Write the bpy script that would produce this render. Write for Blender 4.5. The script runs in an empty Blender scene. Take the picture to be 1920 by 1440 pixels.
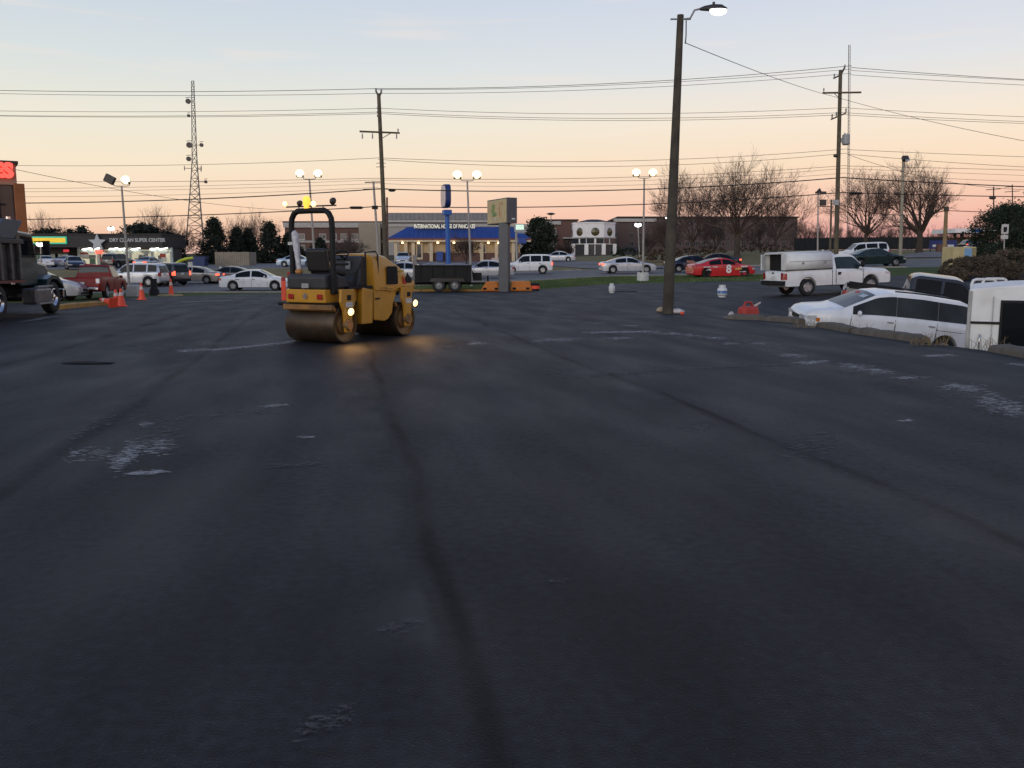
import bpy, bmesh, math, random
from mathutils import Vector, Matrix
R = math.radians
random.seed(7)
scene = bpy.context.scene
col = scene.collection

# ------------------------------------------------------------------ camera, sky, sun, exposure
FPX, CAM_Z, PITCH = 1660.0, 1.6, math.atan(230 / 1660.0)
cam_d = bpy.data.cameras.new('camera'); cam = bpy.data.objects.new('camera', cam_d); col.objects.link(cam)
cam_d.sensor_width = 36.0; cam_d.lens = FPX / 1920 * 36.0
cam_d.clip_start = 0.1; cam_d.clip_end = 9000
cam.location = (0, 0, CAM_Z); cam.rotation_euler = (R(90) - PITCH, 0, 0)
scene.camera = cam

def lin(r, g, b):
    def f(c):
        c /= 255.0
        return c / 12.92 if c <= 0.04045 else ((c + 0.055) / 1.055) ** 2.4
    return (f(r), f(g), f(b), 1.0)

world = bpy.data.worlds.new('World'); scene.world = world; world.use_nodes = True
nt = world.node_tree; nt.nodes.clear()
def N(t, **k):
    n = nt.nodes.new(t)
    for a, b in k.items(): setattr(n, a, b)
    return n
wo = N('ShaderNodeOutputWorld'); bg = N('ShaderNodeBackground'); bg.inputs['Strength'].default_value = 1.0
tc = N('ShaderNodeTexCoord'); nrm = N('ShaderNodeVectorMath', operation='NORMALIZE'); sp = N('ShaderNodeSeparateXYZ')
nt.links.new(tc.outputs['Generated'], nrm.inputs[0]); nt.links.new(nrm.outputs[0], sp.inputs[0])
def ramp(stops):
    n = N('ShaderNodeValToRGB'); cr = n.color_ramp
    while len(cr.elements) < len(stops): cr.elements.new(0.5)
    for e, (p, c) in zip(cr.elements, stops): e.position = p; e.color = lin(*c)
    nt.links.new(sp.outputs['Z'], n.inputs[0]); return n
# dusk sky: pink at the horizon, cream, then pale blue; a touch more yellow towards the left, where the sun went down
r_right = ramp([(0.0, (196, 150, 156)), (0.025, (230, 167, 160)), (0.052, (247, 193, 172)), (0.10, (252, 224, 194)), (0.145, (248, 233, 214)),
                (0.20, (226, 228, 230)), (0.275, (208, 216, 232)), (0.5, (138, 160, 200)), (1.0, (84, 108, 158))])
r_left = ramp([(0.0, (214, 172, 162)), (0.025, (244, 198, 170)), (0.052, (252, 219, 186)), (0.10, (248, 232, 206)), (0.145, (236, 233, 217)),
               (0.20, (218, 225, 225)), (0.275, (198, 212, 226)), (0.5, (136, 160, 200)), (1.0, (84, 108, 158))])
mr = N('ShaderNodeMapRange'); mr.inputs['From Min'].default_value = -0.55; mr.inputs['From Max'].default_value = 0.45
mr.interpolation_type = 'SMOOTHSTEP'
nt.links.new(sp.outputs['X'], mr.inputs['Value'])
mx = N('ShaderNodeMixRGB'); nt.links.new(mr.outputs[0], mx.inputs['Fac'])
nt.links.new(r_left.outputs[0], mx.inputs[1]); nt.links.new(r_right.outputs[0], mx.inputs[2])
# thin streaks of high cloud
mp = N('ShaderNodeMapping'); mp.inputs['Scale'].default_value = (2.2, 2.2, 30.0)
nz = N('ShaderNodeTexNoise'); nz.inputs['Scale'].default_value = 2.3; nz.inputs['Detail'].default_value = 5
nt.links.new(nrm.outputs[0], mp.inputs[0]); nt.links.new(mp.outputs[0], nz.inputs['Vector'])
mr2 = N('ShaderNodeMapRange'); mr2.inputs['From Min'].default_value = 0.56; mr2.inputs['From Max'].default_value = 0.8
mr2.inputs['To Max'].default_value = 0.35
nt.links.new(nz.outputs[0], mr2.inputs['Value'])
mx2 = N('ShaderNodeMixRGB'); mx2.inputs[2].default_value = lin(255, 232, 214)
nt.links.new(mr2.outputs[0], mx2.inputs['Fac']); nt.links.new(mx.outputs[0], mx2.inputs[1])
nt.links.new(mx2.outputs[0], bg.inputs['Color']); nt.links.new(bg.outputs[0], wo.inputs['Surface'])

# the afterglow behind the camera: one very soft, very low sun
sun_d = bpy.data.lights.new('sun', 'SUN'); sun = bpy.data.objects.new('sun', sun_d); col.objects.link(sun)
sun_d.energy = 1.25; sun_d.angle = R(60); sun_d.color = (1.0, 0.93, 0.86)
sun.rotation_euler = (R(78), 0, R(-28))

vs = scene.view_settings
vs.view_transform = 'Standard'; vs.look = 'None'; vs.exposure = 0.0; vs.gamma = 1.0
scene.render.engine = 'CYCLES'
cy = scene.cycles
cy.use_denoising = True
cy.max_bounces = 5; cy.diffuse_bounces = 2; cy.glossy_bounces = 3; cy.transparent_max_bounces = 8
cy.sample_clamp_indirect = 6.0
cy.caustics_reflective = False; cy.caustics_refractive = False

# ------------------------------------------------------------------ pixels to places
CP, SPI = math.cos(PITCH), math.sin(PITCH)
def ray(px, py):
    dx, dy = (px - 960) / FPX, (720 - py) / FPX
    return Vector((dx, CP + dy * SPI, -SPI + dy * CP))
def at(px, py, Y):
    d = ray(px, py); t = Y / d.y
    return Vector((d.x * t, Y, CAM_Z + d.z * t))
def on_plane(px, py, z=0.0):
    d = ray(px, py); t = (z - CAM_Z) / d.z
    return Vector((d.x * t, d.y * t, z))
def lerp(a, b, t): return a + (b - a) * t
def clamp(x, a=0.0, b=1.0): return max(a, min(b, x))
def ss(x):
    x = clamp(x); return x * x * (3 - 2 * x)

# ------------------------------------------------------------------ mesh helpers
class MB:
    def __init__(s): s.v = []; s.f = []
    def add(s, vs, fs):
        b = len(s.v); s.v.extend(tuple(v) for v in vs); s.f.extend(tuple(b + i for i in f) for f in fs); return s
    def box(s, c, d, rot=None, taper=None):
        hx, hy, hz = d[0] / 2, d[1] / 2, d[2] / 2
        tx, ty = taper or (1, 1)
        vs = [Vector((x * hx * (tx if z > 0 else 1), y * hy * (ty if z > 0 else 1), z * hz)) for z in (-1, 1) for y in (-1, 1) for x in (-1, 1)]
        if rot is not None: vs = [rot @ v for v in vs]
        c = Vector(c); vs = [v + c for v in vs]
        return s.add(vs, [(0, 2, 3, 1), (4, 5, 7, 6), (0, 1, 5, 4), (2, 6, 7, 3), (0, 4, 6, 2), (1, 3, 7, 5)])
    def tube(s, pts, rad, n=8, cap=True):
        pts = [Vector(p) for p in pts]
        if not hasattr(rad, '__len__'): rad = [rad] * len(pts)
        rings = []
        up = None
        for i, p in enumerate(pts):
            a = pts[max(0, i - 1)]; b = pts[min(len(pts) - 1, i + 1)]
            t = (b - a).normalized() if (b - a).length > 1e-9 else Vector((0, 0, 1))
            if up is None or abs(up.dot(t)) > 0.95:
                up = Vector((0, 0, 1)) if abs(t.z) < 0.9 else Vector((1, 0, 0))
            u = t.cross(up).normalized(); w = u.cross(t).normalized(); up = w
            rings.append([p + (u * math.cos(2 * math.pi * k / n) + w * math.sin(2 * math.pi * k / n)) * rad[i] for k in range(n)])
        vs = [v for r in rings for v in r]; fs = []
        for i in range(len(rings) - 1):
            for k in range(n):
                k2 = (k + 1) % n
                fs.append((i * n + k, (i + 1) * n + k, (i + 1) * n + k2, i * n + k2))
        if cap:
            fs.append(tuple(range(n))); fs.append(tuple((len(rings) - 1) * n + k for k in reversed(range(n))))
        return s.add(vs, fs)
    def lathe(s, prof, axis_o, axis='z', n=24, ang=2 * math.pi):
        o = Vector(axis_o); vs = []; fs = []; m = len(prof)
        full = abs(ang - 2 * math.pi) < 1e-6
        cnt = n if full else n + 1
        for k in range(cnt):
            a = ang * k / n; c, q = math.cos(a), math.sin(a)
            for (r, h) in prof:
                if axis == 'z': vs.append(o + Vector((r * c, r * q, h)))
                elif axis == 'y': vs.append(o + Vector((r * c, h, r * q)))
                else: vs.append(o + Vector((h, r * c, r * q)))
        for k in range(n):
            k2 = (k + 1) % cnt
            for j in range(m - 1):
                fs.append((k * m + j, k2 * m + j, k2 * m + j + 1, k * m + j + 1))
        return s.add(vs, fs)
    def prism(s, poly, y0, y1, plane='xz'):
        n = len(poly)
        def P(a, b, h):
            return (a, h, b) if plane == 'xz' else ((a, b, h) if plane == 'xy' else (h, a, b))
        vs = [P(a, b, y0) for a, b in poly] + [P(a, b, y1) for a, b in poly]
        fs = [tuple(range(n)), tuple(reversed(range(n, 2 * n)))]
        for i in range(n):
            j = (i + 1) % n; fs.append((i, i + n, j + n, j))
        return s.add(vs, fs)
    def ball(s, c, r, n=12, m=8):
        r = r if hasattr(r, '__len__') else (r, r, r); c = Vector(c); vs = []; fs = []
        for i in range(m + 1):
            a = math.pi * i / m
            for k in range(n):
                b = 2 * math.pi * k / n
                vs.append(c + Vector((r[0] * math.sin(a) * math.cos(b), r[1] * math.sin(a) * math.sin(b), r[2] * math.cos(a))))
        for i in range(m):
            for k in range(n):
                k2 = (k + 1) % n; fs.append((i * n + k, (i + 1) * n + k, (i + 1) * n + k2, i * n + k2))
        return s.add(vs, fs)
    def grid(s, fn, nu, nv):
        vs = [fn(i / nu, j / nv) for i in range(nu + 1) for j in range(nv + 1)]
        fs = [(i * (nv + 1) + j, (i + 1) * (nv + 1) + j, (i + 1) * (nv + 1) + j + 1, i * (nv + 1) + j + 1) for i in range(nu) for j in range(nv)]
        return s.add(vs, fs)
    def mesh(s, name, mat, smooth=None, fix=True):
        me = bpy.data.meshes.new(name); me.from_pydata(s.v, [], s.f)
        if fix:
            bm = bmesh.new(); bm.from_mesh(me)
            bmesh.ops.recalc_face_normals(bm, faces=bm.faces); bm.to_mesh(me); bm.free()
        if smooth is not None:
            me.polygons.foreach_set('use_smooth', [True] * len(me.polygons))
            me.set_sharp_from_angle(angle=R(smooth))
        if mat is not None: me.materials.append(mat)
        me.update(); return me
    def build(s, name, mat, parent=None, smooth=None, bevel=0, fix=True):
        o = bpy.data.objects.new(name, s.mesh(name, mat, smooth, fix)); col.objects.link(o)
        if parent is not None: o.parent = parent
        if bevel:
            m = o.modifiers.new('bevel', 'BEVEL'); m.width = bevel; m.segments = 2; m.limit_method = 'ANGLE'; m.angle_limit = R(40)
            m.harden_normals = False
        return o

def link(name, me, parent=None, loc=None, rot=None):
    o = bpy.data.objects.new(name, me); col.objects.link(o)
    if parent is not None: o.parent = parent
    if loc is not None: o.location = loc
    if rot is not None: o.rotation_euler = rot
    return o
def tag(o, label=None, cat=None, group=None, kind=None):
    if label: o['label'] = label
    if cat: o['category'] = cat
    if group: o['group'] = group
    if kind: o['kind'] = kind
    return o
def thing(name, label, cat, loc=(0, 0, 0), rz=0.0, group=None):
    o = bpy.data.objects.new(name, None); col.objects.link(o); o.empty_display_size = 0.3
    o.location = loc; o.rotation_euler = (0, 0, rz)
    return tag(o, label, cat, group)
def copy_tree(o, parent=None):
    c = o.copy(); col.objects.link(c)
    if parent is not None: c.parent = parent
    for ch in list(o.children): copy_tree(ch, c)
    return c
def text_mesh(body, size, mat, extrude=0.01, align='CENTER', sx=1.0, bold=0.0):
    cu = bpy.data.curves.new('lettering', 'FONT'); cu.body = body; cu.size = size; cu.extrude = extrude
    cu.align_x = align; cu.align_y = 'CENTER'; cu.resolution_u = 3; cu.offset = bold
    ob = bpy.data.objects.new('lettering', cu); col.objects.link(ob)
    bpy.context.view_layer.update()
    me = bpy.data.meshes.new_from_object(ob.evaluated_get(bpy.context.evaluated_depsgraph_get()))
    bpy.data.objects.remove(ob); bpy.data.curves.remove(cu)
    if sx != 1.0: me.transform(Matrix.Diagonal((sx, 1, 1, 1)))
    me.materials.clear(); me.materials.append(mat); return me

# ------------------------------------------------------------------ materials
MATS = {}
def mat(name, c, rough=0.6, metal=0.0, var=0.12, scale=3.0, bump=0.0, bscale=40.0, emit=None, es=0.0, coat=0.0, spec=0.5, stain=None):
    """Principled material; its colour drifts with noise in object space so that no surface is flat."""
    if name in MATS: return MATS[name]
    m = bpy.data.materials.new(name); m.use_nodes = True
    t = m.node_tree; b = t.nodes['Principled BSDF']
    c = tuple(c[:3])
    b.inputs['Roughness'].default_value = rough; b.inputs['Metallic'].default_value = metal
    b.inputs['Coat Weight'].default_value = coat; b.inputs['Coat Roughness'].default_value = 0.06
    b.inputs['Specular IOR Level'].default_value = spec
    tcn = t.nodes.new('ShaderNodeTexCoord')
    n1 = t.nodes.new('ShaderNodeTexNoise'); n1.inputs['Scale'].default_value = scale; n1.inputs['Detail'].default_value = 6
    t.links.new(tcn.outputs['Object'], n1.inputs['Vector'])
    mr_ = t.nodes.new('ShaderNodeMapRange'); mr_.inputs['From Min'].default_value = 0.3; mr_.inputs['From Max'].default_value = 0.7
    mr_.inputs['To Min'].default_value = 1 - var; mr_.inputs['To Max'].default_value = 1 + var
    t.links.new(n1.outputs[0], mr_.inputs['Value'])
    vm = t.nodes.new('ShaderNodeVectorMath'); vm.operation = 'SCALE'; vm.inputs[0].default_value = c
    t.links.new(mr_.outputs[0], vm.inputs['Scale'])
    out = vm.outputs[0]
    if stain:
        sc, sscale, amt = stain
        n3 = t.nodes.new('ShaderNodeTexNoise'); n3.inputs['Scale'].default_value = sscale; n3.inputs['Detail'].default_value = 8
        t.links.new(tcn.outputs['Object'], n3.inputs['Vector'])
        m3 = t.nodes.new('ShaderNodeMapRange'); m3.inputs['From Min'].default_value = 0.5; m3.inputs['From Max'].default_value = 0.72
        m3.inputs['To Max'].default_value = amt; t.links.new(n3.outputs[0], m3.inputs['Value'])
        mm = t.nodes.new('ShaderNodeMixRGB'); mm.inputs[2].default_value = (*sc[:3], 1)
        t.links.new(m3.outputs[0], mm.inputs[0]); t.links.new(out, mm.inputs[1]); out = mm.outputs[0]
    t.links.new(out, b.inputs['Base Color'])
    if bump:
        n2 = t.nodes.new('ShaderNodeTexNoise'); n2.inputs['Scale'].default_value = bscale; n2.inputs['Detail'].default_value = 4
        t.links.new(tcn.outputs['Object'], n2.inputs['Vector'])
        bp = t.nodes.new('ShaderNodeBump'); bp.inputs['Strength'].default_value = bump; bp.inputs['Distance'].default_value = 0.02
        t.links.new(n2.outputs[0], bp.inputs['Height']); t.links.new(bp.outputs[0], b.inputs['Normal'])
    if emit is not None:
        b.inputs['Emission Color'].default_value = (*emit[:3], 1); b.inputs['Emission Strength'].default_value = es
    MATS[name] = m; return m

def brick_mat(name, c1, c2, mortar, scale=1.0):
    m = bpy.data.materials.new(name); m.use_nodes = True; t = m.node_tree; b = t.nodes['Principled BSDF']
    tcn = t.nodes.new('ShaderNodeTexCoord'); mpn = t.nodes.new('ShaderNodeMapping'); mpn.inputs['Rotation'].default_value = (R(90), 0, 0)
    br = t.nodes.new('ShaderNodeTexBrick'); br.inputs['Scale'].default_value = scale
    br.inputs['Color1'].default_value = (*c1, 1); br.inputs['Color2'].default_value = (*c2, 1); br.inputs['Mortar'].default_value = (*mortar, 1)
    br.inputs['Brick Width'].default_value = 0.22; br.inputs['Row Height'].default_value = 0.075; br.inputs['Mortar Size'].default_value = 0.008
    t.links.new(tcn.outputs['Object'], mpn.inputs[0]); t.links.new(mpn.outputs[0], br.inputs['Vector'])
    t.links.new(br.outputs[0], b.inputs['Base Color']); b.inputs['Roughness'].default_value = 0.85
    MATS[name] = m; return m

M_white = mat('white_paint', (0.74, 0.75, 0.76), 0.28, var=0.05, coat=0.5, stain=((0.42, 0.4, 0.36), 2.2, 0.28))
M_whitebox = mat('white_fibreglass', (0.72, 0.74, 0.73), 0.4, var=0.06, stain=((0.4, 0.37, 0.32), 1.6, 0.35))
M_silver = mat('silver_paint', (0.42, 0.44, 0.47), 0.3, 0.55, var=0.06, coat=0.5)
M_silver2 = mat('pale_silver_paint', (0.55, 0.57, 0.6), 0.3, 0.4, var=0.06, coat=0.5)
M_tan = mat('beige_paint', (0.40, 0.36, 0.31), 0.3, 0.35, var=0.06, coat=0.5)
M_grey = mat('grey_paint', (0.09, 0.09, 0.10), 0.3, 0.4, var=0.08, coat=0.5)
M_navy = mat('navy_paint', (0.012, 0.018, 0.045), 0.25, 0.2, var=0.1, coat=0.6)
M_black = mat('black_paint', (0.012, 0.012, 0.015), 0.25, 0.0, var=0.1, coat=0.6)
M_dgreen = mat('dark_green_paint', (0.02, 0.035, 0.033), 0.28, 0.2, var=0.1, coat=0.6)
M_red = mat('dull_red_paint', (0.19, 0.010, 0.008), 0.45, 0.0, var=0.2, spec=.3)
M_race = mat('race_red_paint', (0.55, 0.02, 0.025), 0.3, 0.0, var=0.08, coat=0.5)
M_lblue = mat('pale_blue_paint', (0.40, 0.5, 0.6), 0.3, 0.3, var=0.06, coat=0.5)
M_glass = mat('tinted_glass', (0.008, 0.010, 0.012), 0.07, 0.0, var=0.1, spec=0.2)
M_glass2 = mat('grey_green_glass', (0.022, 0.035, 0.036), 0.08, 0.0, var=0.35, scale=2.0, spec=0.4)
M_rubber = mat('tyre_rubber', (0.012, 0.012, 0.012), 0.8, var=0.25, scale=8)
M_trim = mat('black_trim', (0.010, 0.010, 0.011), 0.6, var=0.2, spec=0.25)
M_under = mat('underbody', (0.008, 0.008, 0.008), 0.9, var=0.3)
M_rim = mat('alloy_rim', (0.45, 0.46, 0.47), 0.35, 0.8, var=0.15)
M_chrome = mat('chrome', (0.6, 0.6, 0.62), 0.15, 1.0, var=0.05)
M_steel = mat('galvanised_steel', (0.30, 0.31, 0.31), 0.5, 0.5, var=0.2, scale=5)
M_lens = mat('headlamp_lens', (0.55, 0.57, 0.6), 0.12, 0.2, var=0.2, scale=12)
M_amber = mat('amber_lens', (0.55, 0.14, 0.01), 0.2, var=0.1)
M_tail = mat('tail_lens', (0.32, 0.008, 0.01), 0.2, var=0.1)
M_brake = mat('lit_tail_lens', (0.5, 0.02, 0.015), 0.3, emit=(1.0, 0.12, 0.06), es=2.2)
M_plate = mat('number_plate', (0.6, 0.62, 0.6), 0.4, var=0.1)
M_conc = mat('weathered_concrete', (0.115, 0.10, 0.08), 0.9, var=0.25, scale=5, bump=0.5, bscale=60, stain=((0.06, 0.05, 0.04), 3.0, 0.6))
M_paleconc = mat('pale_concrete', (0.55, 0.55, 0.52), 0.85, var=0.12, scale=4, stain=((0.25, 0.22, 0.18), 3.0, 0.5))
M_wood = mat('weathered_pole_wood', (0.10, 0.085, 0.055), 0.9, var=0.3, scale=3, bump=0.4, bscale=30)
M_woodd = mat('dark_pole_wood', (0.055, 0.048, 0.036), 0.9, var=0.3, scale=2.5, bump=0.4, bscale=30, stain=((0.13, 0.10, 0.06), 1.5, 0.5))
M_woody = mat('tan_post_wood', (0.24, 0.17, 0.085), 0.9, var=0.25, scale=3, bump=0.3, bscale=30)
M_wire = mat('wire', (0.02, 0.02, 0.02), 0.7)
M_cone = mat('safety_orange', (0.85, 0.08, 0.03), 0.5, var=0.1, stain=((0.3, 0.08, 0.05), 6.0, 0.3))
M_conew = mat('cone_collar_white', (0.65, 0.55, 0.5), 0.4, var=0.1)
M_lamp = mat('lit_lamp', (0.9, 0.85, 0.7), 0.4, emit=(1.0, 0.80, 0.44), es=2.6)
M_lampw = mat('lit_lamp_cool', (0.9, 0.9, 0.9), 0.4, emit=(1.0, 0.98, 0.9), es=6)
M_lampo = mat('lit_work_lamp', (0.9, 0.8, 0.6), 0.4, emit=(1.0, 0.62, 0.22), es=3.0)
M_beacon = mat('amber_beacon', (0.8, 0.4, 0.02), 0.3, emit=(1.0, 0.56, 0.08), es=1.25)
M_housing = mat('lamp_housing', (0.05, 0.045, 0.04), 0.5, 0.3, var=0.15)
M_polepaint = mat('grey_pole_paint', (0.33, 0.31, 0.29), 0.55, 0.3, var=0.15)
# ------------------------------------------------------------------ terrain
# columns: photo x -> (distance, photo y) at the edge of the lot, near and far side of the road, top of the bank, foot of the buildings
COLS = [
 (-900, [(36, 574), (58, 556), (80, 531), (100, 508), (125, 499)]),
 (100,  [(36, 568), (58, 549), (80, 527), (100, 505), (125, 498)]),
 (300,  [(45, 556), (58, 549), (80, 527), (98, 508), (125, 499)]),
 (500,  [(56, 551), (58, 549), (82, 528), (100, 503), (135, 494)]),
 (750,  [(52, 546), (60, 537), (86, 515), (100, 501), (130, 488)]),
 (950,  [(53, 545), (64, 528), (88, 511), (100, 501), (132, 487)]),
 (1200, [(61, 531), (70, 518), (93, 504), (110, 492), (190, 478)]),
 (1400, [(60, 527), (70, 515), (93, 499), (110, 484), (160, 470)]),
 (1650, [(56, 517), (68, 502), (86, 487), (100, 478), (150, 468)]),
 (1900, [(50, 512), (62, 498), (84, 481), (100, 472), (150, 466)]),
 (2900, [(50, 508), (62, 495), (84, 478), (100, 470), (150, 465)]),
]
PROF = []
for px, ks in COLS:
    u = at(px, 490, 1.0).x
    knots = [(30.0, 0.0)] + [(Y, at(px, py, Y).z) for Y, py in ks]
    zb = knots[-1][1]
    knots += [(260.0, max(zb + 0.6, 3.8)), (600.0, 5.0), (5000.0, 5.0)]
    PROF.append((u, knots))
def prof_at(u):
    if u <= PROF[0][0]: return PROF[0][1]
    for (u0, k0), (u1, k1) in zip(PROF, PROF[1:]):
        if u <= u1:
            t = (u - u0) / (u1 - u0); t = t * t * (3 - 2 * t)
            return [(lerp(a[0], b[0], t), lerp(a[1], b[1], t)) for a, b in zip(k0, k1)]
    return PROF[-1][1]
KERB = [on_plane(1340, 594), on_plane(1372, 598), on_plane(1480, 604), on_plane(1600, 624), on_plane(1740, 643), on_plane(1870, 660), on_plane(1990, 680), on_plane(2400, 760)]
def kerb_x(Y):
    k = KERB
    if Y >= k[0].y: return None
    for a, b in zip(k, k[1:]):
        if Y >= b.y: return lerp(a.x, b.x, (Y - a.y) / (b.y - a.y))
    return k[-1].x + (k[-1].y - Y) * 0.15
def low(X, Y):
    """the sunken yard beyond the kerb slopes down to the right and towards the camera"""
    if Y <= 0: return -1.9
    p = clamp(-0.86 - 0.095 * (X - 9) + 0.09 * (Y - 24), -1.9, 0)
    return p * ss((X - KERB[0].x) / 3.4) * ss((43 - Y) / 11)
def h(X, Y, lower=None):
    if Y <= 30: z = 0.0
    else:
        ks = prof_at(X / Y); z = ks[-1][1]
        if Y <= ks[0][0]: z = 0.0
        else:
            for (a, za), (b, zb) in zip(ks, ks[1:]):
                if Y <= b: z = lerp(za, zb, (Y - a) / (b - a)); break
    if lower is None:
        kx = kerb_x(Y); lower = (kx is None) or X > kx
    if lower: z += low(X, Y)
    return z
def ground(px, Y):
    """the point of the ground in the photo's column px at distance Y"""
    z = 0.0
    for _ in range(6):
        X = ray(px, 490).x / ray(px, 490).y * Y
        z = h(X, Y)
    return Vector((X, Y, z))
def py_of(p):
    y, z = p.y, p.z - CAM_Z
    zc = z * CP + y * SPI; yc = y * CP - z * SPI
    return 720 - FPX * zc / yc

# ---- ground materials
def ground_mat(name, c1, c2, rough, big=0.08, fine=60.0, bump=0.3, bd=0.01, rvar=0.1, spec=0.5):
    m = bpy.data.materials.new(name); m.use_nodes = True; t = m.node_tree; b = t.nodes['Principled BSDF']
    tcn = t.nodes.new('ShaderNodeTexCoord')
    def noise(s, d=6, dist=0.0):
        n = t.nodes.new('ShaderNodeTexNoise'); n.inputs['Scale'].default_value = s; n.inputs['Detail'].default_value = d; n.inputs['Distortion'].default_value = dist
        t.links.new(tcn.outputs['Object'], n.inputs['Vector']); return n
    n1 = noise(big, 8, 0.6); n2 = noise(fine, 3); n4 = noise(big * 9, 6)
    mr_ = t.nodes.new('ShaderNodeMapRange'); mr_.inputs['From Min'].default_value = 0.35; mr_.inputs['From Max'].default_value = 0.65
    t.links.new(n1.outputs[0], mr_.inputs['Value'])
    a = t.nodes.new('ShaderNodeMath'); a.operation = 'MULTIPLY_ADD'; a.inputs[1].default_value = 0.6
    mr4 = t.nodes.new('ShaderNodeMapRange'); mr4.inputs['From Min'].default_value = 0.35; mr4.inputs['From Max'].default_value = 0.65; mr4.inputs['To Max'].default_value = 0.4
    t.links.new(n4.outputs[0], mr4.inputs['Value'])
    t.links.new(mr_.outputs[0], a.inputs[0]); t.links.new(mr4.outputs[0], a.inputs[2])
    mxn = t.nodes.new('ShaderNodeMixRGB'); mxn.inputs[1].default_value = (*c1, 1); mxn.inputs[2].default_value = (*c2, 1)
    t.links.new(a.outputs[0], mxn.inputs[0])
    sc = t.nodes.new('ShaderNodeMapRange'); sc.inputs['From Min'].default_value = 0.25; sc.inputs['From Max'].default_value = 0.75
    sc.inputs['To Min'].default_value = 0.6; sc.inputs['To Max'].default_value = 1.4; t.links.new(n2.outputs[0], sc.inputs['Value'])
    vm = t.nodes.new('ShaderNodeVectorMath'); vm.operation = 'SCALE'; t.links.new(mxn.outputs[0], vm.inputs[0]); t.links.new(sc.outputs[0], vm.inputs['Scale'])
    rr = t.nodes.new('ShaderNodeMapRange'); rr.inputs['To Min'].default_value = rough - rvar; rr.inputs['To Max'].default_value = rough + rvar
    t.links.new(n4.outputs[0], rr.inputs['Value']); t.links.new(rr.outputs[0], b.inputs['Roughness'])
    b.inputs['Specular IOR Level'].default_value = spec
    bp = t.nodes.new('ShaderNodeBump'); bp.inputs['Strength'].default_value = bump; bp.inputs['Distance'].default_value = bd
    t.links.new(n2.outputs[0], bp.inputs['Height']); t.links.new(bp.outputs[0], b.inputs['Normal'])
    t.links.new(vm.outputs[0], b.inputs['Base Color'])
    MATS[name] = m; m['bc'] = 1
    return m, t, b, vm, tcn, bp

M_lot, lt, lb, lvm, ltc, lbp = ground_mat('fresh_asphalt', (0.0066, 0.0073, 0.0098), (0.0122, 0.0128, 0.0156), 0.60, big=0.10, fine=95, bump=0.6, bd=0.010, rvar=0.13, spec=0.26)
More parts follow.
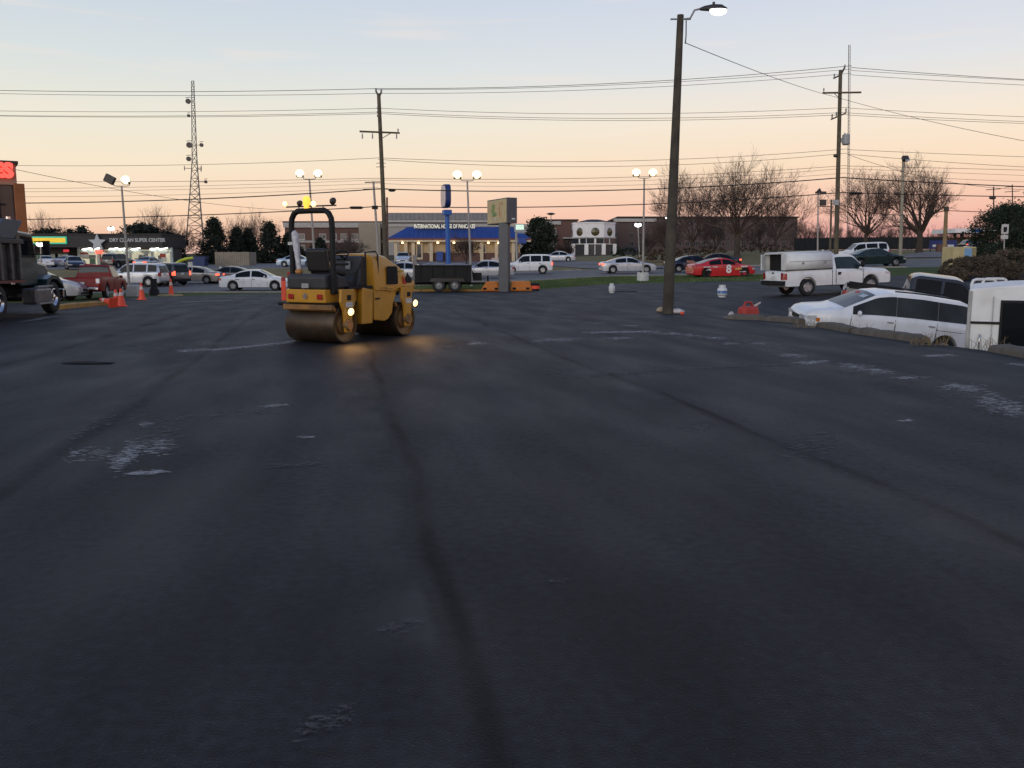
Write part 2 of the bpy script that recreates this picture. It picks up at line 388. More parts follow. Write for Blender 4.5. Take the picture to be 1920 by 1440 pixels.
# paving-lane joints: straight, wandering a little; a dark groove with a dusty band along one side
def seam(tree, tc_, p, q, wob, width, dust, side, ph):
    d = Vector((q.x - p.x, q.y - p.y, 0)).normalized(); n = Vector((-d.y, d.x, 0)) * side
    dot = tree.nodes.new('ShaderNodeVectorMath'); dot.operation = 'DOT_PRODUCT'; dot.inputs[1].default_value = n
    tree.links.new(tc_.outputs['Object'], dot.inputs[0])
    mpn = tree.nodes.new('ShaderNodeMapping'); mpn.inputs['Location'].default_value = (ph, ph * 2, 0)
    tree.links.new(tc_.outputs['Object'], mpn.inputs[0])
    nz_ = tree.nodes.new('ShaderNodeTexNoise'); nz_.inputs['Scale'].default_value = 0.22; nz_.inputs['Detail'].default_value = 3
    tree.links.new(mpn.outputs[0], nz_.inputs['Vector'])
    ma = tree.nodes.new('ShaderNodeMath'); ma.operation = 'MULTIPLY_ADD'; ma.inputs[1].default_value = wob; ma.inputs[2].default_value = -wob * 0.5 - n.dot(Vector((p.x, p.y, 0)))
    tree.links.new(nz_.outputs[0], ma.inputs[0])
    ad = tree.nodes.new('ShaderNodeMath'); ad.operation = 'ADD'; tree.links.new(dot.outputs['Value'], ad.inputs[0]); tree.links.new(ma.outputs[0], ad.inputs[1])
    ab = tree.nodes.new('ShaderNodeMath'); ab.operation = 'ABSOLUTE'; tree.links.new(ad.outputs[0], ab.inputs[0])
    g = tree.nodes.new('ShaderNodeMapRange'); g.inputs['From Min'].default_value = 0; g.inputs['From Max'].default_value = width
    g.inputs['To Min'].default_value = 1.0; g.inputs['To Max'].default_value = 0.0; g.interpolation_type = 'SMOOTHERSTEP'; tree.links.new(ab.outputs[0], g.inputs['Value'])
    fn_ = tree.nodes.new('ShaderNodeTexNoise'); fn_.inputs['Scale'].default_value = 0.8; fn_.inputs['Detail'].default_value = 8; tree.links.new(mpn.outputs[0], fn_.inputs['Vector'])
    fr_ = tree.nodes.new('ShaderNodeMapRange'); fr_.inputs['From Min'].default_value = .35; fr_.inputs['From Max'].default_value = .65; fr_.inputs['To Min'].default_value = .12; fr_.inputs['To Max'].default_value = .62; tree.links.new(fn_.outputs[0], fr_.inputs['Value'])
    g2 = tree.nodes.new('ShaderNodeMath'); g2.operation = 'MULTIPLY'; tree.links.new(g.outputs[0], g2.inputs[0]); tree.links.new(fr_.outputs[0], g2.inputs[1])
    # dusty band
    s1 = tree.nodes.new('ShaderNodeMapRange'); s1.inputs['From Min'].default_value = width; s1.inputs['From Max'].default_value = width + 0.05; tree.links.new(ad.outputs[0], s1.inputs['Value'])
    s2 = tree.nodes.new('ShaderNodeMapRange'); s2.inputs['From Min'].default_value = width + 0.05; s2.inputs['From Max'].default_value = width + dust
    s2.inputs['To Min'].default_value = 1; s2.inputs['To Max'].default_value = 0; tree.links.new(ad.outputs[0], s2.inputs['Value'])
    mu = tree.nodes.new('ShaderNodeMath'); mu.operation = 'MULTIPLY'; tree.links.new(s1.outputs[0], mu.inputs[0]); tree.links.new(s2.outputs[0], mu.inputs[1])
    n2 = tree.nodes.new('ShaderNodeTexNoise'); n2.inputs['Scale'].default_value = 1.3; n2.inputs['Detail'].default_value = 8; tree.links.new(mpn.outputs[0], n2.inputs['Vector'])
    m2 = tree.nodes.new('ShaderNodeMapRange'); m2.inputs['From Min'].default_value = 0.42; m2.inputs['From Max'].default_value = 0.7; tree.links.new(n2.outputs[0], m2.inputs['Value'])
    mu2 = tree.nodes.new('ShaderNodeMath'); mu2.operation = 'MULTIPLY'; tree.links.new(mu.outputs[0], mu2.inputs[0]); tree.links.new(m2.outputs[0], mu2.inputs[1])
    return g2.outputs[0], mu2.outputs[0], ad.outputs[0]
SEAMS = [(on_plane(950, 1400), on_plane(722, 740), 0.5, 0.10, 0.5, 1, 3.0), (on_plane(1900, 1010), on_plane(1110, 690), 0.7, 0.10, 0.6, 1, 11.0),
         (on_plane(10, 935), on_plane(430, 628), 0.5, 0.14, 0.4, 1, 23.0),
         (on_plane(0, 690), on_plane(210, 628), 0.6, 0.20, 0.3, -1, 41.0)]
# streaks the paver and the rollers left along the lanes, and patches of browner, drier mat
def lane_noise(sx, sy, ang, det, ph, lo, hi, a, b_):
    m0 = lt.nodes.new('ShaderNodeMapping'); m0.inputs['Rotation'].default_value = (0, 0, ang)
    m1 = lt.nodes.new('ShaderNodeMapping'); m1.inputs['Scale'].default_value = (sx, sy, 1); m1.inputs['Location'].default_value = (ph, ph, 0)
    n_ = lt.nodes.new('ShaderNodeTexNoise'); n_.inputs['Scale'].default_value = 1.0; n_.inputs['Detail'].default_value = det
    lt.links.new(ltc.outputs['Object'], m0.inputs[0]); lt.links.new(m0.outputs[0], m1.inputs[0]); lt.links.new(m1.outputs[0], n_.inputs['Vector'])
    r_ = lt.nodes.new('ShaderNodeMapRange'); r_.inputs['From Min'].default_value = lo; r_.inputs['From Max'].default_value = hi; r_.inputs['To Min'].default_value = a; r_.inputs['To Max'].default_value = b_
    lt.links.new(n_.outputs[0], r_.inputs['Value']); return r_.outputs[0]
st1 = lane_noise(1.6, .16, R(-10), 9, 2.0, .32, .68, .78, 1.3)
grit = lane_noise(16, 16, 0, 9, 4.0, .34, .68, .4, 1.9)
st2 = lane_noise(.12, .9, R(-6), 6, 9.0, .35, .68, .85, 1.2)
sv1 = lt.nodes.new('ShaderNodeVectorMath'); sv1.operation = 'SCALE'; svg = lt.nodes.new('ShaderNodeVectorMath'); svg.operation = 'SCALE'; lt.links.new(lvm.outputs[0], svg.inputs[0]); lt.links.new(grit, svg.inputs['Scale']); lt.links.new(svg.outputs[0], sv1.inputs[0]); lt.links.new(st1, sv1.inputs['Scale'])
sv2 = lt.nodes.new('ShaderNodeVectorMath'); sv2.operation = 'SCALE'; lt.links.new(sv1.outputs[0], sv2.inputs[0]); lt.links.new(st2, sv2.inputs['Scale'])
br_ = lane_noise(.22, .12, R(-10), 5, 5.0, .52, .72, 0, .5)
bm_ = lt.nodes.new('ShaderNodeMixRGB'); bm_.inputs[2].default_value = (.0175, .0155, .0138, 1); lt.links.new(br_, bm_.inputs[0]); lt.links.new(sv2.outputs[0], bm_.inputs[1])
rg_ = lane_noise(1.3, .35, R(-10), 9, 14.0, .35, .65, .60, .74); lt.links.new(rg_, lb.inputs['Roughness'])
# scattered pale stones in the mat
vz = lt.nodes.new('ShaderNodeTexVoronoi'); vz.inputs['Scale'].default_value = 85.0; lt.links.new(ltc.outputs['Object'], vz.inputs['Vector'])
vs_ = lt.nodes.new('ShaderNodeSeparateColor'); lt.links.new(vz.outputs['Color'], vs_.inputs[0])
vg = lt.nodes.new('ShaderNodeMath'); vg.operation = 'GREATER_THAN'; vg.inputs[1].default_value = .965; lt.links.new(vs_.outputs[0], vg.inputs[0])
vl = lt.nodes.new('ShaderNodeMath'); vl.operation = 'LESS_THAN'; vl.inputs[1].default_value = .3; lt.links.new(vz.outputs['Distance'], vl.inputs[0])
vm_ = lt.nodes.new('ShaderNodeMath'); vm_.operation = 'MULTIPLY'; lt.links.new(vg.outputs[0], vm_.inputs[0]); lt.links.new(vl.outputs[0], vm_.inputs[1])
ve = lt.nodes.new('ShaderNodeMath'); ve.operation = 'MULTIPLY'; ve.inputs[1].default_value = .55; lt.links.new(vm_.outputs[0], ve.inputs[0])
sm_ = lt.nodes.new('ShaderNodeMixRGB'); sm_.inputs[2].default_value = (.075, .073, .07, 1); lt.links.new(ve.outputs[0], sm_.inputs[0]); lt.links.new(bm_.outputs[0], sm_.inputs[1])
cur = sm_.outputs[0]
SD_ = []; GR_ = []
for p_, q_, wob, wd, du, sd, ph in SEAMS:
    g_, d_, a_ = seam(lt, ltc, p_, q_, wob, wd, du, sd, ph); SD_.append(a_); GR_.append(g_)
    m1 = lt.nodes.new('ShaderNodeMixRGB'); m1.inputs[2].default_value = (0.0012, 0.0012, 0.0015, 1); lt.links.new(g_, m1.inputs[0]); lt.links.new(cur, m1.inputs[1])
    dm = lt.nodes.new('ShaderNodeMath'); dm.operation = 'MULTIPLY'; dm.inputs[1].default_value = 0.55; lt.links.new(d_, dm.inputs[0])
    m2 = lt.nodes.new('ShaderNodeMixRGB'); m2.inputs[2].default_value = (0.06, 0.058, 0.054, 1); lt.links.new(dm.outputs[0], m2.inputs[0]); lt.links.new(m1.outputs[0], m2.inputs[1])
    cur = m2.outputs[0]
# the lane between the two long joints is a later, slightly browner mat
def side_mask(sock, a, b_):
    r_ = lt.nodes.new('ShaderNodeMapRange'); r_.inputs['From Min'].default_value = a; r_.inputs['From Max'].default_value = b_; lt.links.new(sock, r_.inputs['Value']); return r_.outputs[0]
mA = side_mask(SD_[0], .15, -.15); mB = side_mask(SD_[1], -.3, .3)
mm_ = lt.nodes.new('ShaderNodeMath'); mm_.operation = 'MULTIPLY'; lt.links.new(mA, mm_.inputs[0]); lt.links.new(mB, mm_.inputs[1])
tn = lt.nodes.new('ShaderNodeMixRGB'); tn.blend_type = 'MULTIPLY'; tn.inputs[2].default_value = (1.08, 1.03, .97, 1); lt.links.new(mm_.outputs[0], tn.inputs[0]); lt.links.new(cur, tn.inputs[1]); cur = tn.outputs[0]
gm = GR_[0]
for g_ in GR_[1:]:
    mxm = lt.nodes.new('ShaderNodeMath'); mxm.operation = 'MAXIMUM'; lt.links.new(gm, mxm.inputs[0]); lt.links.new(g_, mxm.inputs[1]); gm = mxm.outputs[0]
gs = lt.nodes.new('ShaderNodeMapRange'); gs.inputs['To Min'].default_value = .26; gs.inputs['To Max'].default_value = .03; lt.links.new(gm, gs.inputs['Value']); lt.links.new(gs.outputs[0], lb.inputs['Specular IOR Level'])
lt.links.new(cur, lb.inputs['Base Color'])
M_road = ground_mat('worn_road_asphalt', (0.085, 0.084, 0.086), (0.13, 0.125, 0.125), 0.75, big=0.15, fine=30, bump=0.2)[0]
M_farlot = ground_mat('far_lot_asphalt', (0.10, 0.097, 0.098), (0.16, 0.15, 0.15), 0.8, big=0.1, fine=20, bump=0.2)[0]
M_grass = ground_mat('green_verge_grass', (0.06, 0.09, 0.028), (0.095, 0.11, 0.04), 0.95, big=0.3, fine=14, bump=1.0, bd=0.06, spec=0.1)[0]
M_dry = ground_mat('dry_winter_grass', (0.15, 0.135, 0.065), (0.26, 0.20, 0.10), 0.95, big=0.06, fine=8, bump=1.0, bd=0.06, spec=0.1)[0]
M_field = ground_mat('far_field', (0.05, 0.045, 0.025), (0.08, 0.065, 0.035), 0.95, big=0.02, fine=4, bump=0.5, spec=0.1)[0]
M_straw = ground_mat('straw_bank', (0.15, 0.105, 0.05), (0.21, 0.14, 0.065), 0.95, big=0.12, fine=6, bump=1.0, bd=0.06, spec=0.1)[0]

# ---- the lot (its right side ends at the kerb), with a short skirt down to the yard
rowsY = [-40, -20, -8, 0, 2, 4, 6, 8, 10, 11, 12, 13, 14, 15, 16, 17, 18, 19, 20, 21, 22, 23, KERB[0].y - 0.01]
mb = MB(); NX = 40
ULIM = PROF[-1][0]
prev = None
for Y in rowsY:
    xr = kerb_x(Y); xl = -70.0; row = []
    for i in range(NX + 1):
        X = lerp(xl, xr, i / NX); row.append(len(mb.v)); mb.v.append((X, Y, 0.0))
    row.append(len(mb.v)); mb.v.append((xr + 0.02, Y, -1.95))
    if prev:
        for i in range(NX + 1): mb.f.append((prev[i], prev[i + 1], row[i + 1], row[i]))
    prev = row
# beyond the kerb's end: a fan of columns out to the edge of the lot
US = sorted(set([round(-1.9 + 0.02 * i, 4) for i in range(0, 191)]))
def strip(fa, fb, n):
    s = MB()
    for j in range(n + 1):
        for u in US:
            ks = prof_at(u); a = fa(u, ks); b = fb(u, ks); Y = lerp(a, b, j / n)
            s.v.append((u * Y, Y, h(u * Y, Y)))
    m = len(US)
    for j in range(n):
        for i in range(m - 1): s.f.append((j * m + i, j * m + i + 1, (j + 1) * m + i + 1, (j + 1) * m + i))
    return s
Yk = KERB[0].y
lot_far = strip(lambda u, k: Yk, lambda u, k: k[1][0], 26)
mb.add(lot_far.v, lot_far.f)
tag(mb.build('parking_lot', M_lot, smooth=60), 'freshly paved dark asphalt parking lot', kind='structure')
# ---- the sunken yard right of the kerb
yd = MB(); rows = [-10, 0, 4, 8, 11, 13, 15, 16, 17, 18, 19, 20, 21, 22, 23, KERB[0].y - 0.01]; prev = None
for Y in rows:
    row = []
    for i in range(31):
        X = lerp(kerb_x(Y) - 0.05, 62, (i / 30) ** 1.6); row.append(len(yd.v)); yd.v.append((X, Y, h(X, Y, True)))
    if prev:
        for i in range(30): yd.f.append((prev[i], prev[i + 1], row[i + 1], row[i]))
    prev = row
M_yard = ground_mat('yard_asphalt', (0.034, 0.034, 0.037), (0.052, 0.05, 0.05), 0.7, big=0.2, fine=40, bump=0.4)[0]
tag(yd.build('sunken_yard', M_yard, smooth=60), 'lower asphalt yard beyond the kerb', kind='structure')
tag(strip(lambda u, k: k[1][0], lambda u, k: k[2][0], 6).build('grass_verge', M_grass, smooth=60), kind='structure')
tag(strip(lambda u, k: k[2][0], lambda u, k: k[3][0], 8).build('road', M_road, smooth=60), kind='structure')
tag(strip(lambda u, k: k[3][0], lambda u, k: k[4][0], 8).build('grass_bank', M_dry, smooth=60), kind='structure')
# left of the school drive the next strip is paved (shop and restaurant lots), right of it a lawn
def part_strip(fa, fb, n, u0, u1):
    global US
    keep = US; US = [u for u in keep if u0 - 1e-6 <= u <= u1 + 1e-6]; s = strip(fa, fb, n); US = keep; return s
tag(part_strip(lambda u, k: k[4][0], lambda u, k: k[5][0], 8, -1.9, 0.06).build('shop_forecourt', M_farlot, smooth=60), kind='structure')
tag(part_strip(lambda u, k: k[4][0], lambda u, k: k[5][0], 8, 0.06, 1.9).build('lawn', M_dry, smooth=60), kind='structure')
tag(strip(lambda u, k: k[5][0], lambda u, k: k[6][0], 6).build('school_grounds', M_field, smooth=60), kind='structure')
tag(strip(lambda u, k: k[6][0], lambda u, k: 5000.0, 3).build('ground', M_field, smooth=60), 'far ground reaching the horizon', kind='structure')

def draped(pts, wid, lift, seg=24):
    """a ribbon laid on the ground along plan points"""
    s = MB(); P = []
    for a, b in zip(pts, pts[1:]):
        for i in range(seg): P.append(a.lerp(b, i / seg))
    P.append(pts[-1]); n = len(P)
    for i, p in enumerate(P):
        t = (P[min(i + 1, n - 1)] - P[max(i - 1, 0)]); t.z = 0; t.normalize(); q = Vector((-t.y, t.x, 0))
        w = wid(i / (n - 1)) if callable(wid) else wid
        for sg in (-1, 1):
            v = p + q * (w / 2 * sg); s.v.append((v.x, v.y, h(v.x, v.y) + lift))
    for i in range(n - 1): s.f.append((2 * i, 2 * i + 1, 2 * i + 3, 2 * i + 2))
    return s
g = ground
# the drive that climbs from the road to the school
tag(draped([g(1235, 92), g(1150, 97), g(1090, 104), g(1060, 118), g(1010, 126)], lambda t: lerp(9.0, 7.0, t), 0.05).build('school_drive', M_farlot, smooth=60), kind='structure')
tag(draped([g(1720, 88), g(1748, 100), g(1790, 122), g(1815, 138)], lambda t: lerp(5.0, 5.0, t), 0.05).build('side_drive', M_farlot, smooth=60), kind='structure')
tag(draped([g(1145, 118), g(1210, 116), g(1262, 112), g(1320, 112)], lambda t: 9.0, 0.04).build('straw_bank', M_straw, smooth=60), kind='structure')
# pale kerb lines of the road
M_pk = mat('road_kerb', (0.30, 0.28, 0.25), 0.9, var=0.2, scale=2)
def kerb_line(name, ki, p0, p1, hgt=0.13, wdt=0.25, off=0.0, m=M_pk):
    s = MB(); n = 60
    for i in range(n + 1):
        px = lerp(p0, p1, i / n); u = at(px, 490, 1.0).x; Y = prof_at(u)[ki][0] + off
        X = u * Y; z = h(X, Y)
        for dy, dz in ((-wdt / 2, -0.1), (-wdt / 2, hgt), (wdt / 2, hgt), (wdt / 2, -0.1)): s.v.append((X, Y + dy, z + dz))
    for i in range(n):
        for k in range(4): k2 = (k + 1) % 4; s.f.append((4 * i + k, 4 * i + k2, 4 * i + 4 + k2, 4 * i + 4 + k))
    return tag(s.build(name, m), kind='structure')
kerb_line('road_kerb', 3, -100, 1090); kerb_line('road_kerb', 3, 1250, 1640); kerb_line('road_kerb', 2, 330, 1700, hgt=0.10)
# painted road lines: two yellow lines in the middle and a broken white lane line
M_yl = mat('road_yellow', (0.42, 0.27, 0.05), 0.8, var=0.25, scale=2); M_wl = mat('road_white', (0.5, 0.5, 0.48), 0.8, var=0.25, scale=2)
def road_pt(px, f, dy=0):
    u = at(px, 490, 1.0).x; k = prof_at(u); Y = lerp(k[2][0], k[3][0], f) + dy; return Vector((u * Y, Y, 0))
for dy in (-0.15, 0.15):
    tag(draped([road_pt(px, 0.5, dy) for px in range(-100, 2001, 150)], 0.12, 0.006, 6).build('road_centre_line', M_yl), kind='structure')
for k in range(24):
    a = -60 + k * 85
    tag(draped([road_pt(a, 0.26), road_pt(a + 30, 0.26)], 0.12, 0.006, 3).build('road_lane_dash', M_wl), kind='structure')

# ---- worn paint and dust left on the new surface
def dust_mat(name, c, lo, hi):
    m = mat(name, c, 0.95, var=0.35, scale=9); t = m.node_tree; b = t.nodes['Principled BSDF']
    tcn = t.nodes.new('ShaderNodeTexCoord'); mpn = t.nodes.new('ShaderNodeMapping'); mpn.inputs['Scale'].default_value = (16, 38, 1)
    n = t.nodes.new('ShaderNodeTexNoise'); n.inputs['Scale'].default_value = 1.0; n.inputs['Detail'].default_value = 6
    t.links.new(tcn.outputs['Object'], mpn.inputs[0]); t.links.new(mpn.outputs[0], n.inputs['Vector'])
    r_ = t.nodes.new('ShaderNodeMapRange'); r_.inputs['From Min'].default_value = lo; r_.inputs['From Max'].default_value = hi
    n.inputs['Detail'].default_value = 9; r_.inputs['To Max'].default_value = .85; t.links.new(n.outputs[0], r_.inputs['Value']); t.links.new(r_.outputs[0], b.inputs['Alpha']); return m
M_chalk = dust_mat('chalky_dust', (0.40, 0.385, 0.38), .33, .74)
M_chalk2 = dust_mat('thin_chalky_dust', (0.10, 0.098, 0.094), .38, .72)
def flecks(name, items, m, seed):
    rnd = random.Random(seed); s = MB()
    for (x0, y0, x1, y1, cnt, thick) in items:
        for _ in range(cnt * 9):
            t = rnd.random(); px = lerp(x0, x1, t) + rnd.gauss(0, 7); py = lerp(y0, y1, t) + rnd.gauss(0, thick * 1.25)
            p = on_plane(px, py); L = (rnd.uniform(0.05, 0.32) * rnd.random() ** 0.5 + 0.03) * clamp(p.y / 17, .1, 1); L *= .42; W = L * rnd.uniform(0.25, 0.6)
            an = rnd.gauss(0.12, 0.3); n = 7; b = len(s.v)
            for k in range(n):
                a = 2 * math.pi * k / n; r = rnd.uniform(0.55, 1.1)
                ex, ey = math.cos(a) * L * r, math.sin(a) * W * r
                s.v.append((p.x + ex * math.cos(an) - ey * math.sin(an), p.y + ex * math.sin(an) + ey * math.cos(an), 0.004 + rnd.random() * 0.002))
            s.f.append(tuple(b + k for k in range(n)))
    o = s.build(name, m, fix=False); return tag(o, 'pale chalky flecks and worn paint on the asphalt', 'paint flecks', kind='stuff')
flecks('paint_fleck', [(335, 659, 420, 655, 20, 1.0), (420, 655, 540, 642, 34, 0.8), (545, 641, 560, 639, 4, .5), (1100, 624, 1215, 622, 44, 0.7), (1215, 622, 1300, 630, 22, 1.5), (1300, 630, 1370, 636, 10, 1.5),
    (885, 645, 905, 644, 9, 1.2), (1000, 640, 1080, 636, 12, 1.5), (1140, 635, 1185, 633, 9, 1), (1100, 604, 1140, 607, 6, 1.2), (1170, 610, 1195, 612, 6, 1),
    (1500, 682, 1550, 677, 12, 1.2), (1470, 665, 1510, 668, 8, 1.5), (1580, 686, 1660, 697, 22, 2.5), (1685, 710, 1730, 707, 8, 1), (1770, 722, 1840, 731, 20, 2.5), (1840, 748, 1915, 770, 34, 6), (1740, 668, 1790, 666, 10, 0.8),
    (1905, 683, 1919, 685, 4, 1), (1360, 645, 1375, 645, 3, 1), (1410, 644, 1430, 645, 3, 1), (1690, 790, 1705, 788, 3, 1),
    (215, 872, 250, 852, 26, 6), (235, 845, 330, 832, 24, 6), (245, 889, 302, 885, 22, 1.2), (500, 763, 526, 759, 7, 1.2), (568, 821, 580, 820, 3, 1), (262, 798, 280, 795, 4, 1.5), (130, 856, 200, 848, 10, 5)], M_chalk, 3)
flecks('dust_fleck', [(1040, 700, 1090, 708, 14, 3), (1110, 704, 1250, 694, 30, 1.6), (1250, 694, 1500, 682, 40, 1.2), (1460, 850, 1560, 830, 34, 10), (240, 770, 340, 830, 60, 14), (330, 785, 520, 770, 40, 3), (130, 820, 210, 785, 20, 5), (500, 875, 600, 870, 20, 2),
    (250, 655, 400, 648, 24, 3), (820, 650, 1000, 640, 24, 4), (960, 575, 1110, 600, 50, 4), (1080, 598, 1150, 606, 20, 3), (1580, 690, 1900, 775, 60, 10), (1300, 630, 1500, 660, 34, 5), (1290, 805, 1330, 800, 6, 3),
    (560, 1370, 660, 1340, 26, 9), (700, 1180, 790, 1165, 12, 5), (1000, 1090, 1060, 1092, 3, 2)], M_chalk2, 5)

# ragged pale old-asphalt margin at the left edge of the new paving
mm_old = ground_mat('old_pale_asphalt', (0.10, 0.10, 0.10), (0.17, 0.165, 0.16), 0.85, big=0.5, fine=25, bump=0.4)[0]
rnd = random.Random(12); a_ = on_plane(60, 596); s = MB()
pts = [on_plane(40, 604), on_plane(105, 592), on_plane(180, 583), on_plane(255, 572), on_plane(330, 563), on_plane(450, 556)]
P = []
for a, b in zip(pts, pts[1:]):
    for i in range(10): P.append(a.lerp(b, i / 10))
for i, p in enumerate(P):
    w = 0.7 + 0.5 * rnd.random()
    for sg in (-0.2 - 0.5 * rnd.random(), w): s.v.append((p.x, p.y + sg, h(p.x, p.y + sg) + 0.005))
for i in range(len(P) - 1): s.f.append((2 * i, 2 * i + 1, 2 * i + 3, 2 * i + 2))
tag(s.build('old_paving_edge', mm_old), kind='structure')
# ------------------------------------------------------------------ vehicles
def pl(pts, x):
    if x <= pts[0][0]: return pts[0][1]
    for (a, za), (b, zb) in zip(pts, pts[1:]):
        if x <= b: return za if b - a < 1e-9 else lerp(za, zb, (x - a) / (b - a))
    return pts[-1][1]
def smooth_pl(pts, x, w=0.018):
    return (pl(pts, x - w) + pl(pts, x) * 2 + pl(pts, x + w)) / 4

WHEEL_CACHE = {}
def wheel_meshes(r, w, rim_mat, style):
    key = (round(r, 3), round(w, 3), rim_mat.name, style)
    if key in WHEEL_CACHE: return WHEEL_CACHE[key]
    t = MB(); ri = r * (0.58 if style != 'truck' else 0.56)
    t.lathe([(ri, -w / 2 + .015), (r * .9, -w / 2), (r * .985, -w * .36), (r, -w * .2), (r, w * .2), (r * .985, w * .36), (r * .9, w / 2), (ri, w / 2 - .015), (ri * .96, w * .2), (ri * .96, -w * .2), (ri, -w / 2 + .015)], (0, 0, 0), 'y', 24)
    tm = t.mesh('tyre', M_rubber, 50)
    k = MB()
    k.lathe([(ri * 1.0, w / 2 - .012), (ri * .93, w / 2 - .004), (ri * .86, w / 2 - .03), (ri * .84, 0.0)], (0, 0, 0), 'y', 24)
    if style == 'truck':
        k.lathe([(ri * .86, w / 2 - .03), (ri * .7, w / 2 - .09), (ri * .36, w / 2 - .08), (ri * .34, w / 2 - .01), (ri * .2, w / 2 + .01), (0.001, w / 2 + .01)], (0, 0, 0), 'y', 20)
        for q in range(8):
            a = q * math.pi / 4; k.box((math.cos(a) * ri * .55, w / 2 - .07, math.sin(a) * ri * .55), (.05, .05, .05))
    else:
        k.lathe([(0.001, w / 2 - .015), (ri * .2, w / 2 - .015), (ri * .26, w / 2 - .035)], (0, 0, 0), 'y', 12)
        for q in range(5):
            a = q * 2 * math.pi / 5 + .3; c, s_ = math.cos(a), math.sin(a)
            def P(rad, off, y): return (c * rad - s_ * off, y, s_ * rad + c * off)
            y1 = w / 2 - .022
            k.add([P(ri * .18, -.045, y1), P(ri * .18, .045, y1), P(ri * .92, .035, y1), P(ri * .92, -.035, y1), P(ri * .18, -.045, y1 - .05), P(ri * .18, .045, y1 - .05), P(ri * .92, .035, y1 - .05), P(ri * .92, -.035, y1 - .05)],
                  [(0, 1, 2, 3), (0, 4, 5, 1), (1, 5, 6, 2), (2, 6, 7, 3), (3, 7, 4, 0)])
        k.lathe([(ri * .88, w * .12), (0.001, w * .12)], (0, 0, 0), 'y', 16)
    km = k.mesh('rim', rim_mat, 40)
    WHEEL_CACHE[key] = (tm, km); return tm, km
def add_wheel(parent, x, y, r, w, rim_mat=None, style='car', steer=0.0):
    tm, km = wheel_meshes(r, w, rim_mat or M_rim, style)
    o = link('wheel', tm, parent, (x, y, r), (0, 0, (0 if y > 0 else math.pi) + steer))
    link('rim', km, o); return o

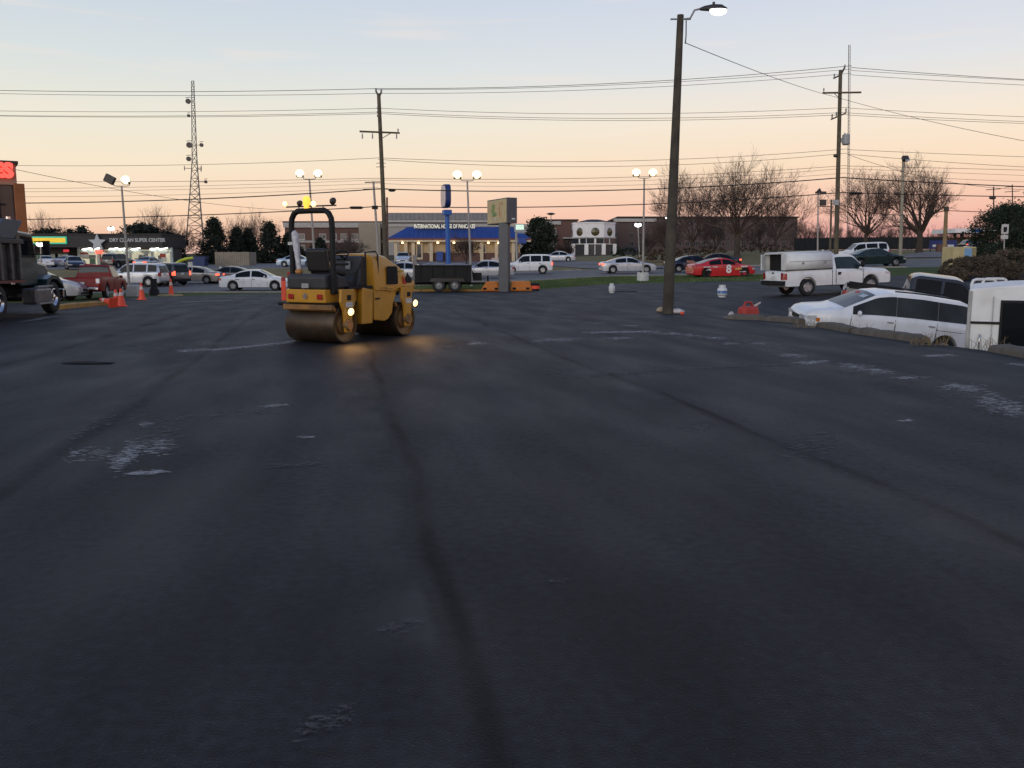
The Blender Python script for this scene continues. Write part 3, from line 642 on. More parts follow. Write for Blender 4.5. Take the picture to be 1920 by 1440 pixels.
class Body:
    """Lofted body shell. x runs rear (0) to front (1); z in metres; windows and lamps are sampled from the same surface."""
    def __init__(s, L, W, top, belt, sill=0.22, axles=(0.2, 0.81), wr=0.33, arch=None, tumble=0.27, bed=None, nose=0.86, tail=0.92, crown=0.02):
        s.L, s.W, s.top, s.beltp, s.sill, s.ax, s.wr, s.tumble, s.bed, s.nose, s.tail, s.crown = L, W, top, belt, sill, axles, wr, tumble, bed, nose, tail, crown
        s.arch = arch or wr * 1.17; s.H = max(z for _, z in top)
    def X(s, f): return (f - 0.5) * s.L
    def T(s, f): return smooth_pl(s.top, f, 0.008)
    def belt(s, f): return min(pl(s.beltp, f), s.T(f) - 0.03)
    def w(s, f):
        k = 1.0
        if f < .12: k = lerp(s.tail, 1, math.sin(clamp(f / .12) * math.pi / 2))
        if f > .80: k = lerp(1, s.nose, clamp((f - .80) / .20) ** 2.2)
        e = 0.012
        if f < e: k *= lerp(.93, 1, f / e)
        if f > 1 - e: k *= lerp(.90, 1, (1 - f) / e)
        return s.W / 2 * k
    def sect(s, f):
        w, T, B = s.w(f), s.T(f), s.belt(f); sl = s.sill
        for a in s.ax:
            d = (f - a) * s.L
            if abs(d) <= s.arch: sl = max(sl, s.wr * .98 + math.sqrt(max(0, s.arch ** 2 - d * d)))
        sl = min(sl, B - 0.12)
        if f > .97: sl = max(sl, s.sill + (f - .97) * 2)
        if f < .03: sl = max(sl, s.sill + (.03 - f) * 3)
        c = clamp((T - B) / max(.2, (s.H - pl(s.beltp, f))))
        inbed = s.bed and s.bed[0] <= f <= s.bed[1]
        p = [(w * .90, sl), (w * .985, sl + .04), (w * 1.0, lerp(sl, B, .5)), (w * .995, lerp(sl, B, .85)), (w * .975, B)]
        if inbed:
            p += [(w * .95, T), (w * .88, T), (w * .87, s.bed[2]), (w * .5, s.bed[2]), (0, s.bed[2])]
        else:
            we = w * (1 - s.tumble * c) * (0.955)
            ze = T - lerp(0.03, 0.075, c)
            p += [(lerp(w * .965, we, .04), lerp(B, ze, .04)), (we, ze), (we * .955, T - lerp(.008, .028, c)), (we * .6, T - .006), (0, T + s.crown * c * .5)]
        return p
    def side(s, f, t):
        p = s.sect(f); a, b = p[5], p[6]; return lerp(a[0], b[0], t), lerp(a[1], b[1], t)
    def flank(s, f, z):
        """half-width of the body side at height z"""
        p = s.sect(f)
        for a, b in zip(p[:6], p[1:6]):
            if a[1] <= z <= b[1] and b[1] > a[1]: return lerp(a[0], b[0], (z - a[1]) / (b[1] - a[1]))
        return p[4][0]
    def shell(s):
        fs = set(i / 70 for i in range(71)) | {0.006, 0.994}
        for a in s.ax:
            for e in (-1, 1): fs |= {a + e * s.arch / s.L, a + e * (s.arch / s.L + .0008)}
            for k in range(-5, 6): fs.add(a + k / 5.5 * s.arch / s.L)
        if s.bed: fs |= {s.bed[0], s.bed[0] - .0008, s.bed[1], s.bed[1] + .0008}
        for x, _ in s.top: fs.add(x)
        fs = sorted(f for f in fs if 0 <= f <= 1)
        m = MB(); n = None
        for f in fs:
            p = s.sect(f); n = len(p)
            ring = [(s.X(f), y, z) for y, z in p] + [(s.X(f), -y, z) for y, z in reversed(p[:-1])]
            m.v.extend(ring)
        k = 2 * n - 1
        for i in range(len(fs) - 1):
            for j in range(k - 1): m.f.append((i * k + j, i * k + j + 1, (i + 1) * k + j + 1, (i + 1) * k + j))
            m.f.append((i * k + k - 1, i * k, (i + 1) * k, (i + 1) * k + k - 1))
        m.f.append(tuple(range(k))); m.f.append(tuple((len(fs) - 1) * k + j for j in reversed(range(k))))
        return m
    def window(s, f0, f1, sd, t0=.07, t1=.93, off=.006, n=10):
        m = MB()
        def fn(u, v):
            f = lerp(f0, f1, u); y, z = s.side(f, lerp(t0, t1, v)); return (s.X(f), sd * (y + off), z + off * .3)
        return m.grid(fn, n, 3)
    def screen(s, f0, f1, k=.97, off=.008, n=8):
        m = MB()
        def fn(u, v):
            f = lerp(f0, f1, u); p = s.sect(f); q = (v * 2 - 1) * k; a = abs(q)
            if a < .6: y, z = lerp(0, p[8][0], a / .6), lerp(p[9][1], p[8][1], a / .6)
            else: y, z = lerp(p[8][0], p[7][0], (a - .6) / .4), lerp(p[8][1], p[7][1], (a - .6) / .4)
            return (s.X(f) + (off if f > .5 else -off) * .6, math.copysign(y, q), z + off)
        return m.grid(fn, n, 10)

def place(o, p, head, lower=None, wb=2.8, tr=1.5):
    """stand a vehicle on the ground and tilt it with the slope"""
    c, s_ = math.cos(head), math.sin(head)
    zf = h(p.x + c * wb / 2, p.y + s_ * wb / 2, lower); zr = h(p.x - c * wb / 2, p.y - s_ * wb / 2, lower)
    zl = h(p.x - s_ * tr / 2, p.y + c * tr / 2, lower); zR = h(p.x + s_ * tr / 2, p.y - c * tr / 2, lower)
    fx = Vector((c * wb, s_ * wb, zf - zr)).normalized(); ly = Vector((-s_ * tr, c * tr, zl - zR)).normalized()
    up = fx.cross(ly).normalized(); ly = up.cross(fx)
    m = Matrix((fx, ly, up)).transposed()
    o.location = (p.x, p.y, (zf + zr) / 2); o.rotation_euler = m.to_euler()

SPEC = {
 'sedan': dict(L=4.7, W=1.80, top=[(0, .80), (.012, .93), (.05, 1.0), (.17, 1.04), (.30, 1.33), (.40, 1.44), (.52, 1.46), (.58, 1.43), (.76, .99), (.80, .96), (.93, .82), (.985, .68), (1, .56)],
               belt=[(0, .86), (.5, .90), (1, .80)], win=[(.245, .455), (.475, .70)], ws=(.592, .745), rw=(.19, .36), ax=(.205, .81), wr=.32),
 'coupe': dict(L=4.8, W=1.84, top=[(0, .84), (.012, .97), (.05, 1.03), (.12, 1.05), (.30, 1.34), (.42, 1.43), (.50, 1.43), (.57, 1.38), (.74, .98), (.80, .94), (.94, .80), (.985, .66), (1, .54)],
               belt=[(0, .90), (.5, .92), (1, .78)], win=[(.25, .44), (.46, .685)], ws=(.59, .73), rw=(.14, .38), ax=(.20, .81), wr=.335),
 'suv': dict(L=4.7, W=1.87, top=[(0, .95), (.012, 1.15), (.03, 1.5), (.06, 1.72), (.12, 1.77), (.45, 1.79), (.575, 1.74), (.72, 1.16), (.76, 1.11), (.95, 1.0), (.985, .82), (1, .66)],
             belt=[(0, 1.08), (.5, 1.06), (1, .96)], win=[(.055, .20), (.225, .425), (.445, .66)], ws=(.59, .705), rw=None, ax=(.195, .80), wr=.37, sill=.30),
 'van': dict(L=5.14, W=1.98, top=[(0, .70), (.008, 1.05), (.035, 1.45), (.06, 1.64), (.10, 1.71), (.35, 1.76), (.52, 1.74), (.60, 1.66), (.79, 1.16), (.82, 1.12), (.93, 1.04), (.975, .96), (.99, .88), (1, .70)],
             belt=[(0, 1.06), (.4, 1.04), (.75, 1.0), (1, .88)], win=[(.055, .2476), (.2488, .4862), (.4874, .735)], ws=(.612, .778), rw=None, ax=(.185, .795), wr=.335, sill=.22),
 'pickup': dict(L=5.7, W=1.98, top=[(0, 1.02), (.008, 1.17), (.02, 1.19), (.435, 1.19), (.4358, 1.20), (.445, 1.65), (.46, 1.80), (.49, 1.86), (.62, 1.86), (.65, 1.82), (.735, 1.28), (.75, 1.23), (.94, 1.13), (.975, 1.0), (1, .78)],
                belt=[(0, 1.08), (.5, 1.12), (1, 1.02)], win=[(.475, .715)], ws=(.662, .728), rw=(.4405, .456), ax=(.215, .80), wr=.39, sill=.42, bed=(.018, .432, .78)),
 'crew': dict(L=5.8, W=2.0, top=[(0, 1.02), (.008, 1.17), (.02, 1.19), (.34, 1.19), (.3408, 1.20), (.35, 1.65), (.365, 1.80), (.40, 1.88), (.60, 1.88), (.63, 1.84), (.725, 1.28), (.74, 1.23), (.94, 1.12), (.975, 1.0), (1, .78)],
              belt=[(0, 1.08), (.5, 1.14), (1, 1.02)], win=[(.385, .52), (.535, .70)], ws=(.642, .715), rw=(.3455, .362), ax=(.205, .80), wr=.40, sill=.42, bed=(.018, .337, .78)),
}
def vehicle(kind, name, label, cat, paint, p, head, lit=False, glass=None, group=None, rim=None, lower=None, scale=1.0, detail=True, plate=True, trim=None):
    sp_ = SPEC[kind]
    B = Body(sp_['L'] * scale, sp_['W'], sp_['top'], sp_['belt'], sp_.get('sill', .2), sp_['ax'], sp_['wr'], bed=sp_.get('bed'), tumble=.30 if kind in ('sedan', 'coupe') else .22,
             nose=.84 if kind in ('sedan', 'coupe', 'van') else .93)
    L, W = B.L, B.W
    t = thing(name, label, cat, group=group); place(t, p, R(head), lower, L * .6)
    gl = glass or M_glass; tl = M_brake if lit else M_tail; low_trim = trim or M_trim
    B.shell().build('body', paint, t, smooth=38)
    ub = MB(); ub.box((0, 0, (B.sill + B.wr * 1.9) / 2 + .02), (L * .93, W * .66, B.wr * 1.9 - B.sill)); ub.build('underbody', M_under, t)
    for sd in (1, -1):
        for (a, b) in sp_['win']: B.window(a, b, sd).build('side_window', gl, t, smooth=60)
    B.screen(*sp_['ws']).build('windscreen', gl, t, smooth=60)
    if sp_['rw']: B.screen(*sp_['rw']).build('rear_window', gl, t, smooth=60)
    else:
        m = MB()
        def fn(u, v):
            f = lerp(.006, .045, u); pz = B.sect(f); w_ = pz[7][0] * .86; z = B.T(f)
            return (B.X(f) - .012, lerp(-w_, w_, v), z - .02)
        m.grid(fn, 5, 6).build('rear_window', gl, t, smooth=60)
    for ax_ in sp_['ax']:
        for sd in (1, -1): add_wheel(t, B.X(ax_), sd * (W / 2 - .115), B.wr, .225, rim)
    zb = pl(sp_['belt'], 0); zf = pl(sp_['top'], .975)
    for sd in (1, -1):
        m = MB()
        if kind in ('sedan', 'coupe'):
            m.grid(lambda u, v: ((B.X(lerp(-.002, .04, u))), sd * (B.flank(max(.004, lerp(-.002, .04, u)), lerp(zb - .16, zb, v)) + .012), lerp(zb - .16, zb, v)), 4, 2)
            m.grid(lambda u, v: (B.X(0) - .014, sd * lerp(W / 2 * .50, W / 2 * .88, u), lerp(zb - .15, zb - .01, v)), 3, 2)
        else:
            z0, z1 = (zb - .30, zb + .02) if kind != 'suv' else (zb - .28, zb + .06)
            m.grid(lambda u, v: (B.X(lerp(0.0, .028, u)), sd * (B.flank(max(.004, lerp(0, .028, u)), lerp(z0, min(z1, zb - .01), v)) + .012), lerp(z0, min(z1, zb - .01), v)), 4, 3)
            m.grid(lambda u, v: (B.X(0) - .014, sd * lerp(W / 2 * .70, W / 2 * .88, u), lerp(z0, z1, v)), 3, 3)
        m.build('tail_light', tl, t, smooth=60)
        m = MB()
        zh = pl(sp_['top'], .94) - .10
        m.grid(lambda u, v: (B.X(lerp(.935, .993, u)), sd * (B.flank(lerp(.935, .993, u), zh - .12) + .012), lerp(zh - .17, zh - .04 - .05 * u, v)), 6, 3)
        m.grid(lambda u, v: (B.X(1) + .012, sd * lerp(W / 2 * .42, W / 2 * .80, u), lerp(zh - .19, zh - .09, v)), 3, 2)
        m.build('headlight', M_lens, t, smooth=60)
        m = MB(); fm = sp_['win'][-1][1] - .03; y_, z_ = B.side(fm, .12)
        m.ball((B.X(fm), sd * (y_ + .13), z_ + .04), (.06, .11, .075), 10, 6); m.tube([(B.X(fm), sd * (y_ - .02), z_), (B.X(fm), sd * (y_ + .1), z_ + .02)], .02, 6)
        m.build('wing_mirror', paint, t, smooth=60)
        gaps = sorted(set([sp_['win'][-1][1] + .005] + [a for a, b in sp_['win'][-2:]]))
        for f in gaps:
            m = MB(); sl_ = B.sect(f)[0][1]; bz = B.belt(f); m.tube([(B.X(f), sd * (B.flank(f, lerp(sl_ + .06, bz, q)) + .001), lerp(sl_ + .06, bz, q)) for q in (0, .35, .7, .98)], .008, 4)
            m.build('door_seam', M_trim, t)
        m = MB(); fa, fb = sp_['ax'][0] + B.arch / L + .01, sp_['ax'][1] - B.arch / L - .01
        m.grid(lambda u, v: (B.X(lerp(fa, fb, u)), sd * (B.flank(lerp(fa, fb, u), B.sill + .02) + .006), B.sill + .005 + .07 * v), 6, 1); m.build('rocker_trim', M_trim, t)
        if detail:
            for (a, b) in sp_['win'][-2:]:
                m = MB(); f = a + .02; zz = B.belt(f) - .10; m.box((B.X(f) + .05, sd * (B.flank(f, zz) + .012), zz), (.18, .03, .03)); m.build('door_handle', low_trim, t)
    m = MB(); m.box((B.X(1) - .02, 0, zf - .24), (.09, W * .34, .12)); m.build('grille', M_trim, t, bevel=.01)
    m = MB(); m.box((B.X(0) + .05, 0, B.sill + .16), (.16, W * .84, .16)); m.build('rear_bumper', low_trim if kind in ('suv',) else (M_chrome if kind in ('pickup', 'crew') else paint), t, bevel=.04)
    m = MB(); m.box((B.X(1) - .06, 0, B.sill + .13), (.14, W * .72, .12)); m.build('front_bumper', low_trim, t, bevel=.03)
    if plate:
        m = MB(); m.box((B.X(0) - .022, 0, zb - .22 if kind != 'suv' else zb - .15), (.015, .32, .15)); m.build('number_plate', M_plate, t)
    return t, B

def ga(px, Y): return ground(px, Y)
G_road = 'cars queuing and passing on the road'
vehicle('sedan', 'sedan', 'white sedan driving right, nearest car on the road left of the roller', 'car', M_white, ga(479, 62), 2, group=G_road, rim=M_rim)
vehicle('sedan', 'sedan', 'beige silver sedan heading left, its lit tail light beside a dark grey sedan', 'car', M_tan, ga(361, 75), 180, lit=True, group=G_road)
vehicle('sedan', 'sedan', 'dark grey sedan partly hidden behind the white sedan on the road', 'car', M_grey, ga(432, 77), 180, group=G_road)
vehicle('suv', 'sport_utility_vehicle', 'silver SUV behind the red pickup, heading left on the road', 'car', M_silver2, ga(252, 68), 176, group=G_road, trim=M_steel)
vehicle('suv', 'sport_utility_vehicle', 'dark SUV with both brake lights lit behind the silver SUV', 'car', M_grey, ga(303, 71), 150, lit=True, group=G_road)
vehicle('sedan', 'sedan', 'silver sedan half hidden behind the nose of the yellow roller', 'car', M_silver, ga(757, 72), 180, group=G_road)
vehicle('sedan', 'sedan', 'grey silver sedan passing between the dump trailer and the sign post', 'car', M_silver, ga(913, 72), 180, group=G_road, scale=.95)
vehicle('suv', 'sport_utility_vehicle', 'white SUV right of the grey sign post with brake light glowing', 'car', M_white, ga(988, 82), 180, lit=True, group=G_road)
vehicle('coupe', 'coupe', 'silver coupe with red tail light turning right at the school drive', 'car', M_silver2, ga(1177, 78), 4, lit=True, group=G_road)
vehicle('sedan', 'sedan', 'dark blue sedan heading right behind the red race car', 'car', M_navy, ga(1297, 79), 6, group=G_road, lit=False)
vehicle('sedan', 'sedan', 'black sedan on the far lane above the red race car', 'car', M_black, ga(1342, 88), 178, group=G_road, lit=True)
vehicle('suv', 'sport_utility_vehicle', 'white SUV on the road behind the cab of the white pickup', 'car', M_white, ga(1612, 80), 176, group=G_road)
vehicle('sedan', 'sedan', 'dark green sedan above the bonnet of the white pickup', 'car', M_dgreen, ga(1637, 71), 3, group=G_road, glass=M_glass2)
G_park = 'cars parked in front of the shops'
vehicle('sedan', 'sedan', 'dark blue sedan facing the road below the silver star sign', 'car', M_navy, ga(139, 101), -60, group=G_park)
vehicle('sedan', 'sedan', 'silver sedan parked behind the dark blue sedan at the shops', 'car', M_silver2, ga(128, 116), 75, group=G_park)
vehicle('suv', 'sport_utility_vehicle', 'black SUV parked nose-in at the lit shop window', 'car', M_black, ga(222, 112), 80, group=G_park)
vehicle('sedan', 'sedan', 'silver sedan with both brake lights lit at the shop window', 'car', M_silver, ga(279, 111), 84, lit=True, group=G_park)
vehicle('sedan', 'sedan', 'white sedan parked at far left under the yellow shop sign', 'car', M_white, ga(86, 114), 120, group=G_park)
vehicle('sedan', 'sedan', 'pale blue sedan seen through the roller bar of the roller', 'car', M_lblue, ga(557, 108), 4)
vehicle('sedan', 'sedan', 'pale silver sedan facing out in front of the blue-roofed restaurant', 'car', M_silver2, ga(756, 112), -85)
vehicle('sedan', 'sedan', 'silver sedan climbing the school drive beside the dark evergreen', 'car', M_silver2, ga(1046, 121), 178)
vehicle('sedan', 'sedan', 'dark car showing two glowing red tail lights on the side drive', 'car', M_black, ga(1813, 132), 80, lit=True)
vehicle('sedan', 'sedan', 'grey sedan half hidden behind the brown bushes at right', 'car', M_silver, ga(1836, 86), 172)
vehicle('sedan', 'sedan', 'dark sedan beside the grey one, among the bushes at right', 'car', M_grey, ga(1880, 76), 170)
vehicle('sedan', 'sedan', 'silver grey sedan nosing out from behind the dump truck', 'car', M_silver, ga(48, 39), 10)

# ---- red pickup at left
rp, RB = vehicle('pickup', 'pickup_truck', 'old dull red pickup truck seen from behind beside the orange cones', 'pickup', M_red, ground(178, 42), 99, glass=M_glass2, scale=.9); rp.scale = (.86, .86, .86)
for sd in (1, -1):
    m = MB(); m.box((RB.X(0) - .03, sd * .83, .98), (.05, .2, .26)); m.build('reverse_light', M_lens, rp, bevel=.03)

# ---- race car
rc, CB = vehicle('coupe', 'race_car', 'red stock race car with white number 8 parked on the grass verge', 'race car', M_race, ground(1352, 66.5), 9, plate=False, rim=M_trim)
m = MB(); m.box((CB.X(0) + .06, 0, 1.17), (.03, 1.55, .2), Matrix.Rotation(R(-25), 3, 'Y')); m.build('spoiler', mat('pale_red_paint', (0.6, 0.25, 0.18), .4), rc)
m = MB(); m.box((CB.X(0) - .02, 0, .62), (.06, 1.66, .34)); m.build('tail_panel', mat('sponsor_orange', (0.6, 0.13, 0.06), .4, stain=((.7, .5, .4), 5, .6)), rc, bevel=.03)
m = MB(); m.box((.2, 0, .22), (3.0, 1.8, .2)); m.build('side_skirt', M_race, rc, bevel=.02)
for sd in (1, -1):
    tm = text_mesh('8', .82, mat('decal_white', (.75, .75, .75), .4), .004, bold=.03)
    link('number', tm, rc, (.25, sd * (CB.flank(.53, .55) + .014), .60), (R(90), 0, 0 if sd < 0 else math.pi))
    for (x, z, l, c_) in ((-1.15, .80, 1.1, (.7, .7, .7)), (-1.2, .60, .5, (.7, .7, .7)), (1.0, .62, .5, (.6, .45, .1)), (1.25, .40, .7, (.65, .6, .6)), (1.45, .78, .5, (.7, .6, .55))):
        f = (x / CB.L) + .5; mm = MB(); mm.box((x, sd * (CB.flank(f, z) + .006), z), (l, .012, .07 if l > .6 else .12))
        mm.build('sponsor_decal', mat('decal_%d' % int(c_[2] * 100), c_, .4, stain=((.6, .04, .04), 9, .5)), rc)

# ---- white pickup with a service cap
wp_, WB_ = vehicle('pickup', 'pickup_truck', 'white pickup truck with tall white service cap open at the back', 'pickup', M_white, ground(1553, 39.5), 14, glass=M_glass2, trim=M_trim); wp_.scale = (.93, .93, .92)
m = MB(); x0, x1, zb0, zt = WB_.X(.004), WB_.X(.435), 1.20, 2.02
yb, yt = .98, .90
for sd in (1, -1): # side walls with rounded shoulder
    m.add([(x0, sd * yb, zb0), (x1, sd * yb, zb0), (x1, sd * (yb - .02), 1.62), (x0, sd * (yb - .02), 1.62), (x1, sd * yt, zt - .06), (x0, sd * yt, zt - .06), (x1, sd * (yt - .12), zt), (x0, sd * (yt - .12), zt)],
          [(0, 1, 2, 3), (3, 2, 4, 5), (5, 4, 6, 7)])
m.add([(x0, .78, zt), (x1, .78, zt), (x1, -.78, zt), (x0, -.78, zt)], [(0, 1, 2, 3)])
m.add([(x1, yb, zb0), (x1, -yb, zb0), (x1, -.88, zt - .06), (x1, -.78, zt), (x1, .78, zt), (x1, .88, zt - .06)], [(0, 1, 2, 3, 4, 5)])
cap = m.build('service_cap', M_whitebox, wp_, smooth=40)
md = cap.modifiers.new('thickness', 'SOLIDIFY'); md.thickness = .03; md.offset = -1
m = MB(); m.box((x0 + .01, -.83, 1.60), (.05, .30, .76)); m.build('rear_jamb', M_whitebox, wp_)
m = MB(); m.box((x0 - .10, .80, 1.58), (.30, .05, .74), Matrix.Rotation(R(25), 3, 'Z')); m.build('rear_door', M_whitebox, wp_, bevel=.015)
m = MB(); m.box((x0 + .01, 0, 1.99), (.06, 1.5, .05)); m.build('rear_header', M_whitebox, wp_)
m = MB(); m.box(((x0 + x1) / 2 + .12, 0, 1.575), (x1 - x0 - .34, 1.68, .74)); m.build('dark_cap_fill', M_under, wp_)  # black block added inside the cap; stands in for the shade in its opening
for sd in (1, -1):
    m = MB(); m.box(((x0 + x1) / 2, sd * (yb + .005), zb0 + .012), (x1 - x0, .02, .035)); m.build('cap_seal', M_trim, wp_)
    m = MB(); m.box(((x0 + x1) / 2 + .1, sd * (yb - .005), 1.61), (x1 - x0 - .25, .02, .015)); m.box(((x0 + x1) / 2 + .1, sd * (yb + .006), 1.26), (x1 - x0 - .25, .012, .012)); m.build('cap_hatch_edge', M_steel, wp_)
    for xx in (-1.9, -.75):
        m = MB(); m.box((xx, sd * (yb + .008), 1.52), (.12, .02, .09)); m.build('hatch_latch', M_steel, wp_, bevel=.005)
    m = MB(); m.ball((WB_.X(.70), sd * 1.12, 1.38), (.09, .10, .16), 10, 6); m.box((WB_.X(.70), sd * 1.03, 1.34), (.06, .2, .05)); m.build('tow_mirror', M_trim, wp_, smooth=60)
    m = MB(); m.box((WB_.X(.50), sd * (WB_.flank(.5, .95) + .012), .98), (.14, .03, .13)); m.build('handle_recess', M_trim, wp_)
    m = MB(); m.box((WB_.X(.468), sd * (WB_.flank(.468, .8) + .002), .86), (.012, .012, .66)); m.box((WB_.X(.436), sd * (WB_.flank(.436, .8) + .002), .80), (.02, .012, .7)); m.box((WB_.X(.725), sd * (WB_.flank(.725, .8) + .002), .84), (.012, .012, .62)); m.build('door_gap', M_trim, wp_)
m = MB(); m.box((WB_.X(0) - .01, 0, .62), (.18, 1.9, .20)); m.build('step_bumper', M_trim, wp_, bevel=.03)
m = MB(); m.box((WB_.X(0) - .03, 0, .73), (.22, 1.92, .03)); m.build('bumper_top', M_chrome, wp_, bevel=.01)
m = MB(); m.box((WB_.X(0) - .015, 0, 1.09), (.02, .16, .06)); m.build('tailgate_latch', M_trim, wp_)

# ---- white minivan in the sunken yard
vp = Vector((ray(1648, 490).x / ray(1648, 490).y * 25.0, 25.0, 0))
vn, VB = vehicle('van', 'minivan', 'white minivan parked in the sunken yard behind the concrete kerb stops', 'minivan', M_white, vp, 178, lower=True, glass=mat('van_glass', (.02, .024, .025), .08, var=.6, scale=1.4, spec=.25), trim=M_steel); vn.scale = (.915, .97, .97)
for sd in (1, -1):
    m = MB(); m.tube([(VB.X(f), sd * (VB.sect(f)[7][0] * .95), VB.T(f) + .03) for f in (.10, .2, .3, .4, .5)], .022, 6); m.build('roof_rail', M_trim, vn, smooth=60)
    m = MB()
    for f in (.485, .245, .742): m.tube([(VB.X(f), sd * (VB.flank(f, z) + .001), z) for z in (.32, .5, .7, .9)], .006, 4)
    m.tube([(VB.X(f), sd * (VB.flank(f, .86) + .001), .86) for f in (.05, .12, .2, .245)], .007, 4); m.build('door_gap', M_trim, vn)
    m = MB(); m.grid(lambda u, v: (VB.X(lerp(.915, .935, u)), sd * (VB.flank(lerp(.915, .935, u), .76) + .014), lerp(.72, .82, v)), 3, 2); m.build('indicator_lens', M_amber, vn)
m = MB()
for k in range(5): m.tube([(VB.X(1) + .005 - abs(q) * .05, q * .48, .60 + .042 * k) for q in (-1, -.5, 0, .5, 1)], .013, 5)
m.build('grille_bar', M_chrome, vn)
m = MB(); m.box((VB.X(.64), -.35, VB.T(.64) + .014), (.10, .22, .012), Matrix.Rotation(R(30), 3, 'Y')); m.build('windscreen_sticker', mat('sticker_red', (.5, .03, .03), .5), vn)
m = MB(); m.box((VB.X(.655), .38, VB.T(.655) + .016), (.16, .40, .01), Matrix.Rotation(R(28), 3, 'Y')); m.build('windscreen_paper', mat('paper', (.5, .55, .6), .6), vn)

# ---- black pickup behind the minivan, its bed towards the left
bp_ = Vector((ray(1744, 490).x / ray(1744, 490).y * 30.5, 30.5, 0))
bk, KB = vehicle('crew', 'pickup_truck', 'black pickup truck with open bed parked behind the white minivan', 'pickup', M_black, bp_, -20, lower=True, glass=mat('deep_tint_glass', (.004, .005, .009), .12, var=.2, spec=.06)); bk.scale = (1, 1, 1.02)
for sd in (1, -1):
    m = MB(); m.tube([(KB.X(f), sd * (KB.sect(f)[4][0] + .004), KB.belt(f) - .02) for f in (.36, .5, .68)], .012, 5); m.build('belt_trim', M_chrome, bk)
m = MB(); m.tube([(KB.X(.03), .93, 1.20), (KB.X(.33), .93, 1.20)], .03, 6); m.tube([(KB.X(.03), -.93, 1.20), (KB.X(.33), -.93, 1.20)], .03, 6); m.build('bed_rail_cap', M_trim, bk)

# ---- white camper trailer at the right edge
def yard_at(px, Y):
    X = ray(px, 490).x / ray(px, 490).y * Y; return Vector((X, Y, h(X, Y, True)))
hw = 1.3; tc_ = yard_at(1821, 17.6); tp = tc_ + Vector((math.cos(R(-28)), math.sin(R(-28)), 0)) * hw; tp.z = tc_.z
tr_ = thing('camper_trailer', 'white camper trailer with dark window, cut off by the right edge', 'trailer', tp, R(-28))
H_ = 1.12 - tp.z
prof = [(-hw, .35), (hw, .35), (hw, H_ - .10)] + [(lerp(hw, -hw, k / 10), H_ - .05 + .10 * math.sin(math.pi * k / 10)) for k in range(0, 11)] + [(-hw, H_ - .10)]
m = MB(); m.prism(prof, 0, 4.2, 'xz'); m.build('shell', M_whitebox, tr_, bevel=.05)
m = MB(); m.box((.28, -.02, H_ - 1.12), (1.95, .035, 1.62)); m.build('rear_window', M_glass, tr_, bevel=.02)
m = MB(); m.box((-1.0, -.01, H_ - .72), (.60, .03, .05)); m.build('trim_strip', M_trim, tr_)
m = MB(); m.box((0, 2.1, .3), (2.4, 4.0, .2)); m.build('chassis', M_under, tr_)
m = MB(); m.box((0, -.012, .42), (2.5, .03, .16)); m.build('bottom_rail', M_steel, tr_)
for sd in (1, -1):
    m = MB(); m.box((sd * (hw - .03), -.012, (H_ + .3) / 2), (.07, .03, H_ - .5)); m.build('corner_moulding', M_steel, tr_, bevel=.01)
    m = MB(); m.box((sd * (hw - .16), -.03, .72), (.10, .05, .24)); m.build('tail_light', M_tail, tr_, bevel=.02)
m = MB(); m.box((.28, -.02, H_ - 1.12), (2.03, .02, 1.70)); m.build('window_rubber', M_trim, tr_, bevel=.01)
m = MB(); m.box((-.86, -.02, H_ - .45), (.012, .02, .5)); m.box((-.86, -.021, H_ - 1.3), (.012, .02, 1.1)); m.build('panel_seam', M_steel, tr_)
m = MB(); m.tube([(-1.06, -.01, H_ - .95), (-1.06, -.07, H_ - .98), (-1.06, -.07, H_ - 1.22), (-1.06, -.01, H_ - 1.25)], .014, 6); m.build('grab_handle', M_chrome, tr_, smooth=60)
for sd in (1, -1): add_wheel(tr_, sd * 1.15, 2.3, .34, .22, M_steel).rotation_euler = (0, 0, R(-90) * sd)

# ---- black dump trailer by the sign
dt = thing('dump_trailer', 'black tandem-axle dump trailer standing left of the grey sign post', 'trailer', ground(838, 51.5), R(2))
m = MB(); m.box((-.2, 0, 1.0), (3.2, 1.9, .95)); m.build('dump_box', M_trim, dt, bevel=.03)
for x in (-1.5, -.85, -.2, .45, 1.1):
    for sd in (1, -1):
        m = MB(); m.box((x, sd * .98, 1.0), (.08, .07, .95)); m.build('side_post', M_trim, dt)
m = MB(); m.box((-.2, -.965, 1.48), (3.25, .10, .07)); m.box((-.2, .965, 1.48), (3.25, .10, .07)); m.build('top_rail', M_trim, dt)
m = MB(); m.box((-1.86, .2, 1.2), (.22, .24, 1.75)); m.build('tail_post', M_grey, dt)
m = MB(); m.box((0, 0, .46), (4.0, .9, .12)); m.tube([(1.6, .4, .46), (2.7, 0, .46)], .06, 6); m.tube([(1.6, -.4, .46), (2.7, 0, .46)], .06, 6); m.tube([(2.35, 0, .1), (2.35, 0, .9)], .05, 8); m.build('drawbar', M_under, dt)
m = MB(); m.box((1.75, 0, .85), (.5, .7, .45)); m.build('pump_box', M_trim, dt, bevel=.02)
for y_ in ((-1.18, -.93), (.93, 1.18)): MB().prism([(-.95, .62), (-.85, .78), (.95, .78), (1.05, .62), (1.05, .58), (-.95, .58)], *y_).build('mudguard', M_black, dt)
for x in (-.43, .47):
    for sd in (1, -1): add_wheel(dt, x, sd * 1.06, .37, .22, M_steel, 'truck')
m = MB(); m.ball((-.7, .1, 1.5), (.75, .75, .16), 14, 6); m.ball((.6, -.1, 1.49), (.7, .7, .13), 14, 6); m.build('tarpaulin', mat('tarp_grey', (.16, .17, .18), .5, var=.3, scale=6), dt, smooth=60)

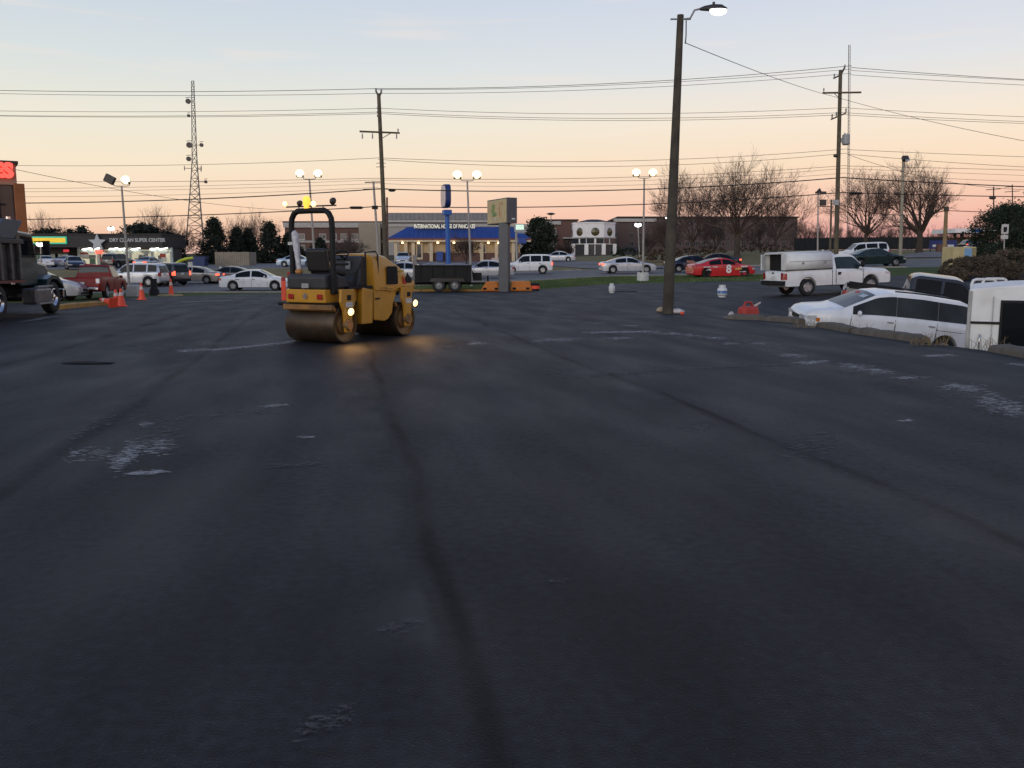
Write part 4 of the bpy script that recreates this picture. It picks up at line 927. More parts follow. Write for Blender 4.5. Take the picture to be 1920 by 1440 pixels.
# ---- dump truck at the left edge
tk = thing('dump_truck', 'dark green dump truck with ribbed steel bed cut off at left', 'dump truck', Vector((-14.95, 24.8, 0)), R(97)); tk.scale = (.93, .93, .95)
M_bed = mat('worn_bed_steel', (.035, .035, .035), .6, .2, var=.35, scale=2.5, stain=((.09, .085, .08), 3, .6))
M_cab = mat('bottle_green_cab', (.008, .028, .026), .3, .1, var=.15, coat=.5)
m = MB(); m.prism([(-4.3, 1.15), (.35, 1.05), (.45, 2.25), (-4.3, 2.25)], -1.16, 1.16, 'xz'); m.build('dump_bed', M_bed, tk, bevel=.03)
for x in (-3.9, -3.2, -2.5, -1.8, -1.1, -.4, .2):
    for sd in (1, -1):
        m = MB(); m.box((x, sd * 1.21, 1.7), (.16, .12, 1.1)); m.build('bed_rib', mat('rib_steel', (.09, .085, .08), .55, .3, var=.35, scale=4), tk, bevel=.02)
m = MB(); m.box((-1.95, 1.22, 2.26), (4.8, .14, .14)); m.box((-1.95, -1.22, 2.26), (4.8, .14, .14)); m.build('bed_rail', M_bed, tk, bevel=.02)
m = MB(); m.box((-1.95, -1.22, 1.10), (4.7, .08, .07)); m.build('side_stripe', mat('faded_red_strip', (.14, .03, .025), .6), tk)
m = MB(); m.prism([(-1.0, 2.35), (.5, 2.35), (1.15, 2.85), (1.15, 2.92), (-.1, 2.92)], -1.0, 1.0, 'xz'); m.build('cab_guard', mat('tarp_bluegrey', (.07, .08, .10), .6, var=.2), tk, bevel=.02)
m = MB(); m.prism([(.7, .95), (2.1, .95), (2.15, 1.75), (1.85, 2.55), (.75, 2.6)], -1.0, 1.0, 'xz'); m.build('cab', M_cab, tk, bevel=.06)
for sd in (1, -1):
    m = MB(); m.prism([(.95, 1.8), (1.95, 1.8), (1.72, 2.42), (.95, 2.45)], sd * 1.002, sd * 1.015, 'xz'); m.build('door_window', M_glass, tk)
    m = MB(); m.box((1.5, -1.15 * sd, .62), (1.2, .5, .5)); m.build('fuel_tank', mat('dull_aluminium', (.16, .16, .165), .45, .6, var=.3, scale=5), tk, bevel=.08)
    m = MB(); m.box((1.5, -1.38 * sd, .92), (1.2, .1, .05)); m.box((1.5, -1.40 * sd, .4), (1.2, .1, .05)); m.build('step', M_steel, tk)
    m = MB(); m.box((2.0, sd * 1.35, 2.1), (.08, .2, .45)); m.tube([(1.95, sd * 1.0, 2.3), (2.0, sd * 1.35, 2.3)], .015, 5); m.tube([(1.95, sd * 1.0, 1.9), (2.0, sd * 1.35, 1.9)], .015, 5); m.build('wing_mirror', M_trim, tk)
m = MB(); m.prism([(1.85, 2.5), (2.13, 1.8), (2.16, 1.82), (1.9, 2.52)], -.9, .9, 'xz'); m.build('windscreen', M_glass, tk)
m = MB(); m.prism([(2.12, .9), (3.7, .85), (3.75, 1.45), (3.5, 1.62), (2.15, 1.78)], -.72, .72, 'xz'); m.build('bonnet', M_cab, tk, bevel=.1)
for sd in (1, -1):
    m = MB(); m.prism([(2.2, .8), (2.35, 1.12), (2.8, 1.25), (3.3, 1.2), (3.7, .95), (3.72, .8), (3.5, .95), (3.2, 1.1), (2.75, 1.12), (2.45, .95)], sd * .72, sd * 1.18, 'xz'); m.build('front_wing', M_cab, tk)
    m = MB(); m.ball((3.75, sd * .85, 1.05), (.08, .14, .12), 10, 6); m.build('headlight', M_lens, tk, smooth=60)
    m = MB(); m.tube([(.55, sd * .85, 1.0), (.55, sd * .85, 3.0)], .07, 10); m.build('exhaust_stack', M_chrome, tk, smooth=60)
m = MB(); m.box((3.85, 0, .62), (.14, 2.3, .3)); m.build('front_bumper', M_chrome, tk, bevel=.03)
m = MB(); m.box((-.3, .42, .82), (7.4, .12, .28)); m.box((-.3, -.42, .82), (7.4, .12, .28)); m.build('chassis_rail', M_under, tk)
for sd in (1, -1):
    add_wheel(tk, 2.95, sd * 1.0, .52, .30, M_chrome, 'truck')
    for x in (-1.1, -2.45):
        add_wheel(tk, x, sd * .98, .52, .30, M_chrome, 'truck'); add_wheel(tk, x, sd * .62, .52, .30, M_chrome, 'truck')
    m = MB(); m.box((-3.3, sd * .85, .62), (.03, .62, .75)); m.build('mud_flap', M_rubber, tk)
# ------------------------------------------------------------------ tandem roller
M_cat = mat('machine_yellow', (.52, .255, .022), .42, var=.10, scale=2.5, coat=.15, stain=((.2, .11, .03), 2.2, .3))
M_catd = mat('grimy_yellow', (.26, .125, .03), .6, var=.2, scale=4, stain=((.05, .035, .02), 3.0, .7))
M_drum = mat('rolled_drum_steel', (.075, .052, .034), .42, .6, var=.3, scale=3, bump=.1, bscale=20, stain=((.03, .026, .022), 2.0, .6))
M_drume = mat('drum_end_steel', (.20, .115, .045), .55, .2, var=.25, scale=4, stain=((.05, .04, .03), 3.0, .6))
M_plas = mat('dark_tank_plastic', (.028, .030, .034), .55, var=.15, scale=3)
M_seat = mat('black_vinyl', (.01, .01, .011), .5, var=.2)
rl = thing('road_roller', 'yellow tandem road roller with lit lamps and amber beacon on new asphalt', 'roller', Vector((-3.34, 18.55, 0)), R(62))
DR, DW, XR, XF = .37, 1.22, -1.0, 1.04
def drum(x, steer):
    o = link('drum', MB().lathe([(DR - .03, -DW / 2 + .0), (DR - .004, -DW / 2 + .004), (DR, -DW / 2 + .02), (DR, DW / 2 - .02), (DR - .004, DW / 2 - .004), (DR - .03, DW / 2)], (0, 0, 0), 'y', 56).mesh('drum', M_drum, 40), rl, (x, 0, DR), (0, 0, steer))
    for sd in (1, -1):
        e = MB(); e.lathe([(DR - .03, 0), (DR - .045, sd * -.06), (DR * .55, sd * -.08), (DR * .5, sd * -.02), (DR * .25, sd * .0), (.001, sd * .0)], (0, sd * DW / 2, 0), 'y', 32)
        e.build('drum_end', M_drume, o, smooth=40)
    e = MB(); e.box((-.30, 0, .32), (.05, DW * .98, .10), Matrix.Rotation(R(-35), 3, 'Y')); e.build('scraper_bar', M_catd, o)
    return o
drum(XR, 0); drum(XF, 0)
# yokes that carry the drums
for x in (XR, XF):
    for sd in (1, -1):
        m = MB(); sg = 1 if x < 0 else -1
        m.prism([(x - .09, .22), (x + .09, .22), (x + .13, .62), (x + .22 * (1 if x < 0 else .6), .80), (x + .20, 1.06), (x - .20, 1.06), (x - .22, .82), (x - .13, .62)], sd * (DW / 2 + .025), sd * (DW / 2 + .085), 'xz')
        m.build('drum_yoke', M_cat, rl, bevel=.012)
        m = MB(); m.lathe([(.001, sd * .12), (.10, sd * .12), (.12, sd * .085), (.12, sd * .02)], (x, sd * DW / 2, DR), 'y', 16); m.build('axle_hub', M_drume, rl, smooth=40)
# rear frame: yellow panel, deck tank, dark gap
m = MB(); m.prism([(-1.42, .80), (-.45, .80), (-.45, 1.06), (-1.44, 1.06)], -.48, .50, 'xz'); m.build('rear_frame', M_cat, rl, bevel=.02)
m = MB(); m.box((-.95, 0, .765), (.8, DW * .9, .07)); m.build('frame_underside', M_under, rl)
m = MB(); m.box((-1.37, 0, .715), (.08, DW, .10)); m.build('water_bar', M_catd, rl, bevel=.01)
m = MB(); m.prism([(-1.40, 1.062), (-.55, 1.062), (-.55, 1.22), (-1.05, 1.36), (-1.36, 1.36), (-1.42, 1.30)], -.47, .49, 'xz'); m.build('deck_tank', M_plas, rl, bevel=.04)
m = MB(); m.box((-1.43, 0, 1.13), (.03, .17, .09)); m.build('tank_label', mat('grey_label', (.3, .3, .3), .5), rl)
m = MB(); m.lathe([(.001, -.02), (.055, -.02), (.06, 0), (.06, .02)], (-1.435, 0, .93), 'x', 16); m.build('badge', M_chrome, rl, smooth=40)
for sd in (1, -1):
    m = MB(); m.box((-1.45, sd * .36, .92), (.03, .12, .10)); m.build('tail_light', M_tail, rl, bevel=.01)
    # legs of the machine between deck and drum
    m = MB(); m.prism([(-.45, .34), (-.10, .34), (-.06, 1.02), (-.40, 1.08)], sd * .34, sd * .60, 'xz'); m.build('frame_leg', M_cat, rl, bevel=.02)
# operator deck and station
m = MB(); m.box((-.45, 0, 1.085), (.75, 1.18, .05)); m.build('operator_deck', M_trim, rl)
m = MB(); m.prism([(-1.02, 1.36), (-.55, 1.30), (-.52, 1.42), (-1.0, 1.48)], -.30, .24, 'xz'); m.build('seat_cushion', M_seat, rl, bevel=.04)
m = MB(); m.prism([(-1.10, 1.40), (-.98, 1.40), (-1.06, 1.82), (-1.12, 1.86), (-1.18, 1.82)], -.28, .22, 'xz'); m.build('seat_back', M_seat, rl, bevel=.05)
for sd in (1, -1):
    m = MB(); m.box((-.75, -.03 + sd * .31, 1.55), (.42, .06, .06)); m.build('armrest', M_seat, rl, bevel=.02)
m = MB(); m.prism([(-.38, 1.08), (-.01, 1.08), (-.01, 1.62), (-.06, 1.72), (-.18, 1.70), (-.24, 1.3)], -.40, .40, 'xz'); m.build('dash_console', M_plas, rl, bevel=.04)
m = MB(); m.tube([(-.34 + .07 * math.sin(a), .19 * math.cos(a), 1.72 + .18 * math.sin(a) * .5) for a in [k * math.pi / 10 for k in range(21)]], .016, 6); m.tube([(-.34, 0, 1.72), (-.16, 0, 1.62)], .022, 6); m.tube([(-.34, .18, 1.72), (-.34, -.18, 1.72)], .012, 5); m.build('steering_wheel', M_trim, rl, smooth=60)
for sd in (1, -1): MB().tube([(-.25, sd * .56, 1.10), (-.25, sd * .56, 1.78), (.08, sd * .56, 1.80), (.16, sd * .56, 1.74), (.16, sd * .56, 1.12)], .02, 6).build('hand_rail', M_trim, rl, smooth=60)
m = MB(); m.box((-.235, -.1, 1.52), (.02, .12, .16)); m.build('gauge_panel', mat('gauge_face', (.3, .33, .35), .3, var=.5, scale=30), rl)
# engine hood and body, sloping to the nose
def hood_top(x): return pl([(0, 1.75), (.28, 1.77), (.58, 1.71), (1.02, 1.53), (1.44, 1.28), (1.50, 1.22)], x)
m = MB(); xs = [k * 1.5 / 18 for k in range(19)]
ring = 0
for x in xs:
    T = hood_top(x); wd = lerp(.58, .54, x / 1.5)
    zb_ = 1.03 if x < 1.1 else lerp(1.03, 1.10, (x - 1.1) / .36)
    sec = [(wd + .015, zb_), (wd, zb_ + (T - zb_) * .5), (wd - .015, T - .16), (wd - .055, T - .06), (wd - .14, T - .012), (0, T)]
    m.v.extend([(x, y, z) for y, z in sec] + [(x, -y, z) for y, z in reversed(sec[:-1])]); ring = 2 * len(sec) - 1
for i in range(len(xs) - 1):
    for j in range(ring - 1): m.f.append((i * ring + j, i * ring + j + 1, (i + 1) * ring + j + 1, (i + 1) * ring + j))
m.f.append(tuple(range(ring))); m.f.append(tuple((len(xs) - 1) * ring + j for j in reversed(range(ring))))
m.build('engine_hood', M_cat, rl, smooth=35)
for sd in (1, -1):
    m = MB(); m.prism([(.42, 1.12), (.80, 1.12), (.82, 1.16), (.80, 1.46), (.76, 1.50), (.46, 1.50), (.42, 1.46)], sd * .585, sd * .602, 'xz'); m.build('side_vent', M_trim, rl, bevel=.006)
    for k in range(7):
        m = MB(); m.box((.61, sd * .606, 1.17 + .05 * k), (.34, .012, .012), Matrix.Rotation(R(0), 3, 'X')); m.build('vent_slat', M_under, rl)
    m = MB(); m.box((.98, sd * .575, 1.40), (.16, .012, .04)); m.build('hood_decal', mat('decal_yellow', (.5, .36, .02), .5), rl, bevel=.003)
    m = MB(); m.prism([(1.10, 1.14), (1.36, 1.14), (1.36, 1.22), (1.20, 1.36)], sd * .562, sd * .575, 'xz'); m.build('nose_grille', M_trim, rl)
    m = MB(); m.prism([(1.05, 1.12), (1.16, 1.12), (1.02, 1.30)], sd * .566, sd * .580, 'xz'); m.build('red_decal', mat('decal_red', (.45, .02, .02), .5), rl)
    m = MB(); m.box((.30, sd * .600, 1.045), (.24, .012, .02)); m.box((.06, sd * .615, .84), (.16, .012, .03)); m.build('name_decal', M_trim, rl)
# lower body between the drums, with the curved top edge of the side panel
m = MB(); m.prism([(-.02, .40), (.34, .36), (.46, .40), (.60, .52), (.64, .72), (.75, .90), (1.05, .98), (1.42, .96), (1.46, 1.08), (.95, 1.09), (.55, 1.00), (.30, 1.035), (-.02, 1.035)], -.59, .59, 'xz'); m.build('body_side', M_cat, rl, bevel=.02)
m = MB(); m.prism([(.02, 1.04), (.30, 1.045), (.55, 1.01), (.95, 1.10), (1.46, 1.09), (1.46, 1.055), (.95, 1.065), (.55, .975), (.30, 1.01), (.02, 1.005)], -.625, .625, 'xz'); m.build('panel_lip', M_cat, rl, bevel=.008)
m = MB(); m.box((-.20, 0, .60), (.30, .36, .5)); m.build('articulation_joint', M_under, rl)
m = MB(); m.lathe([(.001, -.02), (.045, -.02), (.045, .01)], (.78, -.595, .93), 'y', 14); m.build('fuel_cap', M_trim, rl)
for x in (XR + .02, XF + .02):
    for sd in (1, -1):
        m = MB(); m.box((x, sd * (DW / 2 + .092), .90), (.11, .02, .10)); m.build('tie_down_hole', M_trim, rl, bevel=.006)
        m = MB(); m.box((x, sd * (DW / 2 + .092), .76), (.20, .012, .10)); m.build('warning_sticker', mat('sticker_white', (.5, .5, .48), .5, var=.3, scale=20), rl)
# roll bar
for sd in (1, -1):
    m = MB(); m.box((-1.2, sd * .51, 1.15), (.14, .10, .36)); m.build('roll_bar_foot', M_trim, rl, bevel=.01)
pts = [(-1.2, y_ * .92, z_) for y_, z_ in ((-.55, 1.1), (-.55, 2.30), (-.535, 2.42), (-.47, 2.52), (-.37, 2.57), (0, 2.575), (.37, 2.57), (.47, 2.52), (.535, 2.42), (.55, 2.30), (.55, 1.1))]
m = MB(); m.tube(pts, .056, 10); m.build('roll_bar', M_trim, rl, smooth=60)
m = MB(); m.tube([(-1.20, -.62, 2.66), (-1.20, .62, 2.66)], .015, 6); m.tube([(-1.20, -.3, 2.58), (-1.20, -.3, 2.66)], .012, 5); m.tube([(-1.20, .3, 2.58), (-1.20, .3, 2.66)], .012, 5); m.build('lamp_bar', M_trim, rl)
def work_lamp(p, facing, lit, r=.055):
    d = Vector(facing).normalized(); m = MB(); p = Vector(p)
    m.tube([p - d * .07, p - d * .03, p], [r * .5, r * .95, r * 1.05], 12); o = m.build('work_lamp', M_housing, rl, smooth=50)
    m = MB(); m.tube([p + d * .001, p + d * .012, p + d * .03], [r * .95, r * .85, r * .3], 12); m.build('lens', lit if lit else M_lens, o, smooth=50); return p
work_lamp((-1.26, .60, 2.72), (-.8, -.35, -.1), M_lampo); work_lamp((-1.16, .30, 2.72), (.9, 0, -.2), None, .06)
work_lamp((-1.26, -.12, 2.70), (-.8, -.35, -.1), M_lampo, .06); work_lamp((-1.16, -.52, 2.74), (.9, 0, -.2), None, .07)
m = MB(); m.tube([(-1.20, .10, 2.62), (-1.20, .10, 2.68), (-1.20, .10, 2.70), (-1.20, .10, 2.82), (-1.20, .10, 2.85)], [.06, .06, .075, .07, .04], 14); m.build('beacon', M_beacon, rl, smooth=40)
# drum-edge lamps, lit: they throw a warm streak on the asphalt
for x, z in ((XR + .03, .62), (XF + .22, .70)):
    p = Vector((x, -DW / 2 - .12, z)); work_lamp(p, (-.25 if x < 0 else -.1, -.9, -.12), M_lampo, .078)
    ld = bpy.data.lights.new('drum_edge_lamp', 'SPOT'); ld.energy = 34; ld.color = (1.0, .52, .17); ld.shadow_soft_size = .05; ld.spot_size = R(140); ld.spot_blend = .6
    lo = bpy.data.objects.new('drum_edge_lamp', ld); col.objects.link(lo); lo.parent = rl; lo.location = p + Vector((-.02, -.06, 0)); lo.rotation_euler = (R(48), 0, R(180))
for k in range(3):
    m = MB(); m.tube([(-.62 + .05 * k, -.52, 1.10), (-.62 + .05 * k, -.56, 1.35), (-.4, -.56, 1.5 + .05 * k)], .014, 6); m.build('hydraulic_hose', M_rubber, rl, smooth=60)
m = MB(); m.box((-1.2, .51, 1.95), (.11, .11, .06)); m.build('roll_bar_sticker', mat('sticker_white', (.5, .5, .48), .5), rl)
m = MB(); m.box((-1.15, .63, 1.34), (.09, .07, .10)); m.build('marker_lamp', M_tail, rl, bevel=.01)
# rolled white sheet standing on the deck, and an orange rag at its foot
cs = Matrix.Rotation(R(62), 3, 'Z')
def onroller(v): return Vector((-3.34, 18.55, 0)) + cs @ Vector(v)
m = MB(); P0 = onroller((-1.2, .33, 1.352)); P1 = onroller((-1.2, .44, 2.2))
m.tube([P0, P0.lerp(P1, .2), P0.lerp(P1, .5), P0.lerp(P1, .8), P0.lerp(P1, .95), P1], [.045, .05, .06, .07, .06, .025], 10)
tag(m.build('rolled_sheet', mat('white_sheeting', (.5, .5, .52), .7, var=.35, scale=14), smooth=60), 'tall roll of whitish sheeting standing beside the roller seat', 'rolled sheet')
m = MB(); q = onroller((-1.26, .30, 1.40)); m.ball(q, (.08, .07, .055), 10, 7)
tag(m.build('rag', mat('ochre_rag', (.42, .2, .06), .9, var=.3, scale=20), smooth=60), 'ochre rag lying on the roller deck at the foot of the white roll', 'rag')
# ------------------------------------------------------------------ poles, lamps, wires
def pole_between(top_px, base_px, Y, r0, r1, zb=None):
    """foot on the ground in column base_px, head at photo point top_px"""
    b = ground(base_px, Y); 
    if zb is not None: b.z = zb
    t = at(top_px[0], top_px[1], Y); return b, t
# ---- wooden pole with a street lamp, in the lot
b, t = on_plane(1252, 588), None
t = at(1276, 28, b.y)
wp = thing('street_lamp', 'dark wooden pole with lit cobra-head street lamp in the lot', 'street lamp', b)
rt = t - b
m = MB(); m.tube([Vector((0, 0, -.3)), rt * .1, rt * .4, rt * .7, rt], [.175, .168, .15, .122, .098], 16); m.build('pole', M_woodd, wp, smooth=50)
m = MB(); m.tube([rt * .985 + Vector((.05, -.05, 0)), rt * .985 + Vector((.28, -.05, .02)), rt + Vector((.40, -.05, .12)), rt + Vector((.55, -.05, .155)), rt + Vector((.72, -.05, .15))], .03, 8); m.tube([rt * .985 + Vector((-.3, -.05, 0)), rt * .985 + Vector((.3, -.05, 0))], .025, 6); m.build('arm', M_steel, wp, smooth=50)
c = rt + Vector((.98, -.05, .13)); m = MB()
def lamp_sec(q, hh, ww): return [(q, ww * math.cos(a), hh * math.sin(a)) for a in [math.pi * k / 8 for k in range(9)]]
secs = [(-.42, .06, .07), (-.30, .11, .12), (-.05, .16, .17), (.2, .15, .18), (.36, .06, .12)]
base = len(m.v)
for q, hh, ww in secs: m.v.extend([tuple(c + Vector(v)) for v in lamp_sec(q, hh, ww)])
for i in range(4):
    for k in range(8): m.f.append((i * 9 + k, i * 9 + k + 1, (i + 1) * 9 + k + 1, (i + 1) * 9 + k))
    m.f.append((i * 9 + 8, i * 9, (i + 1) * 9, (i + 1) * 9 + 8))
m.f.append(tuple(range(9))); m.f.append(tuple(range(44, 35, -1)))
hd = m.build('lamp_head', M_housing, wp, smooth=40)
m = MB(); m.ball(c + Vector((.12, 0, -.015)), (.25, .165, .14), 16, 8); m.build('lens', M_lampw, hd, smooth=60)
m = MB(); m.tube([c + Vector((-.02, 0, .15)), c + Vector((-.02, 0, .22))], .04, 8); m.build('photocell', M_housing, hd)
m = MB(); m.tube([rt * .985 + Vector((.15, -.12, -.05)), rt * .93 + Vector((.17, -.1, 0)), rt * .905 + Vector((.16, -.1, 0))], .018, 5); m.build('conduit', M_trim, wp)

def flood_pole(label, top, base_px, Y, heads, base=None, r=.07, m_pole=M_polepaint, bar=.5):
    b, t = pole_between(top, base_px, Y, .09, .06)
    w = thing('flood_light_pole', label, 'light pole', b, group='flood light poles around the lot'); rt = t - b
    m = MB(); m.tube([Vector((0, 0, -.3)), rt * .5, rt], [r * 1.25, r * 1.05, r * .8], 10); m.build('pole', m_pole, w, smooth=50)
    m = MB(); m.tube([rt + Vector((-bar, 0, .16)), rt + Vector((-bar * .95, 0, .03)), rt + Vector((-bar * .6, 0, 0)), rt + Vector((bar * .6, 0, 0)), rt + Vector((bar * .95, 0, .03)), rt + Vector((bar, 0, .16))], .028, 6); m.build('bracket', m_pole, w, smooth=50)
    for x, lit in heads:
        c = rt + Vector((x, 0, .34)); rot = Matrix.Rotation(R(-28), 3, 'X')
        m = MB(); m.box(c, (.5, .26, .40), rot, (.8, .8)); o = m.build('lamp_head', M_housing, w, bevel=.03)
        m = MB()
        if lit: m.ball(c + rot @ Vector((0, -.12, -.02)), (.29, .14, .25), 16, 10)
        else: m.box(c + rot @ Vector((0, -.14, 0)), (.42, .02, .32))
        m.build('lens', M_lamp if lit else M_glass, o, smooth=60)
    if base:
        m = MB(); m.lathe([(.001, base), (.40, base), (.42, base - .05), (.42, -.3)], (0, 0, 0), 'z', 16); m.build('concrete_foot', M_paleconc, w, smooth=40)
    return w
w = flood_pole('light pole at left with one lit and one dark head', (228, 349), 240, 57, [(.32, True)])
rt = at(228, 349, 57) - ground(240, 57); m = MB(); m.box(rt + Vector((-.72, 0, .42)), (.62, .3, .5), Matrix.Rotation(R(28), 3, 'Y')); m.build('dark_lamp_head', M_housing, w, bevel=.03)
flood_pole('twin-headed lit light pole behind the roller', (580, 336), 592, 62, [(-.62, True), (.62, True)], bar=.42)
flood_pole('twin-headed lit light pole between the blue pylon and the grey sign', (876, 339), 884, 58, [(-.62, True), (.62, True)], bar=.42)
flood_pole('twin-headed lit light pole on a white concrete foot at the grass verge', (1208, 334), 1206, 63.5, [(-.58, True), (.58, True)], base=.62, bar=.42)
# unlit floodlight pole at right
b, t = pole_between((1694, 300), 1688, 74, .1, .07); w = thing('flood_light_pole', 'tall pale pole with one unlit flood light between two bare oaks', 'light pole', b); rt = t - b
m = MB(); m.tube([Vector((0, 0, -.3)), rt], [.15, .10], 10); m.build('pole', mat('pale_pole', (.30, .27, .20), .7, var=.15), w, smooth=50)
m = MB(); m.box(rt + Vector((.1, -.1, .1)), (.5, .3, .42), Matrix.Rotation(R(-35), 3, 'X')); o = m.build('lamp_head', M_housing, w, bevel=.03)
m = MB(); m.box(rt + Vector((.2, -.28, .02)), (.34, .04, .3), Matrix.Rotation(R(-35), 3, 'X')); m.build('lens', M_lens, o)
# small far lamps
def small_lamp(label, px, py, basepx, Y, lit, r=.22, hgt=None, shade=False):
    b = ground(basepx, Y); t = at(px, py, Y); w = thing('lamp_post', label, 'lamp post', b); rt = t - b
    m = MB(); m.tube([Vector((0, 0, -.3)), rt], [.09, .06], 8); m.build('post', M_polepaint, w, smooth=50)
    m = MB(); m.tube([rt + Vector((0, 0, -.1)), rt + Vector((0, 0, .1)), rt + Vector((0, 0, .28))], [r * .6, r * 1.5, r * .5], 10); o = m.build('hood', M_housing, w, smooth=40)
    if lit: m = MB(); m.ball(rt + Vector((0, -.1, -.05)), (r * 1.7, r, r), 12, 8); m.build('lens', lit, o, smooth=60)
small_lamp('small lit lamp above the dark shop roof', 209, 428, 209, 130, M_lampw, .3)
small_lamp('dark square lamp post above the school roof beside the rotunda', 1033, 402, 1034, 150, None, .55)
small_lamp('round lit lamp just left of the twin-headed pole by the verge', 1196, 421, 1200, 120, M_lampw, .28)
small_lamp('lit lamp at the left end of the shop front under the yellow sign', 76, 457, 76, 96, M_lampw, .25)
small_lamp('small lit lamp at the roof line beside the wooden street lamp pole', 1251, 408, 1251, 185, M_lampw, .26)

# ---- utility poles
G_up = 'wooden utility poles along the road'
def utility(label, top, base_px, Y, group=G_up, r=.17, m_=M_wood):
    b, t = pole_between(top, base_px, Y, .17, .12); w = thing('utility_pole', label, 'utility pole', b, group=group); rt = t - b
    m = MB(); m.tube([Vector((0, 0, -.4)), rt * .5, rt], [r, r * .85, r * .7], 12); m.build('pole', m_, w, smooth=50); return w, b, rt
def insul(w, p, dz, r=.05, n='insulator'):
    m = MB(); s_ = 1 if dz > 0 else -1
    m.tube([p, p + Vector((0, 0, dz * .25)), p + Vector((0, 0, dz * .3)), p + Vector((0, 0, dz * .6)), p + Vector((0, 0, dz * .65)), p + Vector((0, 0, dz))], [r * .5, r * .5, r, r * .8, r * 1.1, r * .5], 8); m.build(n, M_steel, w, smooth=50)
def rel(px, py, Y, b): return at(px, py, Y) - b
w, b, rt = utility('wooden utility pole with one wide crossarm rising behind the roller', (710, 176), 725, 60)
Y = 60
m = MB(); a_, c_ = rel(675, 247, Y, b), rel(750, 250, Y, b); m.tube([a_ + Vector((0, -.15, 0)), c_ + Vector((0, -.15, 0))], .065, 6); m.tube([c_.lerp(a_, .2) + Vector((0, -.15, 0)), rel(715, 261, Y, b) + Vector((0, -.15, 0))], .025, 5); m.build('crossarm', M_wood, w)
for px in (680, 699, 744): insul(w, rel(px, 250, Y, b) + Vector((0, -.15, 0)), -.38)
insul(w, rel(747, 249, Y, b) + Vector((0, -.15, 0)), .25)
m = MB(); m.tube([rel(710, 182, Y, b), rel(705, 170, Y, b)], .06, 6); m.tube([rel(711, 182, Y, b), rel(715, 172, Y, b)], .06, 6); m.build('top_bracket', M_wood, w)
insul(w, rel(705, 174, Y, b), .3, .07); insul(w, rel(715, 176, Y, b), .3, .07)
for py in (203, 210, 217): m = MB(); m.tube([rel(711, py, Y, b), rel(707, py, Y, b)], [.05, .08], 8); m.build('post_insulator', M_steel, w)
for py in (306, 313): m = MB(); m.tube([rel(705, py, Y, b), rel(723, py, Y, b)], .02, 5); m.build('cable_bracket', M_steel, w)
w, b, rt = utility('wooden utility pole with crossarm and grey transformer at right', (1576, 132), 1568, 62)
Y = 62
m = MB(); m.tube([rel(1541, 175, Y, b) + Vector((0, -.15, 0)), rel(1613, 174, Y, b) + Vector((0, -.15, 0))], .065, 6); m.tube([rel(1562, 175, Y, b) + Vector((0, -.15, 0)), rel(1573, 186, Y, b) + Vector((0, -.15, 0))], .025, 5); m.build('crossarm', M_wood, w)
insul(w, rel(1543, 174, Y, b) + Vector((0, -.15, 0)), .3)
m = MB(); m.tube([rel(1563, 147, Y, b), rel(1577, 140, Y, b), rel(1584, 126, Y, b)], .06, 6); m.build('top_bracket', M_wood, w)
insul(w, rel(1564, 148, Y, b), .35); insul(w, rel(1584, 128, Y, b), .25)
m = MB(); m.tube([rel(1558, 224, Y, b), rel(1586, 212, Y, b)], .055, 6); m.build('lower_crossarm', M_wood, w)
for px, py in ((1560, 223), (1568, 219), (1586, 212)): insul(w, rel(px, py, Y, b), .32, .06)
m = MB(); m.tube([rel(1586, 272, Y, b), rel(1586, 270, Y, b), rel(1586.5, 254, Y, b), rel(1586.5, 252, Y, b)], [.18, .26, .26, .22], 14); o = m.build('transformer', mat('transformer_grey', (.30, .31, .31), .5, .1, var=.12), w, smooth=40)
m = MB(); m.tube([rel(1584, 252, Y, b), rel(1584, 249, Y, b)], .05, 6); m.tube([rel(1590, 252, Y, b), rel(1590, 249, Y, b)], .05, 6); m.build('bushing', M_steel, o)
m = MB(); m.box(rel(1580, 263, Y, b), (.25, .08, .3)); m.build('mount', M_steel, w)
m = MB(); m.ball(rel(1567, 292, Y, b), (.18, .14, .12), 10, 6); m.box(rel(1571, 292, Y, b), (.2, .06, .06)); m.build('camera_housing', M_housing, w, smooth=50)
m = MB(); m.box(rel(1569, 380, Y, b) + Vector((-.15, -.22, 0)), (.42, .04, .36)); m.build('pole_sign', mat('sign_grey', (.35, .36, .36), .5), w)
# far pole between roller and restaurant, red post, right far posts
w, b, rt = utility('thin grey pole with two short crossarms behind the wooden pole', (700, 340), 712, 80, group=None, r=.13, m_=M_polepaint)
for x0, x1, py in ((684, 718, 342), (681, 728, 355)):
    m = MB(); m.tube([rel(x0, py, 80, b), rel(x1, py - 1, 80, b)], .05, 6); m.build('crossarm', M_woodd, w)
m = MB(); m.box(rel(703, 389, 80, b), (.5, .3, .3)); m.build('splice_box', M_trim, w)
b, t = pole_between((725.5, 370), 727, 84, .08, .08); w = thing('sign_post', 'thin rusty red post standing left of the restaurant', 'post', b); m = MB(); m.tube([Vector((0, 0, -.3)), t - b], .09, 8); m.build('post', mat('rusty_red', (.13, .06, .045), .7, var=.3), w)
w, b, rt = utility('short tan timber post beside the cream cabinet', (1774.5, 388), 1770, 58, group=None, r=.15, m_=M_woody)
m = MB(); m.tube([rt * .93, rt * 1.005], .155, 10); m.build('dark_cap', M_woodd, w)
w, b, rt = utility('far short post left of the right utility pole', (1559, 374), 1556, 90, group=None, r=.12)
w, b, rt = utility('far utility pole with crossarm and transformers at right', (1863, 350), 1862, 190, group='far utility poles at right', m_=M_woodd)
